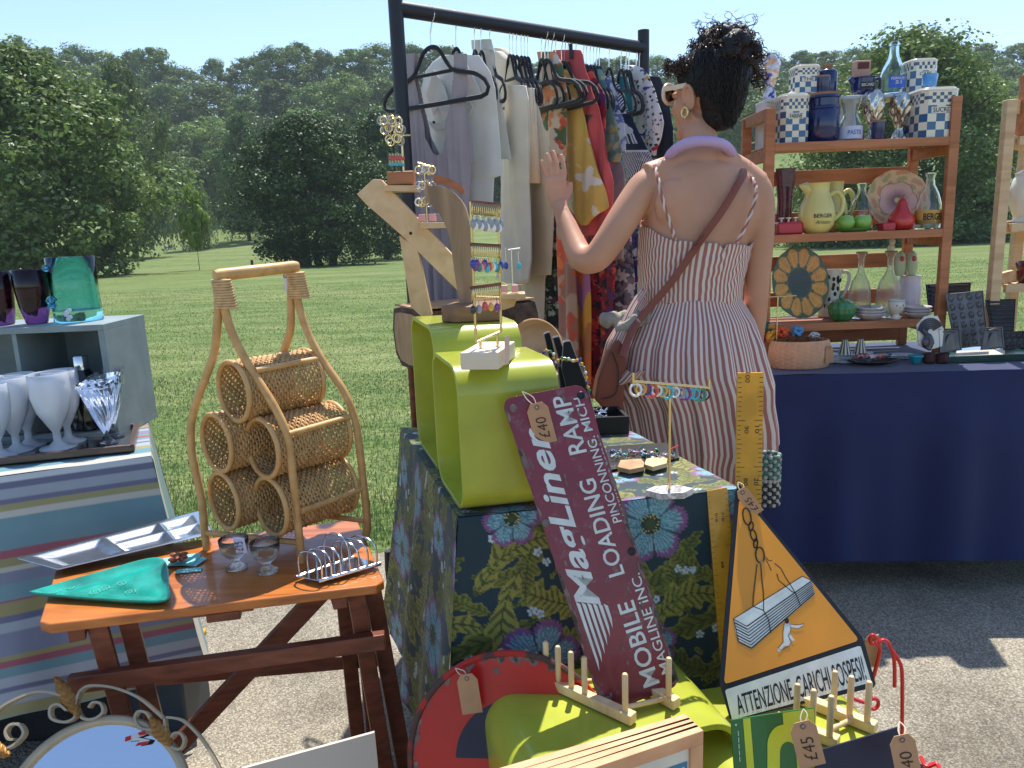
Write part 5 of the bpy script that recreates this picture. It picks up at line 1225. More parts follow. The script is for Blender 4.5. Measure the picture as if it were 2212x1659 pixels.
# ---- triangular warning sign
pb4, pt4 = atd(1735, 1515, 1.235), atd(1597, 1046, 1.415)
h4 = Vector((math.cos(.20), math.sin(.20), 0)); n4 = h4.cross(pt4-pb4).normalized(); n4 = -n4 if n4.y > 0 else n4
def w4p(x, y, h=0): return atp(*oc(x, y), pb4, n4)+n4*h
o = thing('warning_sign', 'orange triangular warning sign with black edge and a stack of beams over a running man', 'sign', tuple(pb4))
out = [(352, 76), (366, 84), (480, 243), (1040, 925), (1062, 985), (1095, 1110), (1117, 1190), (1105, 1210), (320, 1392), (304, 1385), (262, 1245), (247, 1190), (246, 1150), (335, 110)]
mb = MB(); mb.prism([w4p(x, y, -.002) for x, y in out], n4*.002); pk = mb.build('plate', MBLKP, o, smooth=False)
def sh4(polys, mat, lift, name):
    mb = MB()
    for po in polys: mb.add([w4p(x, y, lift) for x, y in po], [tuple(range(len(po)))])
    return mb.build(name, mat, pk, smooth=False, recalc=False)
MORG = M('orange_enamel', (226, 146, 30), .35, var=(8, .10), coat=.2)
sh4([[(352, 170), (372, 165), (470, 258), (1008, 925), (1014, 940), (1006, 952), (300, 1182), (278, 1186), (270, 1170)]], MORG, .0006, 'orange_face')
sh4([[(275, 1230), (282, 1220), (1018, 978), (1032, 980), (1090, 1172), (1082, 1182), (322, 1388), (312, 1384)]], MWHT, .0006, 'white_panel')
q4 = Quad(w4p(318, 1385), w4p(1082, 1178), w4p(1040, 1015), w4p(290, 1255)); q4.n = n4
lettering(pk, 'ATTENZIONE. CARICHI SOSPESI!', q4, (.045, .10, .985, .92), MBLKP, bold=.006, lift=.0012)
sh4([[(320, 825), (705, 588), (757, 613), (395, 868)]], MWHT, .0012, 'beam_top')
sh4([[(395, 868), (757, 613), (776, 688), (420, 992), (350, 955), (330, 895), (320, 828)]], MWHT, .0011, 'beam_side')
bl = []
def l4(p, w_):
    out = []
    for (a, b), (c_, d_) in zip(p[:-1], p[1:]):
        L = math.hypot(c_-a, d_-b) or 1; nx, ny = -(d_-b)/L*w_/2, (c_-a)/L*w_/2; out.append([(a+nx, b+ny), (c_+nx, d_+ny), (c_-nx, d_-ny), (a-nx, b-ny)])
    return out
for k in range(8):
    f = k/7; bl += l4([(lerp(395, 422, f), lerp(868, 988, f)), (lerp(757, 774, f), lerp(614, 682, f))], 7 if k in (0, 7) else 5)
    bl += l4([(lerp(320, 348, f), lerp(828, 952, f)), (lerp(395, 422, f), lerp(868, 990, f))], 7 if k % 2 else 4.5)
for p_, w_ in (([(320, 826), (705, 588), (757, 613)], 4), ([(320, 826), (348, 950)], 4), ([(452, 520), (440, 620), (432, 690), (428, 755), (490, 780)], 5), ([(472, 520), (478, 600), (488, 680), (488, 780), (515, 830), (528, 905)], 5), ([(498, 490), (515, 520), (532, 558)], 4), ([(500, 480), (518, 502), (536, 500)], 4),
               ([(550, 516), (585, 545), (608, 590), (640, 640), (665, 680), (692, 748)], 5), ([(562, 575), (572, 610), (600, 635), (640, 670), (665, 682)], 5)): bl += l4(p_, w_)
sh4(bl, MBLKP, .0018, 'line_drawing')
mb = MB()
for cx, cy, rx, ry, an in ((395, 255, 22, 48, -.2), (418, 310, 12, 26, .1), (432, 360, 15, 34, -.3), (444, 405, 11, 26, .1), (468, 470, 24, 44, -.1)):
    pts = [w4p(cx+rx*math.cos(a)*math.cos(an)-ry*math.sin(a)*math.sin(an), cy+rx*math.cos(a)*math.sin(an)+ry*math.sin(a)*math.cos(an), .0022) for a in np.linspace(0, 6.283, 20, endpoint=False)]
    mb.tube(pts, .0012, 6, closed=True)
mb.build('chain_drawing', MBLKP, pk)
man = [[(605, 850), (632, 848), (640, 880), (628, 930), (640, 955), (632, 975), (605, 978), (585, 1000), (570, 990), (598, 955), (596, 900)], [(630, 852), (660, 862), (700, 858), (708, 850), (712, 862), (680, 880), (640, 872)], [(628, 900), (655, 935), (662, 945), (650, 950), (622, 920)], [(566, 988), (585, 1000), (580, 1010), (566, 1002)]]
sh4(man, MWHT, .0014, 'running_figure')
sh4([[(608, 822), (624, 822), (630, 835), (626, 852), (612, 852), (606, 838)]]+l4([(605, 850), (596, 900), (598, 955), (570, 990), (585, 1002), (632, 976), (640, 955), (628, 930), (640, 880), (632, 850)], 2.2)+l4([(640, 858), (700, 858), (712, 850), (712, 864), (680, 882), (640, 874)], 2.2), MBLKP, .0019, 'figure_outline')
price_tag('brown card tag at the tip of the orange triangular sign', *oc(372, 120), .052, .026, 35, 1.395, '£45', up_str=(*oc(348, 62), 1.41))
# ---- green and yellow enamel sign + navy panel
pg_ = atd(1670, 1600, 1.035); ng = Vector((.26, -1, .12)).normalized()
def gp_(x, y, h=0): return atp(*oc(x, y), pg_, ng)+ng*h
o = thing('enamel_sign', 'green and yellow metal sign with rounded arches in front of the triangular sign', 'sign', tuple(gp_(540, 1659)))
mb = MB(); mb.prism([gp_(x, y, -.002) for x, y in ((308, 1392), (775, 1320), (810, 2960), (420, 3060))], ng*.002); pk = mb.build('plate', M('green_enamel', (30, 104, 52), .35, coat=.2), o, smooth=False)
MYEL = M('yellow_enamel', (196, 204, 48), .35, coat=.2); MGR2 = bpy.data.materials['green_enamel']
def shg(polys, mat, lift, name):
    mb = MB()
    for po in polys: mb.add([gp_(x, y, lift) for x, y in po], [tuple(range(len(po)))])
    return mb.build(name, mat, pk, smooth=False, recalc=False)
arch = [(510, 1850)]+[(600+90*math.cos(a)*1.0, 1530-115*math.sin(a)) for a in np.linspace(math.pi, math.pi/2, 10)]+[(774, 1408), (790, 1840)]
shg([[(374, 1384), (414, 1378), (452, 1850), (410, 1855)], [(595, 1350), (770, 1324), (774, 1410), (600, 1416)]], MYEL, .0006, 'yellow_band')
shg([arch], MYEL, .0008, 'yellow_arch'); shg([[(578, 1850)]+[(625+45*math.cos(a), 1570-60*math.sin(a)) for a in np.linspace(math.pi, 0, 12)]+[(690, 1845)]], MGR2, .0011, 'green_arch')
shg([[(334+5*math.cos(a), 1416+7*math.sin(a)) for a in np.linspace(0, 6.28, 10, endpoint=False)]]+[[(344+i*2, 1450+i*36), (348+i*2, 1450+i*36), (350+i*2, 1478+i*36), (346+i*2, 1478+i*36)] for i in range(5)], MWHT, .001, 'white_marks')
o = thing('metal_plaque', 'plain dark navy metal panel leaning on the lower right lime box', 'plaque', tuple(atd(1850, 1650, 1.08)))
pn = atd(1762, 1623, 1.03); nn = Vector((.12, -1, .2)).normalized()
mb = MB(); mb.prism([atp(x, y, pn, nn) for x, y in ((1760, 1624), (1941, 1571), (2000, 2130), (1790, 2170))], -nn*.003); mb.build('plate', M('navy_enamel', (20, 30, 60), .4, var=(5, .15)), o, smooth=False)
price_tag('brown card tag hanging over the green and yellow sign', *oc(708, 1425), .066, .039, 14, 1.005, '£45', up_str=(*oc(712, 1330), 1.02))
price_tag('brown card tag hanging over the navy panel at the lower right corner', *oc(1262, 1500), .070, .037, 12, .995, '£40', up_str=(*oc(1250, 1400), 1.02))
# ---- rulers
MYR = M('yellow_varnished_wood', (208, 150, 40), .4, var=(18, .18), coat=.25)
def ruler(name, label, tl, tr, bl_, br, nt_, nums, d0, th=.006):
    q = Quad(bl_, br, tr, tl); o = thing(name, label, 'ruler', tuple(bl_)); mb = MB(); mb.prism([q(s, t, -th) for s, t in rrect(0, 0, 1, 1, .02, 2)], q.n*th); pk = mb.build('blade', MYR, o, smooth=False)
    pol = []
    for i in range(nt_):
        t = 1-(i+1)/(nt_+1); L = .32 if i % 10 == 9 else (.22 if i % 5 == 4 else .16)
        w_ = .0006; pol += [[(0.02, t-w_), (L, t-w_), (L, t+w_), (.02, t+w_)], [(1-L, t-w_), (.98, t-w_), (.98, t+w_), (1-L, t+w_)]]
    shape(pk, q, pol, MINK, .0006, 'scale_marks')
    for tx, s0, t0, s1, t1 in nums: lettering(pk, tx, q, (s0, t0, s1, t1), MINK, rot=-90, bold=0, lift=.0007)
    return o
a, b_ = atd(1593, 806, 1.52), atd(1650, 805, 1.52); g0, g1 = Vector((a.x+.001, 1.50, .006)), Vector((b_.x+.003, 1.50, .006)); Hh = a.z-.006
tf = lambda y: 1-(a.z-atd(1620, y, 1.51).z)/Hh
ruler('metre_ruler', 'wide yellow metre ruler standing upright behind the triangular sign', a, b_, g0, g1, 96, [('100', .30, tf(828), .48, tf(806)), ('90', .30, tf(938), .46, tf(922)), ('10', .70, tf(938), .86, tf(922)), ('80', .30, tf(1050), .46, tf(1034)), ('20', .70, tf(1050), .86, tf(1034)), ('70', .3, tf(1162), .46, tf(1146)), ('30', .7, tf(1162), .86, tf(1146))], 1.5)
a, b_ = atd(1527, 1061, 1.425), atd(1571, 1053, 1.425); c0, c1 = atd(1568, 1560, 1.33), atd(1612, 1556, 1.33)
ruler('wooden_ruler', 'narrow orange yellow ruler leaning left of the triangular sign', a, b_, c0, c1, 40, [('5/6', .3, .86, .42, .90), ('7/8', .6, .86, .72, .90), ('8', .4, .66, .52, .69)], 1.4)
# ---- round red sign
rc = atd(1107, 1640, 1.20); nr = Vector((-.10, -1, .28)).normalized(); ux = Vector((1, -.10, 0)).normalized(); uy = nr.cross(ux); uy = -uy if uy.z < 0 else uy; Rr = (rc-atp(884, 1640, rc, nr)).length
o = thing('round_sign', 'round red metal road sign with navy centre and rusty rim, leaning on the floral cloth', 'sign', tuple(rc))
dl = lambda r, n=64, e=0, a0=0, a1=6.28318: [rc+(ux*math.cos(a)+uy*math.sin(a))*r+nr*e for a in np.linspace(a0, a1, n, endpoint=(a1 < 6))]
MRED = M('red_enamel', (186, 24, 22), .35, var=(5, .12), coat=.2)
mt, nt, b = newmat('rusty_red'); setp(b, .6); tc = nd(nt, 'ShaderNodeTexCoord'); nz = nd(nt, 'ShaderNodeTexNoise'); nz.inputs['Scale'].default_value = 16; nz.inputs['Detail'].default_value = 6; nt.links.new(tc.outputs['Object'], nz.inputs['Vector'])
cr = nd(nt, 'ShaderNodeValToRGB'); cr.color_ramp.elements[0].position = .47; cr.color_ramp.elements[1].position = .52; cr.color_ramp.elements[0].color = (*lin((176, 40, 26)), 1); cr.color_ramp.elements[1].color = (*lin((78, 54, 50)), 1); nt.links.new(nz.outputs[0], cr.inputs[0]); nt.links.new(cr.outputs[0], b.inputs['Base Color']); MRR = mt
mb = MB(); mb.prism(dl(Rr, e=-.003), nr*.003); pk = mb.build('plate', MRED, o, smooth=False)
mb = MB(); mb.tube(dl(Rr-.002, 72, .0), .006, 8, closed=True); mb.build('rim', MRR, pk)
i0 = (rc-atp(985, 1640, rc, nr)).length; cc0 = rc+ux*.004
for a0, a1, sg_ in ((0, math.pi, 1), (math.pi, 2*math.pi, -1)):
    mb = MB(); P = [rc+(ux*math.cos(a)+uy*math.sin(a))*i0+nr*.0008+uy*(sg_*.0) for a in np.linspace(a0, a1, 36)]
    P = [p if (p-rc).dot(uy)*sg_ > .0 else p for p in P]; mb.add([p+uy*sg_*(.0 if sg_ > 0 else .05) for p in P], [tuple(range(36))]); mb.build('navy_half', bpy.data.materials['navy_enamel'], pk, smooth=False, recalc=False)
sc = []; mb = MB()
for k in range(60):
    a = jr.uniform(0, 6.28); r0 = Rr*(.955+.02*jr.random()); sz = jr.uniform(.003, .013); c0 = rc+(ux*math.cos(a)+uy*math.sin(a))*r0+nr*.001
    mb.add([c0+(ux*math.cos(q)*sz*jr.uniform(.5, 1)+uy*math.sin(q)*sz*jr.uniform(.7, 1.4)) for q in np.linspace(0, 6.28, 8, endpoint=False)], [tuple(range(8))])
for x, y in ((1072, 1449), (1114, 1410), (1098, 1510)):
    c0 = atp(x, y, rc, nr)+nr*.001; mb.add([c0+(ux*math.cos(q)+uy*math.sin(q))*.006 for q in np.linspace(0, 6.28, 10, endpoint=False)], [tuple(range(10))])
mb.build('rust_patches', MRUST, pk, smooth=False, recalc=False)
price_tag('brown card tag hanging on the rim of the round red sign', *mc(590, 1120), .066, .036, 6, 1.215, None, up_str=(*mc(520, 1060), 1.235))
# ---- framed posters at the bottom edge
def frame_thing(i, x0, y0, x1, y1, label, front=False):
    a, b_ = atz(x0, y0, .54), atz(x1, y1, .54); u = (b_-a); u.z = 0; L = u.length; u.normalize(); n_ = Vector((u.y, -u.x, 0)); zt = (a.z+b_.z)/2
    o = thing('picture_frame', label, 'picture frame', (a.x, a.y, .006), 'pine picture frames stacked upright'); w_, t_ = .022, .016
    q = Quad(Vector((a.x, a.y, .006)), Vector((b_.x, b_.y, .006)), Vector((b_.x, b_.y, zt)), Vector((a.x, a.y, zt)))
    for s in ((0, 0, 1, w_/zt), (0, 1-w_/zt, 1, 1), (0, w_/zt, w_/L, 1-w_/zt), (1-w_/L, w_/zt, 1, 1-w_/zt)):
        mb = MB(); mb.prism([q(s[0], s[1]), q(s[2], s[1]), q(s[2], s[3]), q(s[0], s[3])], -q.n*t_); mb.build('frame_bar', MFRM, o, bevel=.001)
    mb = MB(); mb.prism([q(s, t, -.005) for s, t in ((w_/L, w_/zt), (1-w_/L, w_/zt), (1-w_/L, 1-w_/zt), (w_/L, 1-w_/zt))], -q.n*.002); ps = mb.build('poster', M('poster_paper', (214, 208, 190), .6), o, smooth=False)
    if front:
        shape(ps, q, [[(.10, .855), (.90, .855), (.90, .915), (.10, .915)]], M('poster_blue', (64, 120, 150), .6), -.004, 'blue_band')
        lettering(ps, 'ADVENTURE BEGINS TODAY!', q, (.14, .868, .88, .903), M('print_white', (225, 225, 220), .6), lift=-.0035, bold=.004)
        shape(ps, q, [[(.12, .2), (.88, .2), (.88, .845), (.12, .845)]], M('poster_dark', (58, 66, 70), .6), -.004, 'picture_area')
        shape(ps, q, [[(.30, .74), (.68, .72), (.7, .84), (.34, .83)]], M('poster_red', (190, 50, 44), .6), -.003, 'red_block')
        shape(ps, q, [[(.7, .70), (.86, .7), (.86, .84), (.72, .84)]], M('poster_ivory', (206, 196, 160), .6), -.0035, 'ivory_block')
MFRM = wood('frame_pine', (200, 142, 100), (222, 168, 126), .5, (5, 5, 5), 3)
labs = ['front pine frame with a blue banded poster, nearest in the stack', 'second pine frame counting back from the poster', 'third pine frame counting back from the poster', 'rearmost pine frame in the stack, against the lime box']
for i in range(4):
    frame_thing(i, 1180-36*i, 1694-5*i, 1520-9*i, 1578-8*i, labs[i], i == 0)
# ---- red steel hooks
MREDT = M('red_coated_steel', (206, 24, 34), .35, var=None, coat=.3)
o = thing('red_tool', 'bent red steel rod tool with a ring end, right of the triangular sign', 'tool', tuple(atd(1915, 1560, 1.36)))
for pts in ([(1118, 935), (1100, 915), (1085, 935), (1095, 965), (1120, 965), (1140, 1000), (1112, 1120), (1088, 1200), (1090, 1280)], [(1130, 960), (1160, 944), (1190, 965), (1215, 1030), (1222, 1100), (1222, 1205)], [(1205, 1000), (1240, 1050), (1262, 1110), (1265, 1250), (1264, 1420), (1262, 1700)], [(988, 1270), (1040, 1290), (1090, 1300)]):
    mb = MB(); mb.tube(spl([atd(*oc(x, y), 1.36) for x, y in pts], 6), .0038, 8); mb.build('rod', MREDT, o)
mb = MB(); rcn = atd(*oc(1104, 1300), 1.36); mb.tube([rcn+Vector((.010*math.cos(a), 0, .012*math.sin(a))) for a in np.linspace(0, 6.28, 14, endpoint=False)], .0038, 8, closed=True); mb.build('ring', MREDT, o)
mb = MB(); mb.tube(spl([atz(*oc(1370, 1600), .02), atz(*oc(1400, 1650), .02), atz(*oc(1460, 1640), .02), atz(*oc(1500, 1750), .02)], 6), .005, 8)
tag(mb.build('red_rope', MREDT, None), 'short red rope lying on the tarmac at the bottom right corner', 'rope')
price_tag('brown card tag tied to the red steel tool', *oc(1105, 935), .058, .034, -4, 1.375, None, up_str=(*oc(1120, 915), 1.36))
# ---- cream board
o = thing('cream_board', 'blank cream board standing on the tarmac by the folding table leg', 'board', tuple(atd(700, 1659, 1.2)))
cb = [atd(520, 1662, 1.13), atd(808, 1583, 1.22), atd(830, 1720, 1.21), atd(500, 1800, 1.12)]
for p in cb[2:]: p.z = .006
cb[2].x = cb[1].x+.01; cb[3].x = cb[0].x-.01; cb[2].y = cb[1].y-.02; cb[3].y = cb[0].y-.02
mb = MB(); mb.prism(cb, (0, .006, 0)); mb.build('panel', M('cream_card', (198, 186, 172), .7, var=(4, .06)), o, smooth=False)
# ---- woven bag beside the metre ruler
o = thing('woven_basket', 'small green and white woven basket just right of the metre ruler', 'basket', tuple(atz(1668, 1110, .3)))
MWV1 = M('green_weave', (70, 120, 106), .8); MWV2 = M('white_weave', (176, 174, 162), .8); MWV3 = M('black_weave', (50, 52, 56), .8)
bp = atd(1661, 1040, 1.85); mb1 = [MB(), MB(), MB()]
for r_i in range(13):
    for c_i in range(14):
        a = c_i/14*6.283; rr_ = .024; p = Vector((bp.x+rr_*math.cos(a), bp.y+rr_*math.sin(a), bp.z+.07-r_i*.0105)); kk = 0 if (r_i < 6 and (r_i+c_i) % 2) else (1 if (r_i+c_i) % 2 else (2 if r_i > 6 else 1))
        mb1[kk].ell(p, (.006, .006, .0055), 6)
for nm, m_, k_ in (('green_strands', MWV1, 0), ('white_strands', MWV2, 1), ('black_strands', MWV3, 2)): mb1[k_].build(nm, m_, o)
# ================================================================== wicker bottle rack
MRAT = wood('rattan_cane', (188, 140, 84), (216, 172, 112), .45, (6, 6, 6), 5); MWICK = M('wicker_reed', (192, 152, 100), .6, var=(60, .25)); MBIND = M('cane_binding', (206, 170, 120), .6, var=(90, .2), bmp=(300, .4))
FA, FB, BB = atz(447, 1187, WZ), atz(652, 1214, WZ), atz(790, 1160, WZ); fv = FB-FA; av = BB-FB
nF = Vector((fv.y, -fv.x, 0)).normalized(); nF = -nF if nF.y > 0 else nF
cc = lambda x, y: cv('Cc', x, y)
rk = thing('bottle_rack', 'wicker bottle rack with five woven tubes and a cane carrying handle', 'bottle rack', tuple((FA+BB)/2))
def on(pts, p): return [atp(*q, p, nF) for q in pts]
def cane(pts, r, nm='cane_rail', par=rk): mb = MB(); mb.tube(pts, r, 12); return mb.build(nm, MRAT, par)
fl_ = [(471, 600), (472, 660), cc(308, 480), cc(290, 620), cc(240, 770), cc(190, 900), cc(158, 1040), cc(160, 1180), cc(178, 1280), cc(215, 1450), cc(235, 1640), (447, 1187)]
fr_ = [(482, 600), (485, 660), cc(385, 480), cc(450, 620), cc(540, 770), cc(640, 930), cc(708, 1080), cc(730, 1200), cc(755, 1400), cc(775, 1600), (652, 1214)]
cane(spl(on(fl_, FA), 6), .0085, 'frame_leg'); cane(spl(on(fr_, FB), 6), .0085, 'frame_leg')
br_ = [(636, 580), (640, 625), cc(790, 380), cc(850, 540), cc(930, 680), cc(1040, 840), cc(1105, 1000), cc(1130, 1150), cc(1152, 1350), cc(1178, 1600), (790, 1160)]
bl_ = [(630, 580), (628, 650), cc(735, 460), cc(712, 560), cc(660, 690), cc(590, 840), cc(540, 1000), cc(545, 1150), cc(560, 1300), cc(600, 1500), cc(640, 1570)]
cane(spl(on(br_, BB), 6), .0085, 'frame_leg')
blp = spl(on(bl_, BB), 6); blp[-1].z = WZ+.003; cane(blp, .0085, 'frame_leg')
tA, tB = atp(474, 594, FA, nF), atp(634, 576, BB, nF); cane([tA-(tB-tA)*.06, tA, tB, tB+(tB-tA)*.06], [.010, .0125, .0125, .010], 'handle')
for a, c_, pl_ in (((471, 606), (483, 664), FA), ((632, 590), (641, 642), BB)):
    mb = MB(); A, B_ = atp(*a, pl_, nF), atp(*c_, pl_, nF); off = Vector((.006, 0, 0))
    for k in range(11): p = lerp(A, B_, k/10); mb.tube([p+fv.normalized()*(.020+.004*k/10)*math.cos(t)+nF*.0125*math.sin(t)+off for t in np.linspace(0, 6.28, 20, endpoint=False)], .0027, 6, closed=True)
    mb.build('cane_binding', MBIND, rk)
ra = lambda a, b, r=.0065: cane([atp(*a, FB, nF), atp(*b, BB, nF)], r)
ra(cc(530, 722), cc(905, 652)); ra(cc(722, 1090), cc(1092, 985)); ra(cc(795, 1535), cc(1158, 1402)); cane([atp(441, 1150, FA, nF), atp(645, 1172, FA, nF)], .0065); cane([atp(*cc(1160, 1590), BB, nF), atp(*cc(900, 1560), BB, nF)], .006)
# woven tube: local mesh, axis = unit av
TL = av.length*1.06; ax = av.normalized(); e1 = Vector((-ax.y, ax.x, 0)); e2 = Vector((0, 0, 1))
def tube_pt(c, r, a, l): return c+(e1*math.cos(a)+e2*math.sin(a))*r+ax*l
R0 = .0605
c0 = atp(505, 846, FA, nF)+fv*.0
mbW = MB(); NR = 29; NSK = 25
for k in range(NR):
    l = TL*(k+.5)/NR; ph = (k % 2)*math.pi; n_ = NSK*4
    mbW.tube([tube_pt(c0, R0+.0022*math.sin(NSK/1*a*1+ph)+random.uniform(-.0005, .0005), a, l+.0012*math.sin(a*7+k)) for a in np.linspace(0, 6.28318, n_, endpoint=False)], .0026, 5, closed=True)
for k in range(NSK*2):
    a = k/(NSK*2)*6.283; mbW.tube([tube_pt(c0, R0, a, 0), tube_pt(c0, R0, a, TL)], .0016, 4)
bk = mbW.build('woven_tube', MWICK, rk, recalc=False, angle=0)
for l in (0, TL):
    mb = MB(); mb.tube([tube_pt(c0, R0+.001, a, l) for a in np.linspace(0, 6.283, 40, endpoint=False)], .0055, 10, closed=True); rm = mb.build('rim', MRAT, bk)
for V_ in ((567, 968), (468, 957), (484, 1082), (585, 1094)):
    dlt = atp(*V_, FA, nF)-c0; b2 = bk.copy(); C.objects.link(b2); b2.location = dlt
    for g_ in list(bk.children):
        r2 = g_.copy(); C.objects.link(r2); r2.parent = b2
o = price_tag('small white tag hanging from the far end of the rack handle', 616, 596, .034, .008, 2, 1.70, None, up_str=(622, 574, 1.70), group='paper tags'); o.children[0].data.materials[0] = M('white_card', (214, 216, 224), .7)
# ================================================================== things on the small table
MALU = M('brushed_aluminium', (.62, .63, .64), .22, 1, var=(30, .1), bmp=(60, .08)); MSTEEL = M('polished_steel', (.7, .7, .72), .12, 1, var=None)
zt = WZ+.003
def bz(x, y, h=0, z=WZ): return atz(x, y, z+h)
# metal compartment tray
trq = [bz(52, 1215, .012), bz(128, 1232, .012), bz(500, 1147, .012), bz(430, 1104, .012)]
TQ = Quad(bz(125, 1232, .016), bz(462, 1153, .022), bz(432, 1104, .022), bz(36, 1208, .016)); TQ.n = Vector((0, 0, 1))
def tray_h(s, t):
    a = min(s, 1-s)*6; c_ = min(t, 1-t)*3.2; d = abs(s-.42)*9+.25; e = abs(t-.52)*4+.25+(0 if s > .42 else 9); f_ = abs(s-.74)*9+.25; k = min(1, max(0, min(a, c_, d, e, f_)-.25)*1.6); return -.010*k*k*(3-2*k)
mb = MB(); mb.grid(lambda s, t: TQ(s, t, tray_h(s, t)+.0012), 120, 60); tr = tag(mb.build('metal_tray', MALU, None, recalc=False, angle=0, solid=.0015), 'long shiny metal tray with shallow compartments at the back of the folding table', 'tray')
# green ceramic dish
gq = [bz(62, 1281, .012), bz(357, 1298, .012), bz(368, 1232, .012), bz(345, 1209, .012)]
mt, nt, b = newmat('teal_glaze'); setp(b, .12, coat=.6); b.inputs['Base Color'].default_value = (.02, .22, .19, 1); nt.links.new(vary(nt, lin((28, 142, 126)), 22, .35), b.inputs['Base Color']); MTEAL = mt
dish = [Vector(p) for p in spl([bz(62, 1282, .014), bz(200, 1295, .010), bz(352, 1300, .012), bz(366, 1268, .016), bz(344, 1208, .02), bz(210, 1240, .016), bz(62, 1282, .014)], 8)][:-1]
cen = sum(dish, Vector())/len(dish); mb = MB(); n_ = len(dish); prof = [(1, 0), (.965, -.001), (.90, -.006), (.72, -.010), (.4, -.011), (.02, -.011), (.02, -.016), (.6, -.0155), (.9, -.011), (.985, -.004)]
vs = [Vector((cen.x+(p.x-cen.x)*f, cen.y+(p.y-cen.y)*f, max(WZ+.002, lerp(cen.z, p.z, f)+h+.004))) for f, h in prof for p in dish]
fs = [(j*n_+i, j*n_+(i+1) % n_, ((j+1) % len(prof))*n_+(i+1) % n_, ((j+1) % len(prof))*n_+i) for j in range(len(prof)) for i in range(n_)]
mb.add(vs, fs); dh = tag(mb.build('ceramic_dish', MTEAL, None, angle=0), 'glossy teal triangular ceramic dish with raised scroll lines, at the table front', 'dish')
mb = MB()
for k in range(7):
    c_ = bz(118+k*27+(k % 2)*8, 1278-(k % 3)*9, .010); r_s = .011
    mb.tube([c_+Vector((r_s*(1-t/9)*math.cos(t*1.3+k), r_s*(1-t/9)*math.sin(t*1.3+k), 0)) for t in np.arange(0, 7.5, .35)], .0007, 5)
mb.build('scroll_relief', M('pale_teal_glaze', (110, 196, 176), .15), dh)
# cards and copper flower
MCARD = M('turquoise_card', (126, 196, 192), .6, var=None); MCOP = M('copper_petals', (150, 84, 58), .45, .3, var=(60, .3))
o = thing('card_pack', 'turquoise cards with a copper flower brooch, in front of the wicker rack', 'cards', tuple(bz(400, 1225)))
for k, (x, y, a) in enumerate(((392, 1208, .3), (402, 1212, -.25), (386, 1213, .05), (408, 1232, .15))):
    p = bz(x, y, .002+.0015*k if k < 3 else .002); R = Matrix.Rotation(a, 3, 'Z'); mb = MB(); mb.box(p, (.075 if k < 3 else .05, .04 if k < 3 else .02, .001), R); mb.build('card', MCARD, o)
fo = MB(); fc = bz(385, 1204, .018)
for k in range(9): a = k*.7; fo.ell(fc+Vector((.011*math.cos(a), .011*math.sin(a), .004*math.sin(k*2))), (.010, .006, .005), 8, Matrix.Rotation(a, 3, 'Z'))
fo.ell(fc+Vector((0, 0, .005)), (.006, .006, .006), 8); fo.build('flower', MCOP, o)
# pressed glass egg cups
MGL = glass('clear_glass', (.97, .985, .985), .02); MGLB = glass('pressed_glass', (.96, .98, .97), .06, bmp=(220, .5, .002))
def goblet(name, label, base, prof, mat, cat, group=None, n=36, sx=1):
    mb = MB(); mb.lathe(prof, base, n, sx=sx, closed=False); return tag(mb.build(name, mat, None, angle=60), label, cat, group)
def wallp(out, t=.0022, floor=None):   # outer profile (r,z) upward -> closed double wall
    inner = [(max(r-t, .001), z) for r, z in out if z >= (floor or 0)]; return out+[(out[-1][0]-t*.5, out[-1][1]+t*.4)]+inner[::-1]+[(.0005, inner[0][1])]
egg = wallp([(.001, 0), (.021, 0), (.022, .003), (.012, .008), (.007, .014), (.009, .019), (.018, .026), (.026, .036), (.029, .050), (.030, .064)], .003, .028)
e1_ = goblet('egg_cup', 'pressed glass egg cup holding a folded white tag, nearest the rack leg', bz(511, 1226, .001), egg, MGLB, 'egg cup', 'pressed glass egg cups')
e2_ = goblet('egg_cup', 'pressed glass egg cup beside the toast rack', bz(578, 1234, .001), egg, MGLB, 'egg cup', 'pressed glass egg cups')
mb = MB(); pc = atd(517, 1178, bz(511, 1226).y-.028); mb.grid(lambda u, v: pc+Vector(((u-.5)*.024+.004*v, .003*math.sin(u*5), (.5-v)*.034)), 8, 8); lb = mb.build('paper_tag', M('lilac_paper', (206, 206, 226), .7), None, solid=.001); tag(lb, 'folded white paper price tag standing in the egg cup', 'price tag')
q = Quad(pc+Vector((-.009, -.003, -.012)), pc+Vector((.011, -.003, -.012)), pc+Vector((.011, -.003, .012)), pc+Vector((-.009, -.003, .012))); lettering(lb, '£15', q, (.1, .1, .9, .9), MINK, rot=90, bold=0, lift=.002)
# toast rack
o = thing('toast_rack', 'polished steel toast rack with arched wires at the right of the folding table', 'toast rack', tuple(bz(690, 1240)))
TA, TB_, TC, TD = bz(640, 1243, .008), bz(690, 1257, .008), bz(826, 1219, .008), bz(778, 1205, .008)
A_, B_, C_, D_ = bz(640, 1246, .010), bz(688, 1256, .010), bz(822, 1217, .010), bz(765, 1203, .010)
mb = MB(); mb.prism([A_, B_, C_, D_], (0, 0, .0015)); mb.build('base_tray', MSTEEL, o, bevel=.001)
mb = MB(); mb.tube([B_, C_], .0045, 10); mb.tube([A_, D_], .0035, 10); mb.build('rolled_edge', MSTEEL, o)
for k in range(7):
    f = .06+k/6*.88; p0, p1 = lerp(A_, D_, f), lerp(B_, C_, f); hgt = .052+(.022 if k == 3 else 0)
    P = spl([p0, p0+Vector((0, 0, hgt*.7)), lerp(p0, p1, .28)+Vector((0, 0, hgt)), lerp(p0, p1, .72)+Vector((0, 0, hgt)), p1+Vector((0, 0, hgt*.7)), p1], 6)
    mb = MB(); mb.tube(P, .0019, 8); mb.build('wire_arch', MSTEEL, o)
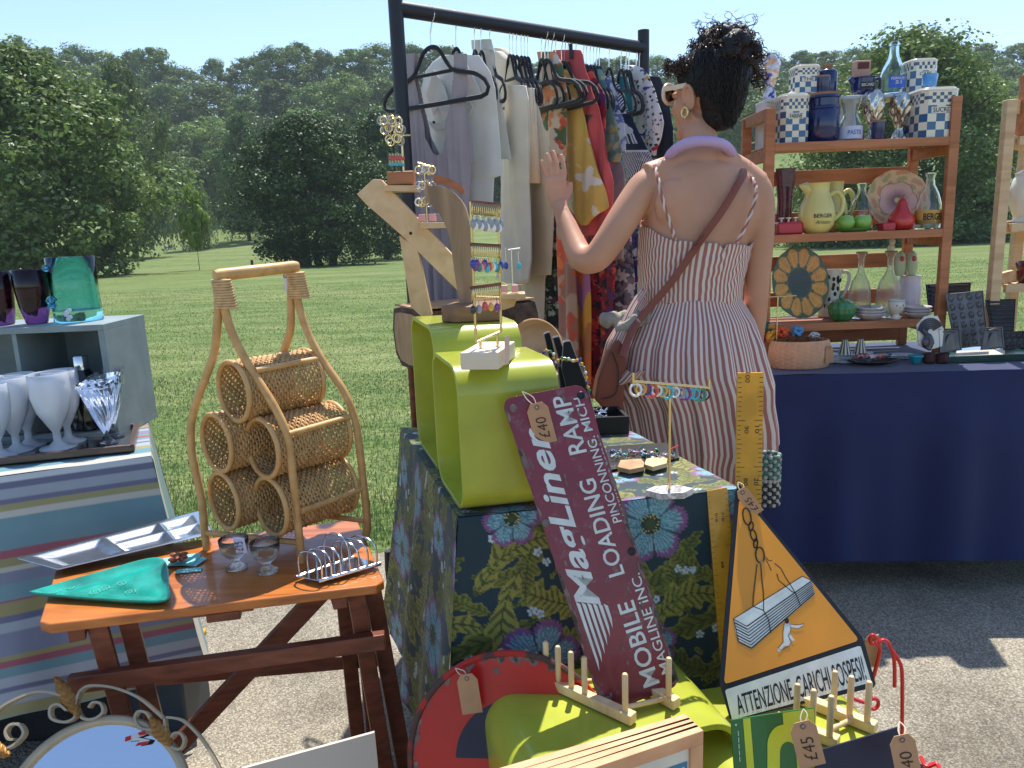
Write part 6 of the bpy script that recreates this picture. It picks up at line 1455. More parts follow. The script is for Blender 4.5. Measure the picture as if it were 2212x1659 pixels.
# ================================================================== left table goods
GZ = TZ+.012
# serving tray
MTRF = wood('dark_tray_wood', (62, 46, 40), (92, 72, 62), .35, (3, 20, 20), 3, coat=.3); MMIR = M('dark_tray_glass', (.05, .05, .055), .05, .0, var=None, coat=1)
zT = TZ+.006
tr_ = [atz(-160, 1020, zT), atz(285, 974, zT), atz(296, 927, zT), atz(-120, 965, zT)]
o = thing('serving_tray', 'dark wooden tray with mirror base carrying the glasses on the striped table', 'tray', tuple(tr_[1]))
mb = MB(); mb.prism(tr_, (0, 0, .004)); mb.build('tray_base', MMIR, o, smooth=False)
for a, b_ in zip(tr_, tr_[1:]+tr_[:1]):
    mb = MB(); mb.bar(a+Vector((0, 0, .009)), b_+Vector((0, 0, .009)), .014, .017); mb.build('tray_edge', MTRF, o, bevel=.002)
# grey crate standing on end
MGRY = M('grey_green_paint', (128, 142, 144), .6, var=(14, .12), bmp=(40, .2, .002))
ac = lambda x, y: cv('A', x, y)
f0 = atz(*ac(738, 1390), TZ+.003); f1 = atz(*ac(890, 1370), TZ+.003)
f0 = atd(*ac(742, 1385), 2.02); fz = TZ+.003; f0.z = fz
H0 = solve(lambda h: proj(Vector((f0.x, f0.y, fz+h)))[1]-ac(640, 745)[1], .1, .8)
xr_top = atd(*ac(640, 745), 2.02)
cr_dir = Vector((1, 0.03, 0)).normalized(); dep = .235
o = thing('display_crate', 'grey green painted crate standing on the striped table, glasses on its top', 'crate', tuple(f0)); Wc = .62
xr_ = xr_top.x; yb = 2.02
def cpt(u, v, z): return Vector((xr_-u, yb+v-.03*u, z))
tz0, tz1 = fz, fz+H0; th = .016
for nm, pts, vec in (('top_board', [cpt(0, 0, tz1-th), cpt(Wc, 0, tz1-th), cpt(Wc, dep, tz1-th), cpt(0, dep, tz1-th)], (0, 0, th)), ('bottom_board', [cpt(0, 0, tz0), cpt(Wc, 0, tz0), cpt(Wc, dep, tz0), cpt(0, dep, tz0)], (0, 0, th)),
                     ('side_board', [cpt(0, .0006, tz0+th), cpt(th, .0006, tz0+th), cpt(th, dep-.0006, tz0+th), cpt(0, dep-.0006, tz0+th)], (0, 0, H0-2*th)), ('side_board', [cpt(Wc-th, .0006, tz0+th), cpt(Wc, .0006, tz0+th), cpt(Wc, dep-.0006, tz0+th), cpt(Wc-th, dep-.0006, tz0+th)], (0, 0, H0-2*th)),
                     ('back_board', [cpt(th, dep-.01, tz0+th), cpt(Wc-th, dep-.01, tz0+th), cpt(Wc-th, dep-.002, tz0+th), cpt(th, dep-.002, tz0+th)], (0, 0, H0-2*th)), ('divider', [cpt(.23, .004, tz0+th), cpt(.242, .004, tz0+th), cpt(.242, dep-.012, tz0+th), cpt(.23, dep-.012, tz0+th)], (0, 0, H0-2*th))):
    mb = MB(); mb.prism(pts, vec); mb.build(nm, MGRY, o, smooth=False, bevel=.001)
CT = tz1
MPUR = glass('deep_purple_glass', (.13, .04, .13), .03); MTQ = glass('teal_glass', (.32, .80, .98), .03, bmp=(40, .3, .003)); MFRO = M('frosted_blue_glass', (.86, .92, 1.0), .3, var=None, trans=.55, coat=.3)
def cup_at(x, ybot, d, ytop, prof_fn, **kw):
    base = atd(x, ybot, d); base.z = kw.pop('z', base.z); top = atd(x, ytop, d); h = top.z-base.z; return base, h
def px(n, d): return n/FPX*d
for x, yb_, yt, wt, wb, lab in ((14, 707, 587, 54, 36, 'deep purple tumbler on the crate at the very left edge'), (82, 704, 583, 74, 44, 'deep purple tumbler on the crate next to the teal vase')):
    d = yb+.09; base = Vector((atd(x, yb_, d).x, d, CT+.001)); h = atd(x, yt, d).z-CT; rt, rb = px(wt, d)/2*.95, px(wb, d)/2
    goblet('tumbler', lab, base, wallp([(.001, 0), (rb*.9, 0), (rb, .004), (lerp(rb, rt, .55), h*.3), (rt*.96, h*.62), (rt, h)], .003, .02), MPUR, 'glass', 'purple tumblers on the crate')
d = yb+.12; base = Vector((atd(172, 695, d).x, d, CT+.001)); h = atd(170, 556, d).z-CT; r0 = px(97, d)/2
v_ = goblet('vase', 'thick turquoise glass vase with applied swirls on the grey crate', base, wallp([(.001, 0), (r0*.96, 0), (r0, .004), (r0*.985, .03), (r0*.95, h*.5), (r0, h)], .0045, .016), MTQ, 'vase')
for (zz, s_) in ((h*.85, .010), (h*.35, .014), (h*.26, .011)):
    mb = MB(); cz = base+Vector((-r0*.62, -r0*.80, zz)); mb.tube([cz+Vector((s_*math.cos(t)*(1-t/14), -.002*t*.2, s_*.7*math.sin(t)*(1-t/14))) for t in np.arange(0, 9, .5)], .0042, 8); mb.build('glass_swirl', MTQ, v_)
mb = MB(); bp_ = Vector((atd(148, 690, yb+.05).x, yb+.05, CT+.012))
for k in range(5): mb.ell(bp_+Vector((.006*math.sin(k*2), 0, .006*k)), (.007, .004, .006), 8)
tag(mb.build('paper_butterfly', M('white_card2', (214, 216, 224), .7), None), 'tiny white paper ornament at the foot of the turquoise vase', 'ornament')
# frosted goblets
zg = zT+.005
def bowlstem(base, h, rt, rf, wid=.72): return wallp([(.001, 0), (rf, 0), (rf, .0025), (rf*.5, .008), (rf*.22, h*.10), (rf*.20, h*.22), (rf*.45, h*.32), (rt*.80, h*.50), (rt*.98, h*.70), (rt, h*.88), (rt*.97, h)], .003, h*.30)
for x, yb_, yt, w_, lab in ((38, 973, 816, 78, 'frosted pale blue goblet, front one of the left pair on the tray'), (64, 962, 808, 72, 'frosted pale blue goblet standing behind the left one'), (127, 967, 806, 82, 'frosted pale blue goblet, beside the ribbed glasses'), (150, 955, 800, 74, 'frosted pale blue goblet half hidden behind its neighbour'), (0, 985, 830, 80, 'frosted pale blue goblet cut by the left edge')):
    base = atz(x, yb_, zg); h = atd(x, yt, base.y).z-zg; goblet('goblet', lab, base, bowlstem(base, h, px(w_, base.y)/2, px(w_*.92, base.y)/2), MFRO, 'goblet', 'frosted goblets on the mirror tray')
MRIB = glass('ribbed_glass', (.97, .98, .98), .03)
def spiral_cone(base, h, rt, lab):
    mb = MB(); n_ = 60; nv_ = 30
    def f(u, v, t=0):
        a = u*6.283; r = lerp(.006, rt, max(0, (v-.18)/.82)**.85) if v > .18 else lerp(.026, .005, min(1, v/.12)); r = max(.002, r*(1+.03*math.sin(a*14+v*16)*(v > .2))-t)
        zz = h*v+(.014*math.sin(a+.6) if v > .97 else 0); return Vector(base)+Vector((r*math.cos(a), r*math.sin(a), zz))
    mb.grid(lambda u, v: f(u, v), n_, nv_, closed_u=True); mb.grid(lambda u, v: f(u, .22+.78*v, .002), n_, nv_, closed_u=True); mb.lathe([(.001, 0), (.026, 0), (.026, .002)], base, 24)
    return tag(mb.build('ribbed_glass', MRIB, None, angle=0), lab, 'glass', 'ribbed cone glasses')
base = atz(232, 958, zg); spiral_cone(base, atd(232, 822, base.y).z-zg, px(92, base.y)/2, 'clear spiral ribbed cone glass, the front one on the tray')
base = atz(246, 944, zg); spiral_cone(base, atd(228, 808, base.y).z-zg, px(82, base.y)/2, 'clear spiral ribbed cone glass behind the front one')
# things inside the crate: cocktail shaker and stem glasses
MSMK = M('smoked_black', (18, 18, 22), .12, var=None, coat=.8); base = Vector((atd(196, 930, 2.08).x, 2.08, CT-H0+th+.002)); h = .215
mb = MB(); mb.lathe([(.001, 0), (.044, 0), (.048, .004), (.048, .12), (.040, .14), (.024, .158), (.022, .165)], base, 28); shk = tag(mb.build('cocktail_shaker', MSMK, None), 'black cocktail shaker with a steel cap inside the grey crate', 'shaker')
mb = MB(); mb.lathe([(.021, .165), (.021, .20), (.019, .203), (.001, .203)], base, 24); mb.build('cap', MSTEEL, shk)
for x, lab in ((140, 'dark tinted ball glass inside the crate'), (262, 'small plain stem glass inside the crate at right')):
    d = 2.12; base = Vector((atd(x, 930, d).x, d, CT-H0+th+.002)); goblet('stem_glass', lab, base, bowlstem(base, .15, .026, .028), MGL, 'glass')
# ================================================================== scroll mirror
mc0 = atd(205, 1766, 1.16); nm_ = Vector((.10, -.80, .60)).normalized(); mu = Vector((0, 0, 1)).cross(nm_).normalized(); mu = -mu if mu.x < 0 else mu; mv = nm_.cross(mu); mv = -mv if mv.z < 0 else mv
RM = (atp(205, 1566, mc0, nm_)-mc0).length
def mp(x, y, h=0): return atp(*cv('B', x, y), mc0, nm_)+nm_*h
MIRF = M('cream_metal', (176, 160, 132), .4, .3, var=(20, .12)); MLF = M('gilt_leaf', (152, 108, 52), .45, .4, var=(30, .25)); MMR = M('mirror_silver', (.9, .92, .95), .01, 1, var=None)
o = thing('wall_mirror', 'round mirror with cream scrollwork and gilt leaves, propped at the bottom left', 'mirror', tuple(mc0))
P_ = lambda r, a, h=0: mc0+(mu*math.cos(a)+mv*math.sin(a))*r+nm_*h
mb = MB(); mb.prism([P_(RM, a, -.003) for a in np.linspace(0, 6.283, 72, endpoint=False)], nm_*.003); mb.build('glass', MMR, o, smooth=False)
mb = MB(); mb.tube([P_(RM+.005, a, .002) for a in np.linspace(0, 6.283, 80, endpoint=False)], .0088, 10, closed=True); mb.build('rim', MIRF, o)
def band(pts, w_=.008, closed=False):
    mb = MB(); mb.tube(spl([mp(x, y, .004) for x, y in pts], 7), w_, 8, up=nm_, flat=1.0); 
    return mb
def strip(pts, hw=.010):
    P = spl([mp(x, y, .0) for x, y in pts], 7); mb = MB(); n_ = len(P)
    t_ = .0021
    for i in range(n_-1):
        pass
    ts = [(P[min(i+1, n_-1)]-P[max(i-1, 0)]).normalized() for i in range(n_)]; sd = [t.cross(nm_).normalized()*t_ for t in ts]
    vs = []
    for i in range(n_): vs += [P[i]-sd[i]-nm_*hw*.2, P[i]+sd[i]-nm_*hw*.2, P[i]+sd[i]+nm_*hw*1.5, P[i]-sd[i]+nm_*hw*1.5]
    fs = [(4*i+k, 4*i+(k+1) % 4, 4*(i+1)+(k+1) % 4, 4*(i+1)+k) for i in range(n_-1) for k in range(4)]+[(3, 2, 1, 0), (4*n_-4, 4*n_-3, 4*n_-2, 4*n_-1)]
    mb.add(vs, fs); return mb.build('scroll_band', MIRF, o)
strip([(-30, 1390), (60, 1320), (200, 1265), (325, 1280), (400, 1340), (405, 1395), (350, 1420), (285, 1400), (280, 1345), (320, 1328), (362, 1358)])
strip([(430, 1262), (480, 1232), (600, 1240), (730, 1290), (830, 1370), (862, 1400)]); strip([(430, 1262), (412, 1330), (440, 1395), (500, 1405), (550, 1370), (540, 1325), (500, 1318), (478, 1345)])
strip([(880, 1440), (820, 1460), (745, 1450), (718, 1400), (735, 1365), (775, 1372), (800, 1410)])
strip([(880, 1395), (960, 1410), (1040, 1480), (1110, 1580), (1160, 1680), (1190, 1800)]); strip([(870, 1400), (880, 1480), (905, 1545), (950, 1560), (972, 1520), (955, 1480), (920, 1478), (905, 1500)])
strip([(-20, 1560), (40, 1560), (100, 1530), (140, 1480), (120, 1435), (75, 1432), (48, 1465), (60, 1505), (90, 1510)])
def leaf3(pts):
    c0_, c1_ = pts[0], pts[-1]; rows = []; mb = MB()
    L = len(pts)//2; a, b_ = Vector((*pts[0], 0)), Vector((*pts[L], 0)); ax_ = b_-a; pr = Vector((-ax_.y, ax_.x, 0)).normalized(); w_ = 42
    def f(u, v):
        c = a+ax_*v; ww = w_*math.sin(math.pi*min(1, v*.96+.03))**.7*(1+.08*math.sin(v*40)); q = c+pr*(u-.5)*2*ww; return mp(q.x, q.y, .012+.006*math.cos((u-.5)*3.1)+.0018*math.sin(v*38+abs(u-.5)*10))
    mb.grid(f, 14, 40); return mb.build('leaf', MLF, o, recalc=False, angle=0, solid=.001)
leaf3([(308, 1188), (432, 1395)]); leaf3([(800, 1400), (905, 1545)]); leaf3([(-70, 1535), (75, 1590)])
lt = tag(MB().prism([mp(x, y, .014) for x, y in ((672, 1498), (772, 1462), (782, 1484), (736, 1500), (798, 1512), (782, 1535), (722, 1545), (745, 1515), (668, 1522))], nm_*.001).build('shop_label', M('red_white_label', (206, 198, 192), .6), None, smooth=False), 'small red and white folded label lying on the mirror glass', 'label')
mb = MB()
for po in ([(672, 1498), (700, 1488), (700, 1512), (668, 1522)], [(735, 1476), (772, 1462), (782, 1484), (745, 1490)], [(722, 1545), (735, 1528), (795, 1518), (782, 1535)]): mb.add([mp(x, y, .0156) for x, y in po], [tuple(range(4))])
mb.build('red_print', MRED, lt, smooth=False, recalc=False)
# dark bag and yellow tub under the striped table
o = thing('rubber_boot', 'dark grey box with a yellow lid half hidden under the folding table', 'storage box', tuple(atd(285, 1500, 1.75))); o['category'] = 'storage box'; o.name = 'storage_box'; WM['storage_box'] = Matrix.Translation(o.location)
p = atz(300, 1560, .1); mb = MB(); mb.box((p.x-.02, p.y+.16, .10), (.20, .16, .185)); mb.build('tub', M('grey_tub', (52, 62, 72), .5), o, bevel=.008); mb = MB(); mb.box((p.x-.02, p.y+.16, .205), (.215, .175, .02)); mb.build('lid', M('yellow_lid', (206, 160, 30), .5), o, bevel=.006)
o = tag(MB().box((atd(60, 1600, 1.75).x, 1.85, .11), (.5, .2, .2)).build('dark_holdall', M('dark_cloth', (28, 30, 36), .85, bmp=(60, .6, .01)), None, bevel=.04, seg=5), 'dark cloth holdall in shade under the striped table', 'bag')
# ================================================================== goods on the crockery shelf
jc = lambda x, y: cv('J', x, y); kc = lambda x, y: cv('K', x, y)
def spot(x0, x1, yb_, yt, d, zb, crop='J'):
    """base centre, radius, height of a thing spanning crop px x0..x1, bottom on z=zb"""
    xm = (x0+x1)/2; p = atd(*cv(crop, xm, yb_), d); r = (atd(*cv(crop, x1, yb_), d)-atd(*cv(crop, x0, yb_), d)).length/2; tp_ = atd(*cv(crop, xm, yt), d).z
    return Vector((p.x, d, zb)), r, tp_-zb
Z1, Z2, Z3 = [z+.002 for z in SHZ]
dF, dM, dB = SD+.045, SD+.11, SD+.19
def cheq_mat(name, blue=(42, 92, 140), ivory=(226, 218, 194)):
    mt, nt, b = newmat(name); setp(b, .25, coat=.5); a = nd(nt, 'ShaderNodeVertexColor', layer_name='Col'); nt.links.new(a.outputs[0], b.inputs['Base Color']); return mt
MCHQ = cheq_mat('checked_ceramic'); MIV = M('ivory_glaze', (222, 216, 200), .25, coat=.4, var=(10, .05)); MNVY = M('navy_glaze', (24, 34, 84), .2, coat=.6, var=(20, .2)); MCORK = M('cork', (150, 112, 84), .9)
def tin(label, x0, x1, yb_, yt, d, zb, txt=None, knob=False):
    p, r, h = spot(x0, x1, yb_, yt, d, zb); o = thing('canister', label, 'canister', tuple(p), 'blue checked canisters')
    w_ = r*.93; h *= .95; ch = w_*.30; outl = [(-w_+ch, -w_), (w_-ch, -w_), (w_, -w_+ch), (w_, w_-ch), (w_-ch, w_), (-w_+ch, w_), (-w_, w_-ch), (-w_, -w_+ch)]
    hb = h*.90; mb = MB(); blue, iv = lin((40, 88, 132)), lin((224, 216, 192)); gry = lin((70, 84, 110))
    per_ = [0]; 
    for (a, b_), (c_, e_) in zip(outl, outl[1:]+outl[:1]): per_.append(per_[-1]+math.hypot(c_-a, e_-b_))
    cell = 2*w_*.235
    rows = [(0, .70, cell), (.70, .755, None), (.755, .97, cell*.42), (.97, 1, None)]
    for z0, z1, cs in rows:
        za, zb_ = z0*hb, z1*hb
        for i in range(8):
            a, b_ = Vector((*outl[i], 0)), Vector((*outl[(i+1) % 8], 0)); L = (b_-a).length
            if cs is None:
                mb.add([p+a+Vector((0, 0, za)), p+b_+Vector((0, 0, za)), p+b_+Vector((0, 0, zb_)), p+a+Vector((0, 0, zb_))], [(0, 1, 2, 3)], iv); continue
            nu = max(1, round(L/cs)); nr_ = max(1, round((zb_-za)/cs))
            for u in range(nu):
                for v in range(nr_):
                    c_ = (blue if cs > cell*.6 else gry) if (u+v+i) % 2 else iv
                    q0, q1 = a+(b_-a)*u/nu, a+(b_-a)*(u+1)/nu; y0, y1 = za+(zb_-za)*v/nr_, za+(zb_-za)*(v+1)/nr_
                    mb.add([p+q0+Vector((0, 0, y0)), p+q1+Vector((0, 0, y0)), p+q1+Vector((0, 0, y1)), p+q0+Vector((0, 0, y1))], [(0, 1, 2, 3)], c_)
    mb.build('canister_body', MCHQ, o, smooth=False, recalc=False)
    mb = MB(); mb.prism([p+Vector((x*1.03, y*1.03, hb)) for x, y in outl], (0, 0, h*.045)); mb.prism([p+Vector((x*.93, y*.93, hb+h*.045)) for x, y in outl], (0, 0, h*.035))
    if knob: mb.ell(p+Vector((0, 0, h*1.02)), (w_*.25, w_*.25, h*.03), 10)
    mb.build('lid', MIV, o, bevel=.002)
    if txt:
        y = p.y-w_-.0012; zc = p.z+hb*.60; hw, hh = w_*.52, hb*.065; cx = p.x+w_*.0
        mb = MB(); mb.prism([(cx-hw, y, zc-hh), (cx+hw, y, zc-hh), (cx+hw, y, zc+hh), (cx-hw, y, zc+hh)], (0, .001, 0)); lb = mb.build('name_plate', MIV, o, smooth=False)
        q = Quad(Vector((cx-hw, y-.0002, zc-hh)), Vector((cx+hw, y-.0002, zc-hh)), Vector((cx+hw, y-.0002, zc+hh)), Vector((cx-hw, y-.0002, zc+hh))); lettering(lb, txt, q, (.08, .12, .92, .88), MBLKP, bold=.01, lift=.0006)
    return o
tin('blue checked canister lettered FARINE at the left of the top shelf', 345, 570, 745, 380, dF+.02, Z1, 'FARINE', True)
tin('large blue checked canister lettered SUCRE at the right of the top shelf', 1352, 1648, 745, 338, dF+.02, Z1, 'SUCRE')
# riser
pr0 = atd(*jc(240, 440), dB); pr1 = atd(*jc(1560, 440), dB); rz = atd(*jc(800, 432), dB).z
o = tag(MB().prism([(pr0.x, dB-.07, Z1), (pr1.x, dB-.07, Z1), (pr1.x, dB+.06, Z1), (pr0.x, dB+.06, Z1)], (0, 0, .012)).build('riser_foot', M('white_riser', (206, 206, 206), .5), None, smooth=False) if False else thing('display_riser', 'white riser bench standing on the top shelf behind the front row', 'riser', ((pr0.x+pr1.x)/2, dB, Z1)), None)
mb = MB(); mb.box(((pr0.x+pr1.x)/2, dB, rz-.006), (pr1.x-pr0.x, .13, .012)); mb.build('top_board', M('white_riser', (206, 206, 206), .5), o, bevel=.002)
for x in (pr0.x+.008, pr1.x-.008, (pr0.x+pr1.x)/2):
    mb = MB(); mb.box((x, dB, (Z1+rz-.012)/2), (.014, .12, rz-.012-Z1)); mb.build('support', bpy.data.materials['white_riser'], o, bevel=.001)
rz += .001
tin('blue checked canister standing behind the FARINE one', 460, 652, 425, 172, dB, rz, 'THE')
tin('blue checked canister lettered CAFE behind the SUCRE one', 1305, 1515, 430, 128, dB, rz, 'CAFE')
def lathe_thing(name, label, cat, x0, x1, yb_, yt, d, zb, prof, mat, crop='J', group=None, n=32, wall=0, sy=1):
    p, r, h = spot(x0, x1, yb_, yt, d, zb, crop); pr = [(max(a*r, .0005), b_*h) for a, b_ in prof]
    if wall: pr = wallp(pr, wall, pr[min(2, len(pr)-1)][1])
    mb = MB(); mb.lathe(pr, p, n, sy=sy); o = mb.build(name, mat, None, angle=45); WM[o.name] = Matrix.Identity(4); return tag(o, label, cat, group), p, r, h
JAR = [(.01, 0), (.95, 0), (1, .02), (1, .68), (.97, .70), (1.02, .72), (1.0, .76), (.92, .78), (.92, .93), (1.0, .95), (.98, 1), (.9, 1)]
j_, p, r, h = lathe_thing('storage_jar', 'large glossy navy jar beside the FARINE canister', 'jar', 565, 815, 745, 415, dF+.03, Z1, JAR, MNVY)
mb = MB(); mb.lathe([(.01, h), (r*.98, h), (r*.98, h+.008), (.01, h+.010)], p, 30); mb.build('rim', MCORK, j_)
j_, p, r, h = lathe_thing('storage_jar', 'tall navy jar with a cork stopper at the back of the top shelf', 'jar', 652, 800, 425, 215, dB+.02, rz, [(.01, 0), (.95, 0), (1, .03), (1, .9), (.9, .96), (.6, 1)], MNVY)
mb = MB(); mb.lathe([(.01, h), (r*.5, h), (r*.55, h+.016), (.01, h+.018)], p, 24); mb.build('cork', MCORK, j_)
j_, p, r, h = lathe_thing('storage_jar', 'small navy jar with a flat brown lid in front of the tall navy jar', 'jar', 645, 750, 425, 275, dB-.035, rz, [(.01, 0), (.97, 0), (1, .03), (1, 1)], MNVY)
mb = MB(); mb.lathe([(.01, h), (r*1.0, h), (r*1.0, h+.006), (.01, h+.007)], p, 24); mb.build('lid', MCORK, j_)
j_, p, r, h = lathe_thing('storage_jar', 'small navy jar between the two silver vases', 'jar', 1066, 1166, 745, 610, dF-.01, Z1, [(.01, 0), (.97, 0), (1, .03), (1, 1)], MNVY)
mb = MB(); mb.lathe([(.01, h), (r, h), (r, h+.006), (.01, h+.007)], p, 24); mb.build('lid', MCORK, j_)
# navy jug lettered
jg, p, r, h = lathe_thing('jug', 'squat navy jug lettered RICARD behind the glass carafe', 'jug', 915, 1090, 430, 275, dB, rz, [(.01, 0), (.75, 0), (.85, .1), (1, .55), (.9, .9), (.95, 1), (.85, 1), (.8, .9)], MNVY)
mb = MB(); mb.tube(spl([p+Vector((r*.85, 0, h*.85)), p+Vector((r*1.35, 0, h*.9)), p+Vector((r*1.4, 0, h*.45)), p+Vector((r*.95, 0, h*.2))], 6), .006, 8); mb.build('handle', MNVY, jg)
mb = MB(); mb.tube([p+Vector((-r*.8, 0, h*.8)), p+Vector((-r*1.2, 0, h*1.0))], [.016, .008], 8); mb.build('spout', MNVY, jg)
def plate_text(parent, txt, p, r, z, w_, hh, mat, plate=None, bold=.01, shear=0):
    y = p.y-r-.0012; q = Quad(Vector((p.x-w_/2, y, z-hh/2)), Vector((p.x+w_/2, y, z-hh/2)), Vector((p.x+w_/2, y, z+hh/2)), Vector((p.x-w_/2, y, z+hh/2)))
    def curved(s, t, h=0):   # wrap round the body
        a = (s-.5)*w_/max(r, .01); return Vector((p.x+(r+.0012+h)*math.sin(a), p.y-(r+.0012+h)*math.cos(a), z+(t-.5)*hh))
    if plate:
        mb = MB(); mb.grid(lambda u, v: curved(lerp(-.06, 1.06, u), lerp(-.25, 1.25, v), -.0004), 14, 2); mb.build('label', plate, parent, recalc=False, solid=.0003)
    if txt: lettering(parent, txt, curved, (.02, .05, .98, .95), mat, bold=bold, lift=.0006, shear=shear)
plate_text(jg, 'RICARD', p, r*.98, p.z+h*.55, r*1.1, h*.18, MIV, MBLKP)
o = tag(MB().box((p.x+.005, dB+.035, rz+.065), (.058, .03, .13)).build('framed_box', M('pinkish_card', (196, 150, 130), .6), None, bevel=.003), 'small cream and brown box behind the navy jug', 'box')
mb = MB(); mb.box((p.x+.005, dB+.018, rz+.112), (.040, .002, .022)); mb.build('brown_label', M('brown_print', (96, 50, 44), .6), o)
# glass carafe with blue label
MGD = glass('carafe_glass', (.95, .98, 1), .02); MBLL = M('blue_label', (60, 96, 190), .4)
CAR = [(.01, 0), (.96, 0), (1, .03), (1, .34), (.9, .42), (.62, .56), (.60, .68), (.80, .86), (.84, 1)]
cg, p, r, h = lathe_thing('carafe', 'clear glass carafe with a blue and white label on the top shelf', 'carafe', 818, 990, 745, 415, dF+.01, Z1, CAR, MGD, wall=.003)
mb = MB(); mb.lathe([(r+.0006, h*.06), (r+.0008, h*.34)], p, 32); mb.build('label_band', M('pale_label', (196, 204, 224), .4), cg, recalc=False); plate_text(cg, 'PASTIS', p, r, p.z+h*.2, r*1.2, h*.11, MBLL, None)
# the big ribbed bottle
BOT = [(.01, 0), (.95, 0), (1, .02)]+[(1-.012*(k % 2), .04+k*.022) for k in range(14)]+[(.96, .40), (.80, .52), (.60, .62), (.42, .72), (.36, .80), (.34, .92), (.44, .93), (.42, .96), (.30, 1)]
bt, p, r, h = lathe_thing('ribbed_bottle', 'tall ribbed glass bottle with a blue label reading 51, highest thing on the shelf', 'bottle', 1130, 1308, 430, 8, dB-.01, rz, BOT, glass('bluish_glass', (.86, .95, 1), .03), wall=.003)
plate_text(bt, 'PERNOD', p, r, p.z+h*.29, r*1.15, h*.055, MIV, None); plate_text(bt, '51', p, r+.0002, p.z+h*.215, r*.5, h*.07, MIV, None)
mb = MB(); mb.grid(lambda u, v: Vector((p.x+(r+.0006)*math.sin((u-.5)*1.5), p.y-(r+.0006)*math.cos((u-.5)*1.5), p.z+h*(.12+.22*v))), 16, 2); mb.build('label', MBLL, bt, recalc=False)
mb = MB(); p_, r_b, h_b = p, r, h
lathe_thing('glass_tumbler', 'small sky blue glass cup standing on the SUCRE canister lid', 'cup', 1452, 1556, 345, 250, dF+.02, atd(*jc(1500, 345), dF+.02).z+.002, [(.01, 0), (.8, 0), (.85, .1), (1, .8), (1, 1), (.9, 1), (.8, .3), (.01, .2)], M('sky_blue_glass', (92, 168, 232), .15, coat=.5, trans=.3))
# crumpled glass vases
def crinkle(name, label, x0, x1, yb_, yt, d, zb, mat, crop='J', cf=None):
    p, r, h = spot(x0, x1, yb_, yt, d, zb, crop); mb = MB()
    def f(u, v):
        a = u*6.283; rr_ = r*(.62 if v < .04 else interp([(0, .85), (.1, .62), (.28, .35), (.45, .62), (.7, .98), (.88, .95), (1, .72)], v)); rr_ *= 1+.13*math.sin(a*5+v*9)+.09*math.sin(a*9-v*21)
        return Vector((p.x+rr_*math.cos(a), p.y+rr_*math.sin(a), p.z+h*v*(1+.03*math.sin(a*3)*(v > .9))))
    mb.grid(f, 40, 30, closed_u=True, cf=cf); mb.lathe([(.0005, .001), (r*.6, .001), (r*.62, .004)], p, 20, col=(.5, .5, .5) if cf else None)
    return tag(mb.build(name, mat, None, angle=0), label, 'vase')
MSIL = M('mercury_glass', (.55, .52, .46), .12, .9, var=(30, .4))
crinkle('crumpled_vase', 'silver crumpled glass vase left of the small navy jar', 998, 1145, 745, 385, dM, Z1, MSIL); crinkle('crumpled_vase', 'silver crumpled glass vase next to the SUCRE canister', 1198, 1352, 745, 405, dM, Z1, MSIL)
def mc_(u, v):
    k = int((u*7+v*5+math.sin(v*20))) % 5; return [lin(c) for c in ((226, 220, 226), (60, 66, 150), (214, 214, 226), (210, 160, 110), (190, 196, 220))][k]
crinkle('marbled_vase', 'marbled glass vase in white, blue and amber at the left end of the top shelf', 236, 372, 430, 112, dB-.02, rz, VC('marbled_glass', .12, None, coat=.6), cf=mc_)
# ---- middle shelf
MMAR = M('maroon_glass', (86, 26, 50), .2, coat=.4, var=(30, .3), bmp=(70, .6, .004)); MYJ = M('pale_yellow_glaze', (214, 202, 120), .3, coat=.5, var=(8, .06))
p, r, h = spot(338, 490, 1350, 955, dB, Z2); mb = MB(); mb.grid(lambda u, v: Vector((p.x+r*(.72+.28*abs(v-.5)*2*(v > .5)+.0)*((math.cos(u*6.283)))*(1 if abs(math.cos(u*6.283)) > .7 else .96), p.y+r*.55*math.sin(u*6.283), p.z+h*v)), 28, 20, closed_u=True); tag(mb.build('maroon_vase', MMAR, None, angle=0), 'tall maroon pressed glass vase at the left of the middle shelf', 'vase')
o = thing('coat_hook_box', 'little red box with three white knobs on the middle shelf', 'box', tuple(spot(345, 540, 1440, 1340, dF, Z2)[0])); p, r, h = spot(345, 540, 1440, 1358, dF, Z2)
MRB = M('cherry_red_paint', (190, 36, 62), .3, coat=.4); mb = MB(); mb.box((p.x, p.y, p.z+h/2), (2*r, .05, h)); mb.build('box_body', MRB, o, bevel=.008, seg=3)
for k in (-1, 0, 1): mb = MB(); mb.lathe([(.004, 0), (.004, .010), (.010, .012), (.010, .016), (.001, .017)], (p.x+k*r*.55, p.y, p.z+h), 14); mb.build('knob', MIV, o)
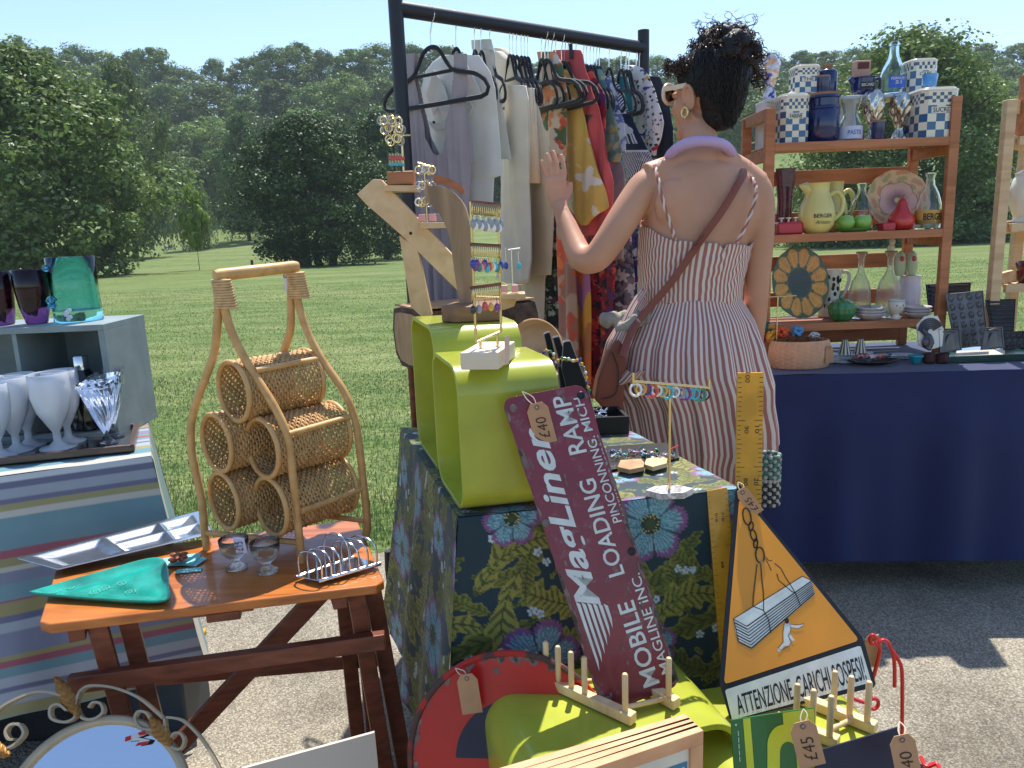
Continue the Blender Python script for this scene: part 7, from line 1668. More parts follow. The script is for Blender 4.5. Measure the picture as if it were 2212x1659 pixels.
def jug(label, x0, x1, yb_, yt, d, txt=True, flip=False):
    p, r, h = spot(x0, x1, yb_, yt, d, Z2); r *= .97; mb = MB(); mb.lathe([(r*a, h*b_) for a, b_ in ((.01, 0), (.55, 0), (.62, .02), (.90, .16), (1.0, .34), (.92, .52), (.72, .70), (.60, .84), (.62, .96), (.66, 1), (.58, 1), (.52, .85), (.01, .7))], p, 36)
    o = mb.build('yellow_jug', MYJ, None, angle=60); WM[o.name] = Matrix.Identity(4); tag(o, label, 'jug', 'yellow pitcher pair')
    mb = MB(); mb.tube([p+Vector((-r*.30, 0, h*.84)), p+Vector((-r*.68, 0, h*.93)), p+Vector((-r*1.02, 0, h*.965))], [r*.42, r*.27, r*.05], 12, up=(0, 0, 1)); mb.build('spout', MYJ, o)
    mb = MB(); mb.tube(spl([p+Vector((r*.55, 0, h*.72)), p+Vector((r*1.05, 0, h*.82)), p+Vector((r*1.42, 0, h*.66)), p+Vector((r*1.35, 0, h*.42)), p+Vector((r*.95, 0, h*.26))], 6), .0085, 10, up=(0, 1, 0)); mb.build('handle', MYJ, o)
    plate_text(o, 'BERGER', p, r*.99, p.z+h*.355, r*1.05, h*.085, MBLKP); plate_text(o, 'Anisette', p, r*1.0, p.z+h*.23, r*.85, h*.075, MBLKP, bold=0, shear=.3)
jug('pale yellow jug lettered BERGER Anisette, in front', 512, 790, 1436, 1066, dF); jug('pale yellow jug half hidden behind its twin', 675, 880, 1420, 1056, dB)
# green apples in a dish
o, p, r, h = lathe_thing('fruit_dish', 'green ceramic dish holding a pair of green apples', 'dish', 780, 1090, 1432, 1402, dF, Z2, [(.01, .0), (.5, 0), (.9, .5), (1, 1), (.97, 1), (.85, .7), (.01, .5)], M('leaf_green_glaze', (96, 150, 70), .25, coat=.4), sy=.5)
MAP = M('apple_green_glaze', (134, 186, 84), .2, coat=.6)
for k, (x, lab) in enumerate(((875, 'left green ceramic apple in the green dish'), (1003, 'right green ceramic apple in the green dish'))):
    c_ = atd(*jc(x, 1362), dF); c_.z = Z2+.035; rr_ = px(66*.288, dF); mb = MB(); mb.lathe([(.001, -rr_*.8), (rr_*.5, -rr_*.85), (rr_*.95, -rr_*.35), (rr_, .1*rr_), (rr_*.75, rr_*.7), (rr_*.25, rr_*.75), (.001, rr_*.6)], c_+Vector((0, 0, rr_*.02)), 24); a_ = tag(mb.build('ceramic_apple', MAP, None), lab, 'apple'); mb = MB(); mb.tube([c_+Vector((0, 0, rr_*.55)), c_+Vector((.004, 0, rr_*1.1))], .002, 6); mb.build('stem', MAP, a_)
# carafes with label
BCAR = [(.01, 0), (.96, 0), (1, .03), (.97, .32), (.95, .42), (.70, .62), (.36, .78), (.30, .90), (.40, .97), (.42, 1)]
cb_, p, r, h = lathe_thing('carafe', 'glass carafe with a yellow band lettered BERGER at the right end of the middle shelf', 'carafe', 1392, 1578, 1425, 988, dF, Z2, BCAR, MGD, wall=.003)
MYL = M('amber_label', (206, 158, 80), .5); mb = MB(); mb.lathe([(r*.985, h*.11), (r*.985, h*.345)], p, 32); mb.build('label_band', MYL, cb_, recalc=False); plate_text(cb_, 'BERGER', p, r*.99, p.z+h*.23, r*1.7, h*.13, MBLKP, bold=.02)
cb_, p, r, h = lathe_thing('carafe', 'glass carafe with a red label behind the green apples', 'carafe', 892, 1070, 1420, 1066, dB-.03, Z2, BCAR, MGD, wall=.003)
mb = MB(); mb.grid(lambda u, v: Vector((p.x+(r*.99)*math.sin((u-.5)*1.9), p.y-(r*.99)*math.cos((u-.5)*1.9), p.z+h*(.12+.2*v))), 12, 2); mb.build('label', M('red_label', (184, 60, 50), .5), cb_, recalc=False); plate_text(cb_, 'BERGER', p, r, p.z+h*.25, r*1.1, h*.08, MBLKP)
# leaning plates painted by vertex colour
def disc_plate(name, label, cx, cy, rx, ry, d, crop, colf, lean=.25, n=96, m_=40, wave=0, depth=.012, mat=None, cat='plate'):
    c_ = atd(*cv(crop, cx, cy), d); R = (atd(*cv(crop, cx+rx, cy), d)-c_).length; Rz = (atd(*cv(crop, cx, cy-ry), d)-c_).length; vz = Vector((0, lean, 1)).normalized(); vx = Vector((1, 0, 0)); nn_ = vx.cross(vz); nn_ = -nn_ if nn_.y > 0 else nn_
    def f(a, r): w_ = 1+wave*abs(math.sin(a*6)); return c_+vx*R*r*w_*math.cos(a)+vz*Rz*r*w_*math.sin(a)+nn_*depth*(r**2)
    mb = MB(); mb.grid(lambda u, v: f(u*6.28318, max(v, .001)), n, m_, closed_u=True, cf=lambda u, v: colf(u*6.28318, v)); mb.grid(lambda u, v: f(u*6.28318, max(v, .001))-nn_*.004, n, 10, closed_u=True, cf=lambda u, v: colf(u*6.28318, 1)); return tag(mb.build(name, mat or MPLT, None, angle=0), label, cat)
MPLT = VC('painted_ceramic', .3, None, var=(20, .12), coat=.4)
def poppy(a, r):
    pet = .62*(.86+.14*abs(math.cos(a*2.5+.4))); 
    if r < .10: return lin((206, 200, 150))
    if r < .14: return lin((120, 130, 80))
    if r < pet:
        k = min(1, max(0, (r-.14)/.26)); c1, c2 = lin((150, 90, 120)), lin((222, 184, 170)); s_ = .12*(math.sin(a*40) > .3)*(r < .42)
        return tuple(c1[i]*(1-k)+c2[i]*k*(1-s_) for i in range(3))
    if r < pet+.025: return lin((140, 110, 90))
    lf = math.sin(a*5+1)*math.sin(r*14+a*3); return lin((176, 168, 118)) if lf > .45 else (lin((222, 188, 144)) if lf > -.4 else lin((206, 150, 112)))
disc_plate('flower_plate', 'large round ceramic plate with a pale pink poppy, leaning on the middle shelf', 1262, 1195, 232, 228, dB-.02, 'J', poppy, wave=.03)
def sunf(a, r):
    if r < .42: return lin((84, 94, 76)) if (math.sin(a*26)*math.sin(r*90) > 0) else lin((56, 66, 56))
    if r < .45: return lin((110, 110, 60))
    k = (a*12/6.28318) % 1; d_ = abs(k-.5)*2; inside = d_ < math.sin(math.pi*min(1, max(0, (r-.43)/.52)))**.4*.95
    return (lin((222, 166, 66)) if (math.sin(r*110) > 0 or math.sin(a*120) > .2) else lin((196, 136, 48))) if inside and r < .97 else lin((82, 98, 62))
disc_plate('sunflower_plate', 'green plate with a ring of raised yellow sunflower petals on the lower shelf', 528, 585, 208, 272, dM, 'K', sunf, lean=.3, wave=.02)
MPEAR = M('red_pear_glaze', (190, 52, 46), .25, coat=.5, var=(14, .25))
pe, p, r, h = lathe_thing('ceramic_pear', 'large glossy red ceramic pear in front of the poppy plate', 'pear', 1192, 1385, 1428, 1175, dF+.01, Z2, [(.01, 0), (.55, 0), (.88, .08), (1, .25), (.93, .42), (.68, .57), (.47, .70), (.38, .84), (.26, .95), (.01, 1)], MPEAR)
mb = MB(); mb.tube([p+Vector((0, 0, h*.97)), p+Vector((.004, 0, h*1.1))], .003, 6); mb.build('stem', MCORK, pe)
p, r, h = spot(1130, 1226, 1432, 1362, dF-.01, Z2); tag(MB().box((p.x, p.y, p.z+h/2), (2*r, 2*r, h)).build('red_cube_box', MRB, None, bevel=.004), 'small red cube tin beside the ceramic pear', 'tin')
# ---- lower shelf
jw, p, r, h = lathe_thing('jug', 'white jug with black brush marks behind the green bowl', 'jug', 650, 860, 852, 485, dB, Z3, [(.01, 0), (.8, 0), (.82, .1), (.62, .5), (.55, .75), (.75, 1), (.66, 1), (.5, .75), (.01, .6)], MIV, crop='K')
mb = MB(); mb.tube(spl([p+Vector((r*.6, 0, h*.95)), p+Vector((r*1.2, 0, h*.9)), p+Vector((r*1.15, 0, h*.65)), p+Vector((r*.6, 0, h*.3))], 6), .007, 8); mb.build('handle', MIV, jw)
mb = MB()
for k in range(14):
    a = random.uniform(-1, 1); z = random.uniform(.15, .9)*h; rr_ = r*interp([(0, .8), (.5, .62), (.75, .55), (1, .75)], z/h)+.001; c_ = Vector((p.x+rr_*math.sin(a), p.y-rr_*math.cos(a), p.z+z)); mb.ell(c_, (.006, .0015, .009), 6)
mb.build('brush_marks', MBLKP, jw)
MGT = M('green_tomato_glaze', (62, 128, 76), .2, coat=.6, var=(25, .2))
p, r, h = spot(738, 942, 862, 705, dF, Z3, 'K'); mb = MB(); mb.grid(lambda u, v: Vector((p.x+r*(1+.035*math.cos(u*6.283*12))*interp([(0, .5), (.1, .7), (.35, .95), (.6, 1), (.62, 1.02), (.66, .98), (.85, .8), (1, .25)], v)*math.cos(u*6.283), p.y+r*(1+.035*math.cos(u*6.283*12))*interp([(0, .5), (.1, .7), (.35, .95), (.6, 1), (.62, 1.02), (.66, .98), (.85, .8), (1, .25)], v)*math.sin(u*6.283), p.z+h*v)), 72, 24, closed_u=True)
gt = tag(mb.build('lidded_bowl', MGT, None, angle=0), 'green lidded bowl shaped like a vegetable on the lower shelf', 'bowl'); mb = MB(); mb.tube(spl([p+Vector((0, 0, h*.97)), p+Vector((-.006, 0, h*1.15)), p+Vector((.004, 0, h*1.35))], 4), [.007]*4+[.005]*3+[.003]*2, 8); mb.build('stalk', MGT, gt)
DEC = [(.01, 0), (.92, 0), (1, .03), (.98, .25), (.92, .42), (.72, .55), (.36, .66), (.26, .74), (.26, .90), (.44, .97), (.5, 1)]
for x0, x1, yt, d, lab in ((892, 1058, 355, dM, 'clear pressed glass decanter beside the green lidded bowl'), (1102, 1282, 348, dM, 'clear pressed glass decanter topped by a plaster figure')):
    dc, p, r, h = lathe_thing('decanter', lab, 'decanter', x0, x1, 758, yt, d, Z3, DEC, MGLB, crop='K', wall=.003)
mb = MB(); mb.ell(p+Vector((0, 0, h+.012)), (.012, .010, .014), 10); mb.ell(p+Vector((.002, 0, h+.034)), (.011, .010, .015), 10); mb.tube([p+Vector((-.01, 0, h+.02)), p+Vector((-.014, 0, h+.0))], .004, 6); tag(mb.build('plaster_figure', M('plaster', (206, 200, 176), .8), None), 'tiny plaster figure used as stopper on the second decanter', 'figurine')
fj, p, r, h = lathe_thing('fluted_jar', 'white fluted storage jar behind the second decanter', 'jar', 1272, 1426, 740, 530, dB-.02, Z3, [(.01, 0), (1, 0), (1, .72), (.9, .76), (.9, .95), (.96, .96), (.96, 1), (.01, 1)], M('white_fluted', (214, 204, 206), .3, coat=.4), crop='K'); zj = p.z+h+.001
for x, lab in ((1278, 'pale green bird shaker with a red face, left of the pair'), (1368, 'pale green bird shaker with a red face, right of the pair')):
    p, r, h = spot(x-42, x+42, 520, 345, dB-.02, zj, 'K'); mb = MB(); mb.lathe([(.001, 0), (r*.7, 0), (r, h*.25), (r*.95, h*.6), (r*.7, h*.85), (r*.3, h*.98), (.001, h)], p, 20, sy=.7); s_ = mb.build('bird_shaker', M('pale_green_glaze', (176, 190, 150), .3, coat=.4), None); tag(s_, lab, 'shaker')
    mb = MB(); mb.ell(p+Vector((0, -r*.62, h*.68)), (r*.42, .003, r*.5), 10); mb.build('red_face', MRB, s_)
MBW = M('bowl_white', (206, 200, 198), .3, coat=.3)
for x0, x1, lab in ((945, 1160, 'white scalloped bowls stacked beside the green lidded bowl'), (1312, 1505, 'white scalloped bowls stacked below the fluted jar')):
    for k in range(3):
        p, r, h = spot(x0, x1, 850, 790, dF+.01, Z3, 'K'); mb = MB(); zz = .011*k; mb.grid(lambda u, v: Vector((p.x+r*(.45+.55*v**.7)*(1+.02*math.cos(u*62.8))*math.cos(u*6.283), p.y+r*(.45+.55*v**.7)*(1+.02*math.cos(u*62.8))*math.sin(u*6.283), p.z+zz+h*.7*v)), 60, 8, closed_u=True)
        tag(mb.build('small_bowl', MBW, None, angle=0, solid=.0025), lab, 'bowl', 'stack of white bowls by the green lidded bowl' if x0 < 1000 else 'stack of white bowls by the fluted jar')
fe, p, r, h = lathe_thing('egg_cup', 'white egg cup with a painted face and blue rim, between the bowls', 'egg cup', 1190, 1308, 845, 710, dF-.01, Z3, [(.01, 0), (.55, 0), (.6, .08), (.4, .25), (.85, .45), (1, .7), (.95, 1), (.85, 1), (.8, .6), (.01, .5)], MIV, crop='K')
mb = MB(); mb.lathe([(r*.97, h*.96), (r*.99, h*.90)], p, 24); mb.build('blue_rim', M('pale_blue_glaze', (130, 180, 200), .3), fe, recalc=False)
mb = MB()
for s_ in (-1, 1): mb.ell(p+Vector((s_*r*.38, -r*.92, h*.72)), (.0022, .001, .004), 6)
mb.ell(p+Vector((0, -r*.98, h*.62)), (.004, .001, .0012), 6); mb.build('painted_eyes', MBLKP, fe)
for k in range(9):
    x = 1400+k*0
# brass T stand in front of the sunflower plate
d_ = atz(*kc(355, 1040), BZ+.002).y
o = thing('brass_stand', 'thin brass T shaped earring stand in front of the sunflower plate', 'stand', tuple(atz(*kc(355, 1040), BZ+.002)))
p = atd(*kc(355, 1040), 2.62); mb = MB(); p.z = BZ+.002; mb.lathe([(.001, 0), (.02, 0), (.02, .004), (.001, .005)], p, 20); mb.tube([p, Vector((p.x, p.y, atd(*kc(355, 690), 2.62).z))], .0022, 8); mb.build('post', MGOLD, o)
mb = MB(); mb.tube([atd(*kc(290, 692), 2.62), atd(*kc(505, 680), 2.62)], .0022, 8); mb.build('cross_bar', MGOLD, o)
# ---- on the navy table
zb = BZ+.003
MTER = M('terracotta_weave', (206, 158, 124), .7, var=(20, .12)); p = atz(*kc(572, 1235), zb); r = px(242*.288, p.y)*.97; h = (atd(*kc(572, 1050), p.y-r*.55).z-zb); p.y += r*.55
def tw(u, v):
    a = u*6.283; k = 30; rib = abs(math.sin(a*k/2)); ph = 1 if int(a*k/6.283) % 2 else 0; w_ = .030*rib*(.75+.25*math.sin(v*42+ph*math.pi)); rr_ = r*(.90+.10*math.sin(math.pi*v)**.6+w_); return Vector((p.x+rr_*math.cos(a), p.y+rr_*.62*math.sin(a), zb+h*v))
mb = MB(); mb.grid(tw, 300, 44, closed_u=True); mb.grid(lambda u, v: Vector((p.x+r*.9*math.cos(u*6.283), p.y+r*.56*math.sin(u*6.283), zb+h*(1-.9*v))), 60, 4, closed_u=True); mb.lathe([(.001, .004), (r*.86, .004)], (p.x, p.y, zb), 40, sy=.6)
pl2 = tag(mb.build('basketweave_planter', MTER, None, angle=0), 'oval terracotta planter with a basket weave surface on the navy table', 'planter')
price_tag('brown card tag on the front of the terracotta planter', *kc(752, 1075), .05, .026, 0, p.y-r*.50, None)
cols = [(36, 92, 84), (206, 150, 60), (216, 98, 60), (92, 150, 196), (150, 40, 80), (190, 196, 190), (206, 150, 60)]
for k, (x, y) in enumerate(((270, 920), (305, 985), (405, 960), (510, 950), (230, 1010), (640, 1000), (300, 940))):
    c_ = atd(*kc(x, y), p.y+.03); mb = MB()
    for j in range(40):
        v_ = Vector(RNG.normal(size=3).tolist()).normalized(); mb.ell(c_+v_*.016, (.007, .007, .007), 5)
    cn = ['green', 'amber', 'orange', 'sky blue', 'plum', 'white', 'mustard'][k]
    tag(mb.build('wool_flower', M('wool_%d' % k, cols[k], .95, var=(80, .3)), None), '%s woolly flower ball poking up behind the terracotta planter' % cn, 'pompom')
mb = MB()
for j in range(160): c_ = Vector((p.x+r*.75*RNG.uniform(-1, 1), p.y+.3*r*RNG.uniform(-1, 1), zb+h*.93+.012*RNG.random())); mb.tube([c_, c_+Vector((RNG.normal()*.012, RNG.normal()*.01, .008*RNG.random()))], .0012, 4)
tag(mb.build('moss_filling', M('brown_moss', (130, 84, 54), .95), None), 'brown dried filling inside the terracotta planter', 'moss', kind='stuff')
MSTRP = VC('striped_ceramic', .4, None); 
for x, lab in ((868, 'black and cream striped cone shaker, left of the pair'), (985, 'black and cream striped cone shaker, right of the pair')):
    p = atd(*kc(x, 1072), 2.66); p.z = zb+.028; r = px(50*.288, 2.66); h = px(118*.288, 2.66); mb = MB(); mb.grid(lambda u, v: Vector((p.x+r*(1-.62*v)*math.cos(u*6.283), p.y+r*(1-.62*v)*math.sin(u*6.283), p.z+h*v)), 40, 10, closed_u=True, cf=lambda u, v: lin((206, 200, 176)) if int(u*40) % 4 < 2 else lin((50, 54, 56))); mb.lathe([(r*.38, h), (.001, h*1.03)], p, 12, col=lin((60, 60, 60))); tag(mb.build('cone_shaker', MSTRP, None, angle=0), lab, 'shaker')
p0 = atd(*kc(978, 1150), 2.60); r = px(165*.288, 2.6)
for k in range(7):
    mb = MB(); mb.lathe([(.001, 0), (r*.6, 0), (r, .0045), (r*.985, .0055), (r*.6, .002), (.001, .002)], (p0.x, 2.66, zb+.0048*k), 40, sy=.5); tag(mb.build('side_plate', M('white_plate', (206, 212, 214), .25, coat=.4), None, angle=50), 'white plate with a green edge in the stack behind the striped trinket dish', 'plate', 'stack of green edged plates on the navy table')
p1 = atd(*kc(1290, 1110), 2.66)
for k in range(3):
    mb = MB(); mb.lathe([(.001, 0), (r*.6, 0), (r*.9, .0045), (r*.885, .0055), (r*.6, .002), (.001, .002)], (p1.x, 2.70, zb+.0048*k), 40, sy=.5); tag(mb.build('side_plate', bpy.data.materials['white_plate'], None, angle=50), 'plain white plate in the low stack left of the rooster mould', 'plate', 'low stack of white plates')
# trinket dish
p = atz(*kc(1110, 1210), zb); mb = MB(); mb.grid(lambda u, v: Vector((p.x+.085*(.3+.7*v)*(1+.05*math.sin(u*56)*v)*math.cos(u*6.283), p.y+.05*(.3+.7*v)*(1+.05*math.sin(u*56)*v)*math.sin(u*6.283)+.03, zb+.001+.016*v**2)), 80, 8, closed_u=True); mb.lathe([(.001, .0012), (.026, .0012)], (p.x, p.y+.03, zb), 20, sy=.6); tag(mb.build('trinket_dish', M('dark_scalloped_dish', (46, 40, 44), .3, coat=.4), None, angle=0, solid=.002), 'dark scalloped dish piled with small coloured shells', 'dish')
tc_ = [(196, 120, 130), (206, 150, 150), (150, 50, 60), (190, 140, 110), (70, 110, 120), (216, 190, 190)]
for k in range(13):
    c_ = Vector((p.x+RNG.uniform(-.06, .06), p.y+.03+RNG.uniform(-.02, .02), zb+.018+.010*RNG.random())); mb = MB(); R = Matrix.Rotation(float(RNG.uniform(0, 3)), 3, 'Z'); mb.grid(lambda u, v: c_+R @ Vector(((.004+.013*v)*math.cos(u*3.6-1.8)*(1+.1*math.sin(u*30)), (.003+.010*v)*math.sin(u*3.6-1.8), .010*v)), 18, 5); tag(mb.build('ceramic_shell', M('shell_%d' % (k % 6), tc_[k % 6], .4), None, angle=0, solid=.002), 'small coloured ceramic shell heaped in the dark scalloped dish', 'shell', 'ceramic shells in the scalloped dish')
p = atz(*kc(1420, 1200), zb); mb = MB(); mb.grid(lambda u, v: Vector((p.x+.024*(.4+.6*v)*(1+.08*math.sin(u*44)*v)*math.cos(u*6.283), p.y+.02+.024*(.4+.6*v)*math.sin(u*6.283), zb+.03*v)), 40, 8, closed_u=True); tag(mb.build('small_teal_bowl', M('turquoise_glaze', (40, 150, 164), .2, coat=.6), None, angle=0, solid=.002), 'small turquoise fluted bowl right of the scalloped dish', 'bowl')
MBR = M('brown_glaze', (84, 60, 56), .3, coat=.4)
for x, lab in ((1520, 'dark brown pottery cup, left one beside the green tray'), (1620, 'dark brown pottery cup, right one beside the green tray')):
    p = atz(*kc(x, 1195), zb); goblet('pottery_cup', lab, (p.x, p.y+.02, zb), wallp([(.001, 0), (.016, 0), (.022, .01), (.020, .026), (.023, .034)], .003, .006), MBR, 'cup', 'brown pottery cups')
# rooster mould on a cream board
o = thing('rooster_mould', 'cream octagonal board with a black rooster shaped mould leaning at the shelf foot', 'mould', tuple(atd(*kc(1500, 1090), 2.56))); bp_ = atd(*kc(1500, 1090), 2.56); nb = Vector((0, -1, .25)).normalized()
def kb(x, y, h=0): return atp(*kc(x, y), bp_, nb)+nb*h
mb = MB(); mb.prism([kb(x, y) for x, y in ((1410, 900), (1470, 835), (1565, 832), (1612, 935), (1600, 1060), (1500, 1090), (1425, 1050))], -nb*.008); mb.build('board', MIV, o, smooth=False, bevel=.001)
mb = MB()
for k in range(6): P = [kb(1510+(95-k*13)*math.cos(a), 960-(105-k*14)*math.sin(a), .003) for a in np.linspace(.5, 3.0, 14)]; mb.tube(P, .0028, 6)
mb.tube(spl([kb(1440, 940, .006), kb(1480, 985, .008), kb(1500, 1040, .008), kb(1480, 1085, .006)], 5), [.008]*5+[.012]*6+[.01]*5, 8); mb.ell(kb(1470, 1035, .008), (.016, .008, .02), 10); mb.build('rooster_shape', M('grey_pewter', (86, 84, 92), .35, .6), o)
MTIN = M('old_tin', (104, 100, 100), .4, .7, var=(20, .25), bmp=(60, .3)); MTIN2 = M('dark_tin', (70, 68, 70), .5, .5, var=(20, .25))
def tin_tray(label, pts, d, nb_, kind, mat=MTIN, crop='K'):
    p0 = atd(*cv(crop, *pts[0]), d); nn_ = Vector((.05, -1, .25)).normalized(); cs = [atp(*cv(crop, *q), p0, nn_) for q in pts]; q = Quad(*cs); q.n = nn_
    o = thing('baking_mould', label, 'baking tin', tuple(p0)); mb = MB(); mb.prism(cs, -nn_*.003); mb.build('tray_base', mat, o, smooth=False)
    mb = MB(); mb.tube(cs, .0035, 6, closed=True); mb.build('rolled_edge', mat, o)
    if kind == 'slat':
        for k in range(nb_):
            t = (k+.5)/nb_; P = [q(.06, t, .0), q(.94, t, .0)]; mb = MB(); mb.tube(P, (cs[3]-cs[0]).length/nb_*.36, 8); mb.build('trough', mat, o)
    elif kind == 'dimple':
        for i in range(4):
            for j in range(nb_):
                c_ = q((i+.5)/4, (j+.5)/nb_, .001); mb = MB(); u_ = (cs[1]-cs[0]).normalized(); v_ = (cs[3]-cs[0]).normalized(); mb.tube([c_+(u_*math.cos(a)*.008+v_*math.sin(a)*.011)*k_ + nn_*.0 for k_ in (1,) for a in np.linspace(0, 6.28, 14, endpoint=False)], .0022, 6, closed=True); mb.ell(c_, (.006, .0025, .009), 8); mb.build('shell_dimple', mat, o)
    elif kind == 'bell':
        c_ = q(.5, .42, .002); mb = MB(); mb.lathe([(.026, -.026), (.020, -.012), (.014, .006), (.010, .018), (.003, .026), (.001, .027)], c_, 18, sy=.3); mb.tube([q(.2, .88, .002), q(.5, .94, .004), q(.8, .88, .002)], .004, 6); mb.build('moulded_figure', mat, o)
    return o
tin_tray('slatted tin mould leaning at the back, right of the orange shelf', [(1500, 800), (1790, 790), (1810, 585), (1478, 600)], 2.86, 6, 'slat', MTIN2)
tin_tray('tin tray with rows of shell shaped dimples', [(1700, 1080), (1940, 1050), (1900, 645), (1625, 672)], 2.66, 6, 'dimple')
tin_tray('slatted tin mould standing behind the bell moulds', [(1975, 960), (2130, 950), (2145, 710), (1925, 715)], 2.76, 8, 'slat', MTIN2)
tin_tray('small tin bell shaped mould beside the rooster mould', [(1580, 1110), (1740, 1085), (1725, 930), (1570, 935)], 2.56, 1, 'bell')
tin_tray('small tin mould with a figure right of the dimpled tray', [(1890, 1085), (2060, 1070), (2045, 920), (1920, 925)], 2.58, 1, 'bell')
tin_tray('dark tin mould with oval dimples at the right edge', [(2060, 1085), (2250, 1060), (2240, 950), (2060, 955)], 2.62, 2, 'dimple', MTIN2)
# green tray of cutlery
tq = [atz(*kc(1600, 1190), zb), atz(*kc(2260, 1165), zb), atz(*kc(2240, 1078), zb), atz(*kc(1640, 1105), zb)]
o = thing('cutlery_tray', 'long dark green tray with a row of pale handled cutlery at the table edge', 'tray', tuple(tq[0])); mb = MB(); mb.prism(tq, (0, 0, .004)); mb.build('tray_base', M('dark_green_paint', (22, 62, 52), .3, coat=.4), o, smooth=False)
for a, b_ in zip(tq, tq[1:]+tq[:1]): mb = MB(); mb.bar(a+Vector((0, 0, .012)), b_+Vector((0, 0, .012)), .006, .022); mb.build('tray_edge', bpy.data.materials['dark_green_paint'], o, bevel=.001)
MBONE = M('bone_handle', (214, 204, 190), .35); TQ2 = Quad(*tq); TQ2.n = Vector((0, 0, 1))
for k in range(26):
    s = .14+k*.022; a, b_ = TQ2(s, .12, .016), TQ2(s+.004, .86, .020); mb = MB(); mb.tube([a, lerp(a, b_, .55)], .0036, 6); kn = mb.build('knife', MBONE, None); WM[kn.name] = Matrix.Identity(4); tag(kn, 'pale handled knife lying in the row in the green cutlery tray', 'knife', 'knives in the green tray')
    mb = MB(); mb.bar(lerp(a, b_, .55), b_, .008, .0012); mb.build('blade', MSTEEL, kn)
# things on the pale shelf at the right edge
o, p, r, h = lathe_thing('porcelain_jar', 'white lidded porcelain jar on the pale shelf at the right edge', 'jar', 2095, 2330, 1362, 985, 2.86, PSZ[1]+.001, [(.01, 0), (.7, 0), (.75, .05), (.62, .12), (.95, .4), (1, .65), (.8, .88), (.7, .92), (.75, .98), (.4, 1.04), (.12, 1.08), (.01, 1.1)], MIV)
lathe_thing('dark_red_vase', 'tall dark red vase with a curved rim on the lowest pale shelf', 'vase', 2135, 2330, 745, 425, 2.86, PSZ[2]+.001, [(.01, 0), (.7, 0), (.8, .1), (.9, .6), (1, .9), (.9, 1), (.8, .9), (.01, .8)], M('oxblood_glaze', (92, 24, 30), .2, coat=.6), crop='K')
p, r, h = spot(2135, 2300, 710, 262, 2.88, PSZ[0]+.001); mb = MB(); mb.grid(lambda u, v: Vector((p.x+r*(.9-.2*v+.25*max(0, v-.85)*4)*math.cos(u*6.283), p.y+.03*math.sin(u*6.283), p.z+h*v)), 20, 14, closed_u=True); tag(mb.build('carved_wood_vase', MPINK, None, angle=0), 'brown carved wooden vase on top of the pale shelf', 'vase')
# ================================================================== jewellery displays on the centre table
ec = lambda x, y: cv('E', x, y); lc = lambda x, y: cv('L', x, y); ic = lambda x, y: cv('I', x, y); gc = lambda x, y: cv('G', x, y)
MLOGW = wood('log_wood', (150, 116, 84), (192, 156, 116), .7, (8, 8, 3), 3); MLOGB = M('log_bark', (92, 74, 62), .95, var=(26, .4), bmp=(34, 1, .02))
# rough log stool behind the table
ls = thing('log_stool', 'rough bark edged log bench behind the lime boxes on dark legs', 'bench', (-.3, 2.2, 0))
L0, L1 = atd(882, 732, 2.12), atd(1125, 712, 2.30); zt_ = atd(880, 668, 2.10).z; zb_ = atd(880, 796, 2.10).z; Lr = random.Random(4)
prof = [(-.5, .0), (-.46, .75), (-.40, .97), (-.2, 1.0), (.2, 1.0), (.42, .96), (.5, .6), (.46, .2), (.3, .0), (0, -.05), (-.3, -.02)]
mb = MB(); N_ = 14; W_ = .22; n_ = len(prof)
vs = []
for i in range(N_):
    c_ = lerp(L0, L1, i/(N_-1)); dd = (L1-L0).normalized(); sd = Vector((-dd.y, dd.x, 0))
    for u, v in prof: vs.append(Vector((c_.x, c_.y, 0))+sd*(u*W_+Lr.uniform(-.006, .006))+Vector((0, 0, lerp(zb_, zt_, v)+(Lr.uniform(-.006, .006) if v < .9 else 0)-.05*i/N_*(v < .5)*-1)))
mb.add(vs, [(i*n_+k, i*n_+(k+1) % n_, (i+1)*n_+(k+1) % n_, (i+1)*n_+k) for i in range(N_-1) for k in range(n_)]+[tuple(range(n_)), tuple(range((N_-1)*n_, N_*n_))])
lo = mb.build('log_seat', MLOGB, ls, angle=50)
mb = MB(); dd = (L1-L0).normalized(); sd = Vector((-dd.y, dd.x, 0)); mb.prism([Vector((p.x, p.y, zt_+.0015))+sd*s for p, s in ((L0, -.085), (L1, -.085), (L1, .085), (L0, .085))], (0, 0, .005)); mb.build('sawn_top', MLOGW, ls, smooth=False)
mb = MB(); mb.add([Vector((L0.x, L0.y, 0))-dd*.003+sd*(u*W_*.86)+Vector((0, 0, lerp(zb_, zt_, .08+v*.84))) for u, v in prof], [tuple(range(n_))]); mb.build('sawn_end', MLOGW, ls, smooth=False)
for s, e in ((-.06, .08), (.06, .08), (-.06, .9), (.06, .9)):
    q = lerp(L0, L1, e)+sd*s; mb = MB(); mb.tube([(q.x, q.y, zb_+.02), (q.x+(.0), q.y, .008)], [.012, .011], 10); mb.build('leg', MT2, ls)
ZL = zt_+.0065
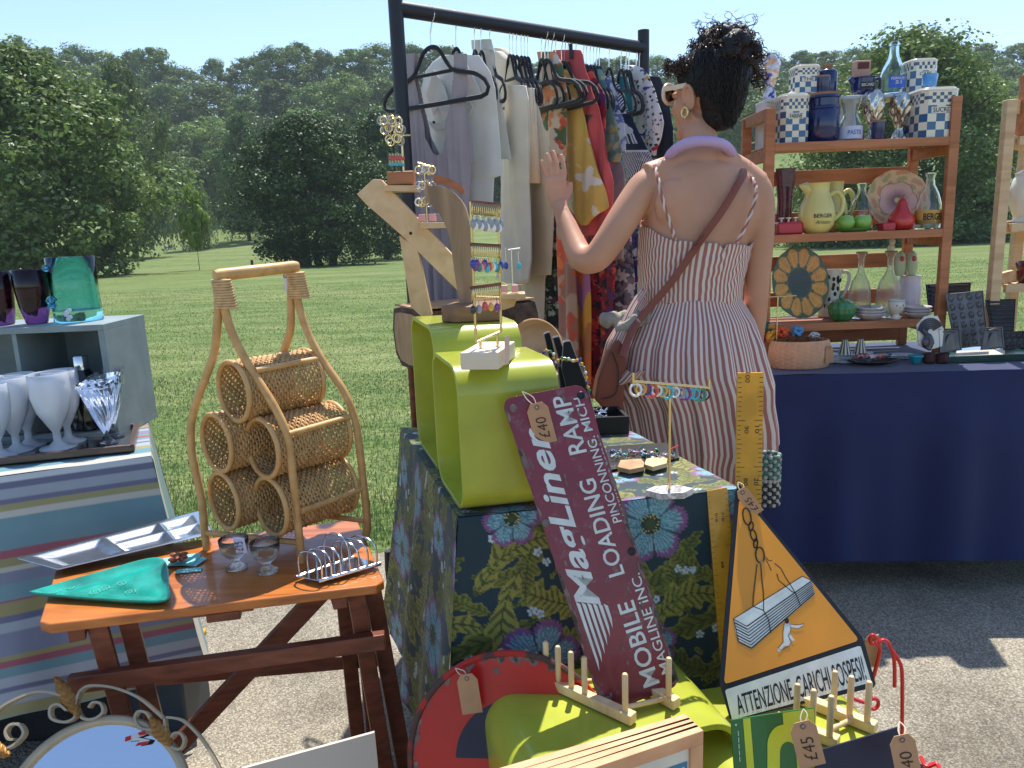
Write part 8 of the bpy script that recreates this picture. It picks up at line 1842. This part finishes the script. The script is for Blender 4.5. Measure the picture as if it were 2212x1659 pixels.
# pine A-frame jewellery display
o = thing('pine_display', 'pine jewellery display with a long slanting plank and small stepped shelves', 'display stand', tuple(atd(900, 684, 2.0)))
dA = 1.96
def slab(pts, d, t, mat, par, nm='plank', bev=.0015):
    P = [atd(*q, d) for q in pts]; mb = MB(); mb.prism(P, (0, t, 0)); return mb.build(nm, mat, par, smooth=False, bevel=bev)
MPIN2 = wood('pine_fresh', (206, 168, 124), (226, 196, 154), .5, (16, 2, 16), 1.3)
slab([ec(50, 650), ec(145, 562), ec(190, 565), ec(640, 1040), ec(640, 1215), ec(300, 880), ec(100, 705)], dA, .035, MPIN2, o, 'long_plank')
slab([ec(295, 890), ec(400, 960), ec(485, 1352), ec(425, 1360), ec(362, 1302)], dA+.001, .03, MPIN2, o, 'leg_plank')
slab([ec(620, 1190), ec(690, 1240), ec(980, 1250), ec(960, 1300), ec(900, 1320), ec(700, 1320)], dA+.04, .03, MPIN2, o, 'foot_plank')
for pts in ([ec(205, 598), ec(400, 598), ec(400, 632), ec(205, 632)], [ec(415, 815), ec(560, 812), ec(568, 845), ec(418, 850)], [ec(880, 1228), ec(1025, 1226), ec(1028, 1256), ec(885, 1258)]):
    P = [atd(*q, dA-.015) for q in pts]; mb = MB(); mb.prism(P, (0, .075, 0)); st = mb.build('step_shelf', MPIN2, o, smooth=False, bevel=.001)
mb = MB(); mb.ell(atd(*ec(362, 876), dA-.001), (.004, .002, .004), 8); mb.build('screw', MBLKP, o)
def shelfz(x, y, d): return atd(*ec(x, y), d).z
# earring stands: T posts with hoops
MBRS = M('brass', (.72, .55, .28), .25, 1, var=None)
JC = [(60, 180, 200), (206, 70, 70), (220, 170, 70), (120, 50, 130), (230, 230, 225), (30, 60, 150), (40, 130, 110), (230, 150, 170), (30, 30, 34), (150, 150, 155)]
MJ = [M('bead_%d' % i, c_, .15, coat=.8, var=None) for i, c_ in enumerate(JC)]; MPEARL = M('silver_wire', (.8, .8, .78), .2, 1, var=None)
def earring(p, mi, hoop=.007, drop=.014, par_label=None, gold=True, grp='earrings on display stands', kind=0):
    """one hook with a bead or ring; top-level thing since it hangs from a stand"""
    mb = MB(); mb.tube([p+Vector((0, .002, 0)), p+Vector((0, -.002, .001)), p+Vector((0, -.002, -.005)), p+Vector((0, 0, -drop*.5))], .0006, 5); e = mb.build('earring', MBRS if gold else MPEARL, None); WM[e.name] = Matrix.Identity(4)
    mb = MB(); c_ = p+Vector((0, 0, -drop*.5-hoop))
    if kind == 0: mb.tube([c_+Vector((hoop*math.cos(a), 0, hoop*1.1*math.sin(a))) for a in np.linspace(0, 6.28, 14, endpoint=False)], hoop*.24, 6, closed=True)
    else: mb.ell(c_, (hoop*.6, hoop*.5, hoop), 8)
    mb.build('bead', MJ[mi % len(MJ)] if mi >= 0 else MBRS, e); return tag(e, par_label, 'earring', grp)
# first stand on top step (copper block with cluster)
zz = shelfz(300, 598, dA)+.001; bx = atd(*ec(310, 560), dA+.02)
o = thing('earring_stand', 'earring stand on a coppery wooden block, highest step of the pine display', 'earring stand', (bx.x, bx.y, zz))
mb = MB(); hh = atd(*ec(310, 520), dA+.02).z-zz; w1 = px(75*.3732*2/1, dA)*1.0; mb.box((bx.x, bx.y, zz+hh/2), (w1, .05, hh)); mb.build('block', MPINK, o, bevel=.003)
tz = atd(*ec(250, 185), dA+.02).z
for x_, y_ in ((270, 240), (322, 310)):
    q = atd(*ec(x_, 520), dA+.01); mb = MB(); mb.tube([(q.x, q.y, zz+hh), (q.x, q.y, atd(*ec(x_, y_), dA+.01).z)], .0028, 8); mb.build('post', MBLK if x_ < 300 else MBRS, o); mb = MB(); ztp = atd(*ec(x_, y_), dA+.01).z; mb.tube([(q.x-.028, q.y, ztp), (q.x+.022, q.y, ztp)], .002, 8); mb.build('cross_bar', MBRS, o)
for k in range(22):
    x_ = [188, 200, 215, 230, 245, 260, 275, 290][k % 8]; y_ = [190, 240, 300, 360][k // 8 % 4]+RNG.uniform(-12, 12); earring(atd(*ec(x_+RNG.uniform(-5, 5)+(k // 8)*22, y_), dA+.01+RNG.uniform(-.02, .02)), -1 if k % 3 else 9, .0085, .012, 'gold hoop earring in the crowded bunch on the highest stand', grp='hoops on the highest earring stand')
for k in range(10): earring(atd(*ec(238+k*9, 415+(k % 2)*4), dA), 1, .005, .010, 'drop earring with coral and turquoise beads under the hoops', kind=1, grp='coral drops on the highest earring stand')
for k in range(10): earring(atd(*ec(238+k*9, 455+(k % 2)*4), dA-.002), 0, .004, .008, 'drop earring with a turquoise bead under the coral ones', kind=1, grp='turquoise drops on the highest earring stand')
# acrylic cubes on the lower steps
MACR = glass('clear_acrylic', (.98, .96, .97), .02); MPNK = M('pink_card', (224, 164, 166), .6, var=None)
for k, (x_, y_, n_) in enumerate(((430, 812, 4), (905, 1226, 4))):
    for j in range(n_):
        p = atd(*ec(x_+j*30, y_), dA+.01+.012*(j % 2)); z0 = atd(*ec(x_, y_), dA-.015).z+.0015; mb = MB(); mb.box((p.x, p.y, z0+.009), (.017, .017, .018)); cb_ = tag(mb.build('acrylic_block', MACR if j % 2 else MPNK, None, bevel=.001), 'little acrylic ring block on the %s step of the pine display' % ('middle' if k == 0 else 'lowest'), 'display block', 'acrylic blocks on the %s step' % ('middle' if k == 0 else 'lowest'))
for k in range(14):
    earring(atd(*ec(405+(k % 5)*20, 470+(k//5)*95+RNG.uniform(-8, 8)), dA-.04), [-1, 9, 4, 2][k % 4], .008, .014, 'gold and crystal earring in the cluster left of the curved neck', grp='earrings left of the curved neck', gold=True)
q0 = atd(*ec(455, 760), dA-.035); mb = MB(); mb.tube([(q0.x, q0.y, shelfz(455, 815, dA)), (q0.x, q0.y, atd(*ec(455, 470), dA-.035).z)], .0016, 6); mb.tube([atd(*ec(405, 468), dA-.035), atd(*ec(490, 492), dA-.035)], .0016, 6); tag(mb.build('earring_rod', MBRS, None), 'thin brass T rod beside the curved wooden neck', 'stand')
# small T stand on the lowest step with turquoise drop
q0 = atd(*ec(952, 1150), dA+.02); z0 = shelfz(952, 1226, dA)+.02; mb = MB(); mb.tube([(q0.x, q0.y, z0-.018), (q0.x, q0.y, atd(*ec(952, 968), dA+.02).z)], .0018, 6); mb.tube([atd(*ec(925, 972), dA+.02), atd(*ec(995, 962), dA+.02)], .0018, 6); tag(mb.build('earring_rod', MPEARL, None), 'thin silver T rod on the lowest step, a turquoise drop hanging from it', 'stand')
earring(atd(*ec(985, 985), dA+.015), 0, .010, .05, 'turquoise drop earring hanging from the silver T rod', kind=1, gold=False, grp=None); earring(atd(*ec(910, 960), dA+.015), 5, .010, .07, 'dark blue drop earring beside the silver T rod', kind=1, gold=False, grp=None)
# curved wooden neck on base
MOAK = wood('grey_oak', (132, 106, 82), (176, 144, 112), .6, (14, 14, 3), 2)
zn = N2.z+H2+.001; nb0 = atd(*ec(715, 1360), 1.60)
o = thing('necklace_neck', 'curved slab of grey oak like a swan neck on a dark wooden base', 'necklace stand', (nb0.x, nb0.y, zn))
dN = N2.y+.14
bq = [atd(*ec(x, 1400), dN-.06) for x in (540, 890)]; zc = zn
mb = MB(); mb.prism([(bq[0].x, dN-.05, zc), (bq[0].x+.03, dN-.075, zc), (bq[1].x, dN-.065, zc), (bq[1].x, dN+.05, zc), (bq[0].x+.02, dN+.05, zc)], (0, 0, .034)); mb.build('base', wood('walnut_dark', (112, 80, 58), (146, 108, 80), .55, (4, 20, 20), 2), o, bevel=.003)
outer = [ec(*q) for q in ((452, 560), (470, 600), (530, 600), (610, 640), (670, 710), (698, 800), (712, 900), (722, 1050), (722, 1312))]
inner = [ec(*q) for q in ((648, 1312), (622, 1150), (598, 980), (580, 880), (548, 800), (510, 740), (470, 700), (448, 690), (440, 640))]
PO = spl([atd(*q, dN-.005) for q in outer], 5); PI_ = spl([atd(*q, dN-.005) for q in inner], 5)
for P in (PO[-1:], PI_[:1]):
    for p in P: p.z = zc+.034
mb = MB(); mb.prism(PO+PI_, (0, .05, 0)); mb.build('curved_slab', MOAK, o, smooth=False, bevel=.002)
mb = MB(); mb.prism([p+Vector((0, .052, 0)) for p in spl([atd(*ec(*q), dN) for q in ((480, 530), (560, 545), (655, 600), (658, 645), (560, 590), (484, 575))], 3)], (0, .02, 0)); mb.build('back_slab', MPINK, o, smooth=False)
# gold frame earring holder on pale block on the front box
zf = N1.z+H1+.001; 
blk = [atd(*ec(652, 1590), 1.41), atd(*ec(850, 1658), 1.36), atd(*ec(972, 1520), 1.50), atd(*ec(840, 1516), 1.58)]
bc_ = N1+AX*(L1*.40)+BL*(D1*.40); o = thing('earring_holder', 'gold wire earring frame with three rails on a pale wooden block', 'earring stand', (bc_.x, bc_.y, zf))
A0 = atz(*lc(483, 562), zf); B0 = atz(*lc(738, 560), zf); C0 = atz(*lc(858, 470), zf); 
fx = (B0-A0); fy = (C0-B0)*.95; mb = MB(); mb.prism([A0, B0, B0+fy, A0+fy], (0, 0, .030)); mb.build('block', wood('white_washed_wood', (206, 190, 164), (222, 208, 186), .6, (3, 20, 20), 2), o, bevel=.0015)
dfr = (A0.y+B0.y)/2+.05
fdir = (A0-(B0+fy)).normalized()
G = lambda x, y: atp(*ec(x, y), A0*.5+(B0+fy)*.5, (fy.y+fx.y*0+.0, -abs(fy.x)*0-1.0+0, 0)) if False else atd(*ec(x, y), lerp(A0.y+.03, B0.y+fy.y*.62, (x-705)/180))
for a, b_ in (((708, 693), (740, 1508)), ((872, 712), (885, 1445)), ((740, 1508), (885, 1445))):
    mb = MB(); mb.tube([G(*a), G(*b_)], .0024, 8); mb.build('frame_wire', MBRS, o)
for x_, y_, y2 in ((765, 1500, 1578), (862, 1455, 1520)): a = G(x_, y_); mb = MB(); mb.tube([a, Vector((a.x, a.y, zf+.03))], .0024, 8); mb.build('foot_wire', MBRS, o)
for y0, y1 in ((695, 712), (940, 950), (1192, 1170)): mb = MB(); mb.bar(G(708, y0), G(880, y1), .005, .006); mb.build('wooden_rail', MT2, o)
for row, (y0, y1) in enumerate(((700, 717), (945, 955), (1197, 1175))):
    for k in range(15):
        s = (k+.5)/15; p = G(lerp(712, 886, s), lerp(y0, y1, s)); mb = MB(); mb.tube([p+Vector((.0015*math.cos(a), -.007*math.sin(a)*1.0, -.0095+.0105*math.cos(a))) for a in np.linspace(0, 6.28, 12, endpoint=False)], .0009, 5, closed=True); h_ = tag(mb.build('gold_hoop', MBRS, None), 'gold hoop earring hung in the %s row of the gold earring frame' % ['upper', 'middle', 'lower'][row], 'earring', 'gold hoops in the %s row' % ['upper', 'middle', 'lower'][row])
        if row < 2 or k % 3 == 0:
            mb = MB(); c_ = p+Vector((0, -.003, -.030-.01*RNG.random())); mi = int(RNG.integers(0, 10)) if row else [9, 4, 9][k % 3]; mb.tube([p+Vector((0, -.003, -.020)), c_], .0006, 4); mb.ell(c_, (.0055, .003, .008), 8); mb.build('drop', MJ[mi], h_)
tq_ = atd(*ec(918, 1580), B0.y+.02); mb = MB(); mb.prism([atd(*ec(905, 1640), B0.y+.02), atd(*ec(932, 1630), B0.y+.03), atd(*ec(935, 1465), B0.y+.03), atd(*ec(905, 1475), B0.y+.02)], (0, .001, 0)); tag(mb.build('card_sign', M('pale_pink_card', (206, 176, 160), .7), None, smooth=False), 'small upright pinkish card at the end of the pale block', 'card')
# wooden bowl behind the boxes
dbw = atz(*lc(990, 500), TZ).y; p = Vector((atd(*lc(990, 400), 1.98).x, 1.98, atd(*lc(990, 400), 1.98).z))
R_ = Matrix.Rotation(math.radians(62), 3, 'X') @ Matrix.Rotation(math.radians(20), 3, 'Y'); mb = MB(); mb.lathe([(.001, -.02), (.035, -.019), (.06, -.006), (.072, .014), (.068, .015), (.058, 0), (.03, -.012), (.001, -.013)], p, 36, R_); tag(mb.build('wooden_bowl', wood('olive_wood', (176, 130, 88), (206, 162, 116), .45, (3, 12, 12), 2), None, angle=60), 'round wooden bowl tipped on its side behind the lime boxes', 'bowl')
mb = MB(); p_ = Vector((p.x+.0, p.y+.02, TZ+.003)); mb.box((p.x, p.y+.05, (TZ+p.z-.08)/2), (.12, .05, max(.02, p.z-.08-TZ-.006))); tag(mb.build('wooden_block', MOAK, None, bevel=.004), 'grey wooden block propping the tipped bowl', 'block')
# black stepped necklace display with chains
o = thing('necklace_display', 'black stepped velvet necklace display leaning behind the front lime box', 'necklace display', tuple(atz(*lc(1230, 700), TZ)))
for k, (pts, d) in enumerate((([(1045, 318), (1085, 305), (1130, 480), (1090, 520)], 1.86), ([(1105, 345), (1150, 335), (1215, 540), (1165, 560)], 1.82), ([(1180, 372), (1225, 366), (1330, 640), (1350, 760), (1215, 760), (1165, 560)], 1.78))):
    slab([lc(*q) for q in pts], d, .03, MVEL, o, 'velvet_step', .003)
slab([lc(*q) for q in ((1140, 540), (1300, 530), (1400, 900), (1180, 900))], 1.80, .04, MVEL, o, 'velvet_front', .003)
for k, pts in enumerate(([(1030, 460), (1060, 430), (1110, 455), (1105, 500)], [(1120, 520), (1170, 480), (1250, 500), (1300, 520), (1325, 580), (1335, 650), (1350, 700)], [(1170, 490), (1240, 500), (1290, 490)])):
    P = spl([atd(*lc(*q), 1.765) for q in pts], 6); mb = MB(); mb.tube(P, .0016, 6); nk_ = mb.build('necklace', MBRS, None); WM[nk_.name] = Matrix.Identity(4); tag(nk_, ['short brass chain draped at the left of the black necklace display', 'long brass chain with yellow and blue beads down the black necklace display', 'short beaded chain across the top of the black necklace display'][k], 'necklace')
    for j in range(0, len(P), 3): mb = MB(); mb.ell(P[j], .0042, 8); mb.build('bead', MJ[[2, 5, 2, 6, 4][(j//3+k) % 5]], nk_)
# black open box with silver pieces
bx0 = [atz(*lc(1440, 1000), TZ+.003), atz(*lc(1622, 1000), TZ+.003)]; d0 = bx0[0].y; bw_ = (bx0[1]-bx0[0]).length
o = thing('jewellery_box', 'open black box of silver pieces at the back of the floral table', 'box', tuple(bx0[0])); xx = bx0[0].x-.03; hb_ = .045
for pts in ([(xx, d0), (xx+bw_+.03, d0), (xx+bw_+.03, d0+.008), (xx, d0+.008)], [(xx, d0+.11), (xx+bw_+.02, d0+.11), (xx+bw_+.02, d0+.118), (xx, d0+.118)], [(xx, d0+.008), (xx+.008, d0+.008), (xx+.008, d0+.11), (xx, d0+.11)], [(xx+bw_+.022, d0+.008), (xx+bw_+.03, d0+.008), (xx+bw_+.02, d0+.11), (xx+bw_+.012, d0+.11)]):
    mb = MB(); mb.prism([(x, y, TZ+.003) for x, y in pts], (0, 0, hb_)); mb.build('side_wall', MBLKP, o, smooth=False)
mb = MB(); mb.prism([(xx+.008, d0+.008, TZ+.003), (xx+bw_, d0+.008, TZ+.003), (xx+bw_, d0+.11, TZ+.003), (xx+.008, d0+.11, TZ+.003)], (0, 0, .02)); mb.build('velvet_pad', MVEL, o, smooth=False)
for k in range(7): c_ = Vector((xx+.02+RNG.uniform(0, .05), d0+.03+RNG.uniform(0, .06), TZ+.03+.004*k)); mb = MB(); mb.tube([c_+Vector((.012*math.cos(a+k), .010*math.sin(a), .004*math.sin(2*a))) for a in np.linspace(0, 6.28, 12, endpoint=False)], .0016, 5, closed=True); tag(mb.build('silver_ring', MPEARL, None), 'twisted silver bangle in the open black box', 'bangle', 'silver bangles in the black box')
# flat slices with jewellery
o = thing('slate_tray', 'dark slate slab carrying bead jewellery on the floral table', 'slab', tuple(atz(1420, 1005, TZ+.003))); mb = MB(); mb.prism([atz(x, y, TZ+.003) for x, y in ((1312, 1020), (1468, 993), (1440, 960), (1310, 968))], (0, 0, .005)); mb.build('slab_plate', MBLKP, o, smooth=False, bevel=.001)
for pts, lab in (([(1334, 1018), (1340, 1003), (1385, 1000), (1392, 1008), (1390, 1018), (1360, 1024)], 'pale wooden slice at the front left of the bead pile'), ([(1392, 1012), (1396, 1000), (1432, 996), (1442, 1000), (1440, 1010), (1410, 1018)], 'orange toned wooden slice at the front right of the bead pile')):
    mb = MB(); mb.prism([atz(x, y, TZ+.009) for x, y in pts], (0, 0, .010)); tag(mb.build('wood_slice', MLOGW if 'pale' in lab else MPIN2, None, smooth=False, bevel=.001), lab, 'wood slice')
for k in range(46):
    s = RNG.random(); x = lerp(1320, 1452, s); y = lerp(972, 994, RNG.random())-6*s; c_ = atz(x, y, TZ+.010+.008*RNG.random()); mb = MB(); kk = k % 3
    if kk == 0: mb.ell(c_, (.005, .005, .004), 8)
    elif kk == 1: mb.tube([c_+Vector((.009*math.cos(a), .007*math.sin(a), .002*math.sin(3*a))) for a in np.linspace(0, 6.28, 12, endpoint=False)], .0015, 5, closed=True)
    else: mb.tube([c_, c_+Vector((RNG.normal()*.008, RNG.normal()*.008, .006))], .0016, 5)
    tag(mb.build('bead_charm', MJ[int(RNG.integers(0, 10))] if kk != 1 else (MBRS if k % 2 else MPEARL), None), 'tiny bead or ring in the jewellery pile on the slate slab', 'charm', 'charms piled on the slate slab')
# marble T stand with glass earrings
base = atz(1447, 1072, TZ+.003); o = thing('earring_stand', 'brass T stand on a white marble hexagon, hung with coloured glass rings', 'earring stand', tuple(base)); hx_ = [base+Vector((.044*math.cos(a)*1.05, .026*math.sin(a)+.005, 0)) for a in np.linspace(0, 6.283, 6, endpoint=False)]
mt, nt, b = newmat('white_marble'); setp(b, .25, coat=.3); tc = nd(nt, 'ShaderNodeTexCoord'); nz = nd(nt, 'ShaderNodeTexNoise'); nz.inputs['Scale'].default_value = 14; nz.inputs['Detail'].default_value = 8; nz.inputs['Distortion'].default_value = 1.5; nt.links.new(tc.outputs['Object'], nz.inputs['Vector']); cr = nd(nt, 'ShaderNodeValToRGB'); cr.color_ramp.elements[0].position = .42; cr.color_ramp.elements[0].color = (*lin((226, 222, 218)), 1); cr.color_ramp.elements[1].position = .56; cr.color_ramp.elements[1].color = (*lin((212, 206, 204)), 1); e_ = cr.color_ramp.elements.new(.49); e_.color = (*lin((150, 146, 150)), 1); nt.links.new(nz.outputs[0], cr.inputs[0]); nt.links.new(cr.outputs[0], b.inputs['Base Color'])
mb = MB(); mb.prism(hx_, (0, 0, .013)); mb.build('marble_base', mt, o, smooth=False, bevel=.001)
top = atd(1445, 832, base.y); mb = MB(); mb.tube([base+Vector((0, .005, .013)), Vector((base.x, base.y+.005, top.z))], .0026, 10); mb.build('post', MBRS, o)
bl0, br0 = atd(1368, 824, base.y-.02), atd(1532, 838, base.y+.03); mb = MB(); mb.tube([bl0, br0], .0030, 10); mb.build('cross_bar', MBRS, o)
for a in (bl0, br0): mb = MB(); mb.tube([a-Vector((0, 0, .003)), a+Vector((0, 0, .016))], .0026, 8); mb.build('end_post', MBRS, o)
gl = [4, 2, 5, 1, 4, 2, 0, 4, 9, 3, 0, 0, 6, 8]; names = ['clear', 'amber', 'blue', 'red', 'white', 'gold', 'sky blue', 'crystal', 'grey', 'violet', 'turquoise', 'pale turquoise', 'sea green', 'black']
for k, mi in enumerate(gl):
    s = .03+k*.068+(.03 if k > 6 else 0); p = lerp(bl0, br0, s); earring(p, mi, .0088 if k % 3 else .0105, .010, '%s glass ring earring, number of the row on the marble based stand' % names[k] if False else '%s glass ring earring on the marble based T stand' % names[k], grp=None if True else '')
# ================================================================== far figures and post on the field
def far_person(x, yb_, h_px, d, top, label, seated=True):
    b0 = atd(x, yb_, d); gz = float(ground_z(b0.x, d)); s = h_px/FPX*d/.9; mb = MB()
    o = thing('person', label, 'person', (b0.x, d, gz)); P = lambda x_, z_, y_=0: Vector((b0.x+x_*s, d+y_*s, gz+z_*s))
    mb.tube([P(0, .08), P(.0, .30), P(.03, .55), P(.03, .66)], [.19*s, .17*s, .18*s, .07*s], 10); mb.ell(P(.04, .80), (.10*s, .11*s, .13*s), 10); mb.tube([P(0, .12), P(.35, .30, -.1), P(.62, .08, -.1)], [.10*s, .08*s, .06*s], 8); mb.tube([P(.05, .56), P(.22, .38, -.15), P(.38, .34, -.15)], [.06*s, .05*s, .035*s], 8)
    bd = voxel(mb, 'body', M('far_skin', (176, 130, 110), .6, var=None) if 'far_skin' not in bpy.data.materials else bpy.data.materials['far_skin'], o, .035*s, 2)
    mb = MB(); mb.tube([P(0, .06), P(0, .3), P(.03, .60)], [.205*s, .185*s, .19*s], 10); mb.build('shirt', M('far_shirt', top, .8, var=None), o); mb = MB(); mb.ell(P(.03, .84), (.115*s, .12*s, .12*s), 10); mb.build('hair', MHAIR, o)
far_person(356, 533, 13, 116, (206, 206, 214), 'person in a pale top sitting on the far grass, left of two'); far_person(366, 533, 13, 117, (120, 96, 110), 'person in a mauve top sitting on the far grass, right of two')
p = atd(361, 534, 115); mb = MB(); mb.grid(lambda u, v: Vector((p.x+(u-.5)*1.9, 114.5+v*1.6, float(ground_z(p.x, 115))+.06+.03*math.sin(u*9+v*5))), 12, 8); tag(mb.build('picnic_blanket', M('white_blanket', (214, 214, 220), .8), None, solid=.02), 'white picnic blanket spread on the far grass', 'blanket')
far_person(2186, 560, 13, 56, (70, 90, 150), 'person in blue sitting in the tree shade at the right, farther left'); far_person(2204, 556, 15, 56, (60, 66, 110), 'person in navy sitting in the tree shade at the right edge')
p = atd(545, 575, 62); gz = float(ground_z(p.x, 62)); mb = MB(); mb.tube([(p.x, 62, gz), (p.x, 62, gz+.55), (p.x, 62, gz+.6)], [.11, .11, .07], 10); tag(mb.build('bollard', MT2, None), 'short dark wooden post standing in the grass by the dark maple', 'post')
for k, (x, y, d) in enumerate(((700, 575, 63), (742, 574, 64), (785, 570, 66))):   # extra trunks of the maple group
    pass

# ================================================================== haze in the air
mb = MB(); mb.box((0, 420, 33), (1300, 1000, 100))
mt = bpy.data.materials.new('air_haze'); mt.use_nodes = True; nt = mt.node_tree; nt.nodes.clear()
pv = nd(nt, 'ShaderNodeVolumePrincipled'); pv.inputs['Density'].default_value = .00032; pv.inputs['Color'].default_value = (.80, .88, 1, 1)
o_ = nd(nt, 'ShaderNodeOutputMaterial'); nt.links.new(pv.outputs[0], o_.inputs['Volume'])
tag(mb.build('haze', mt, None, smooth=False), kind='stuff')
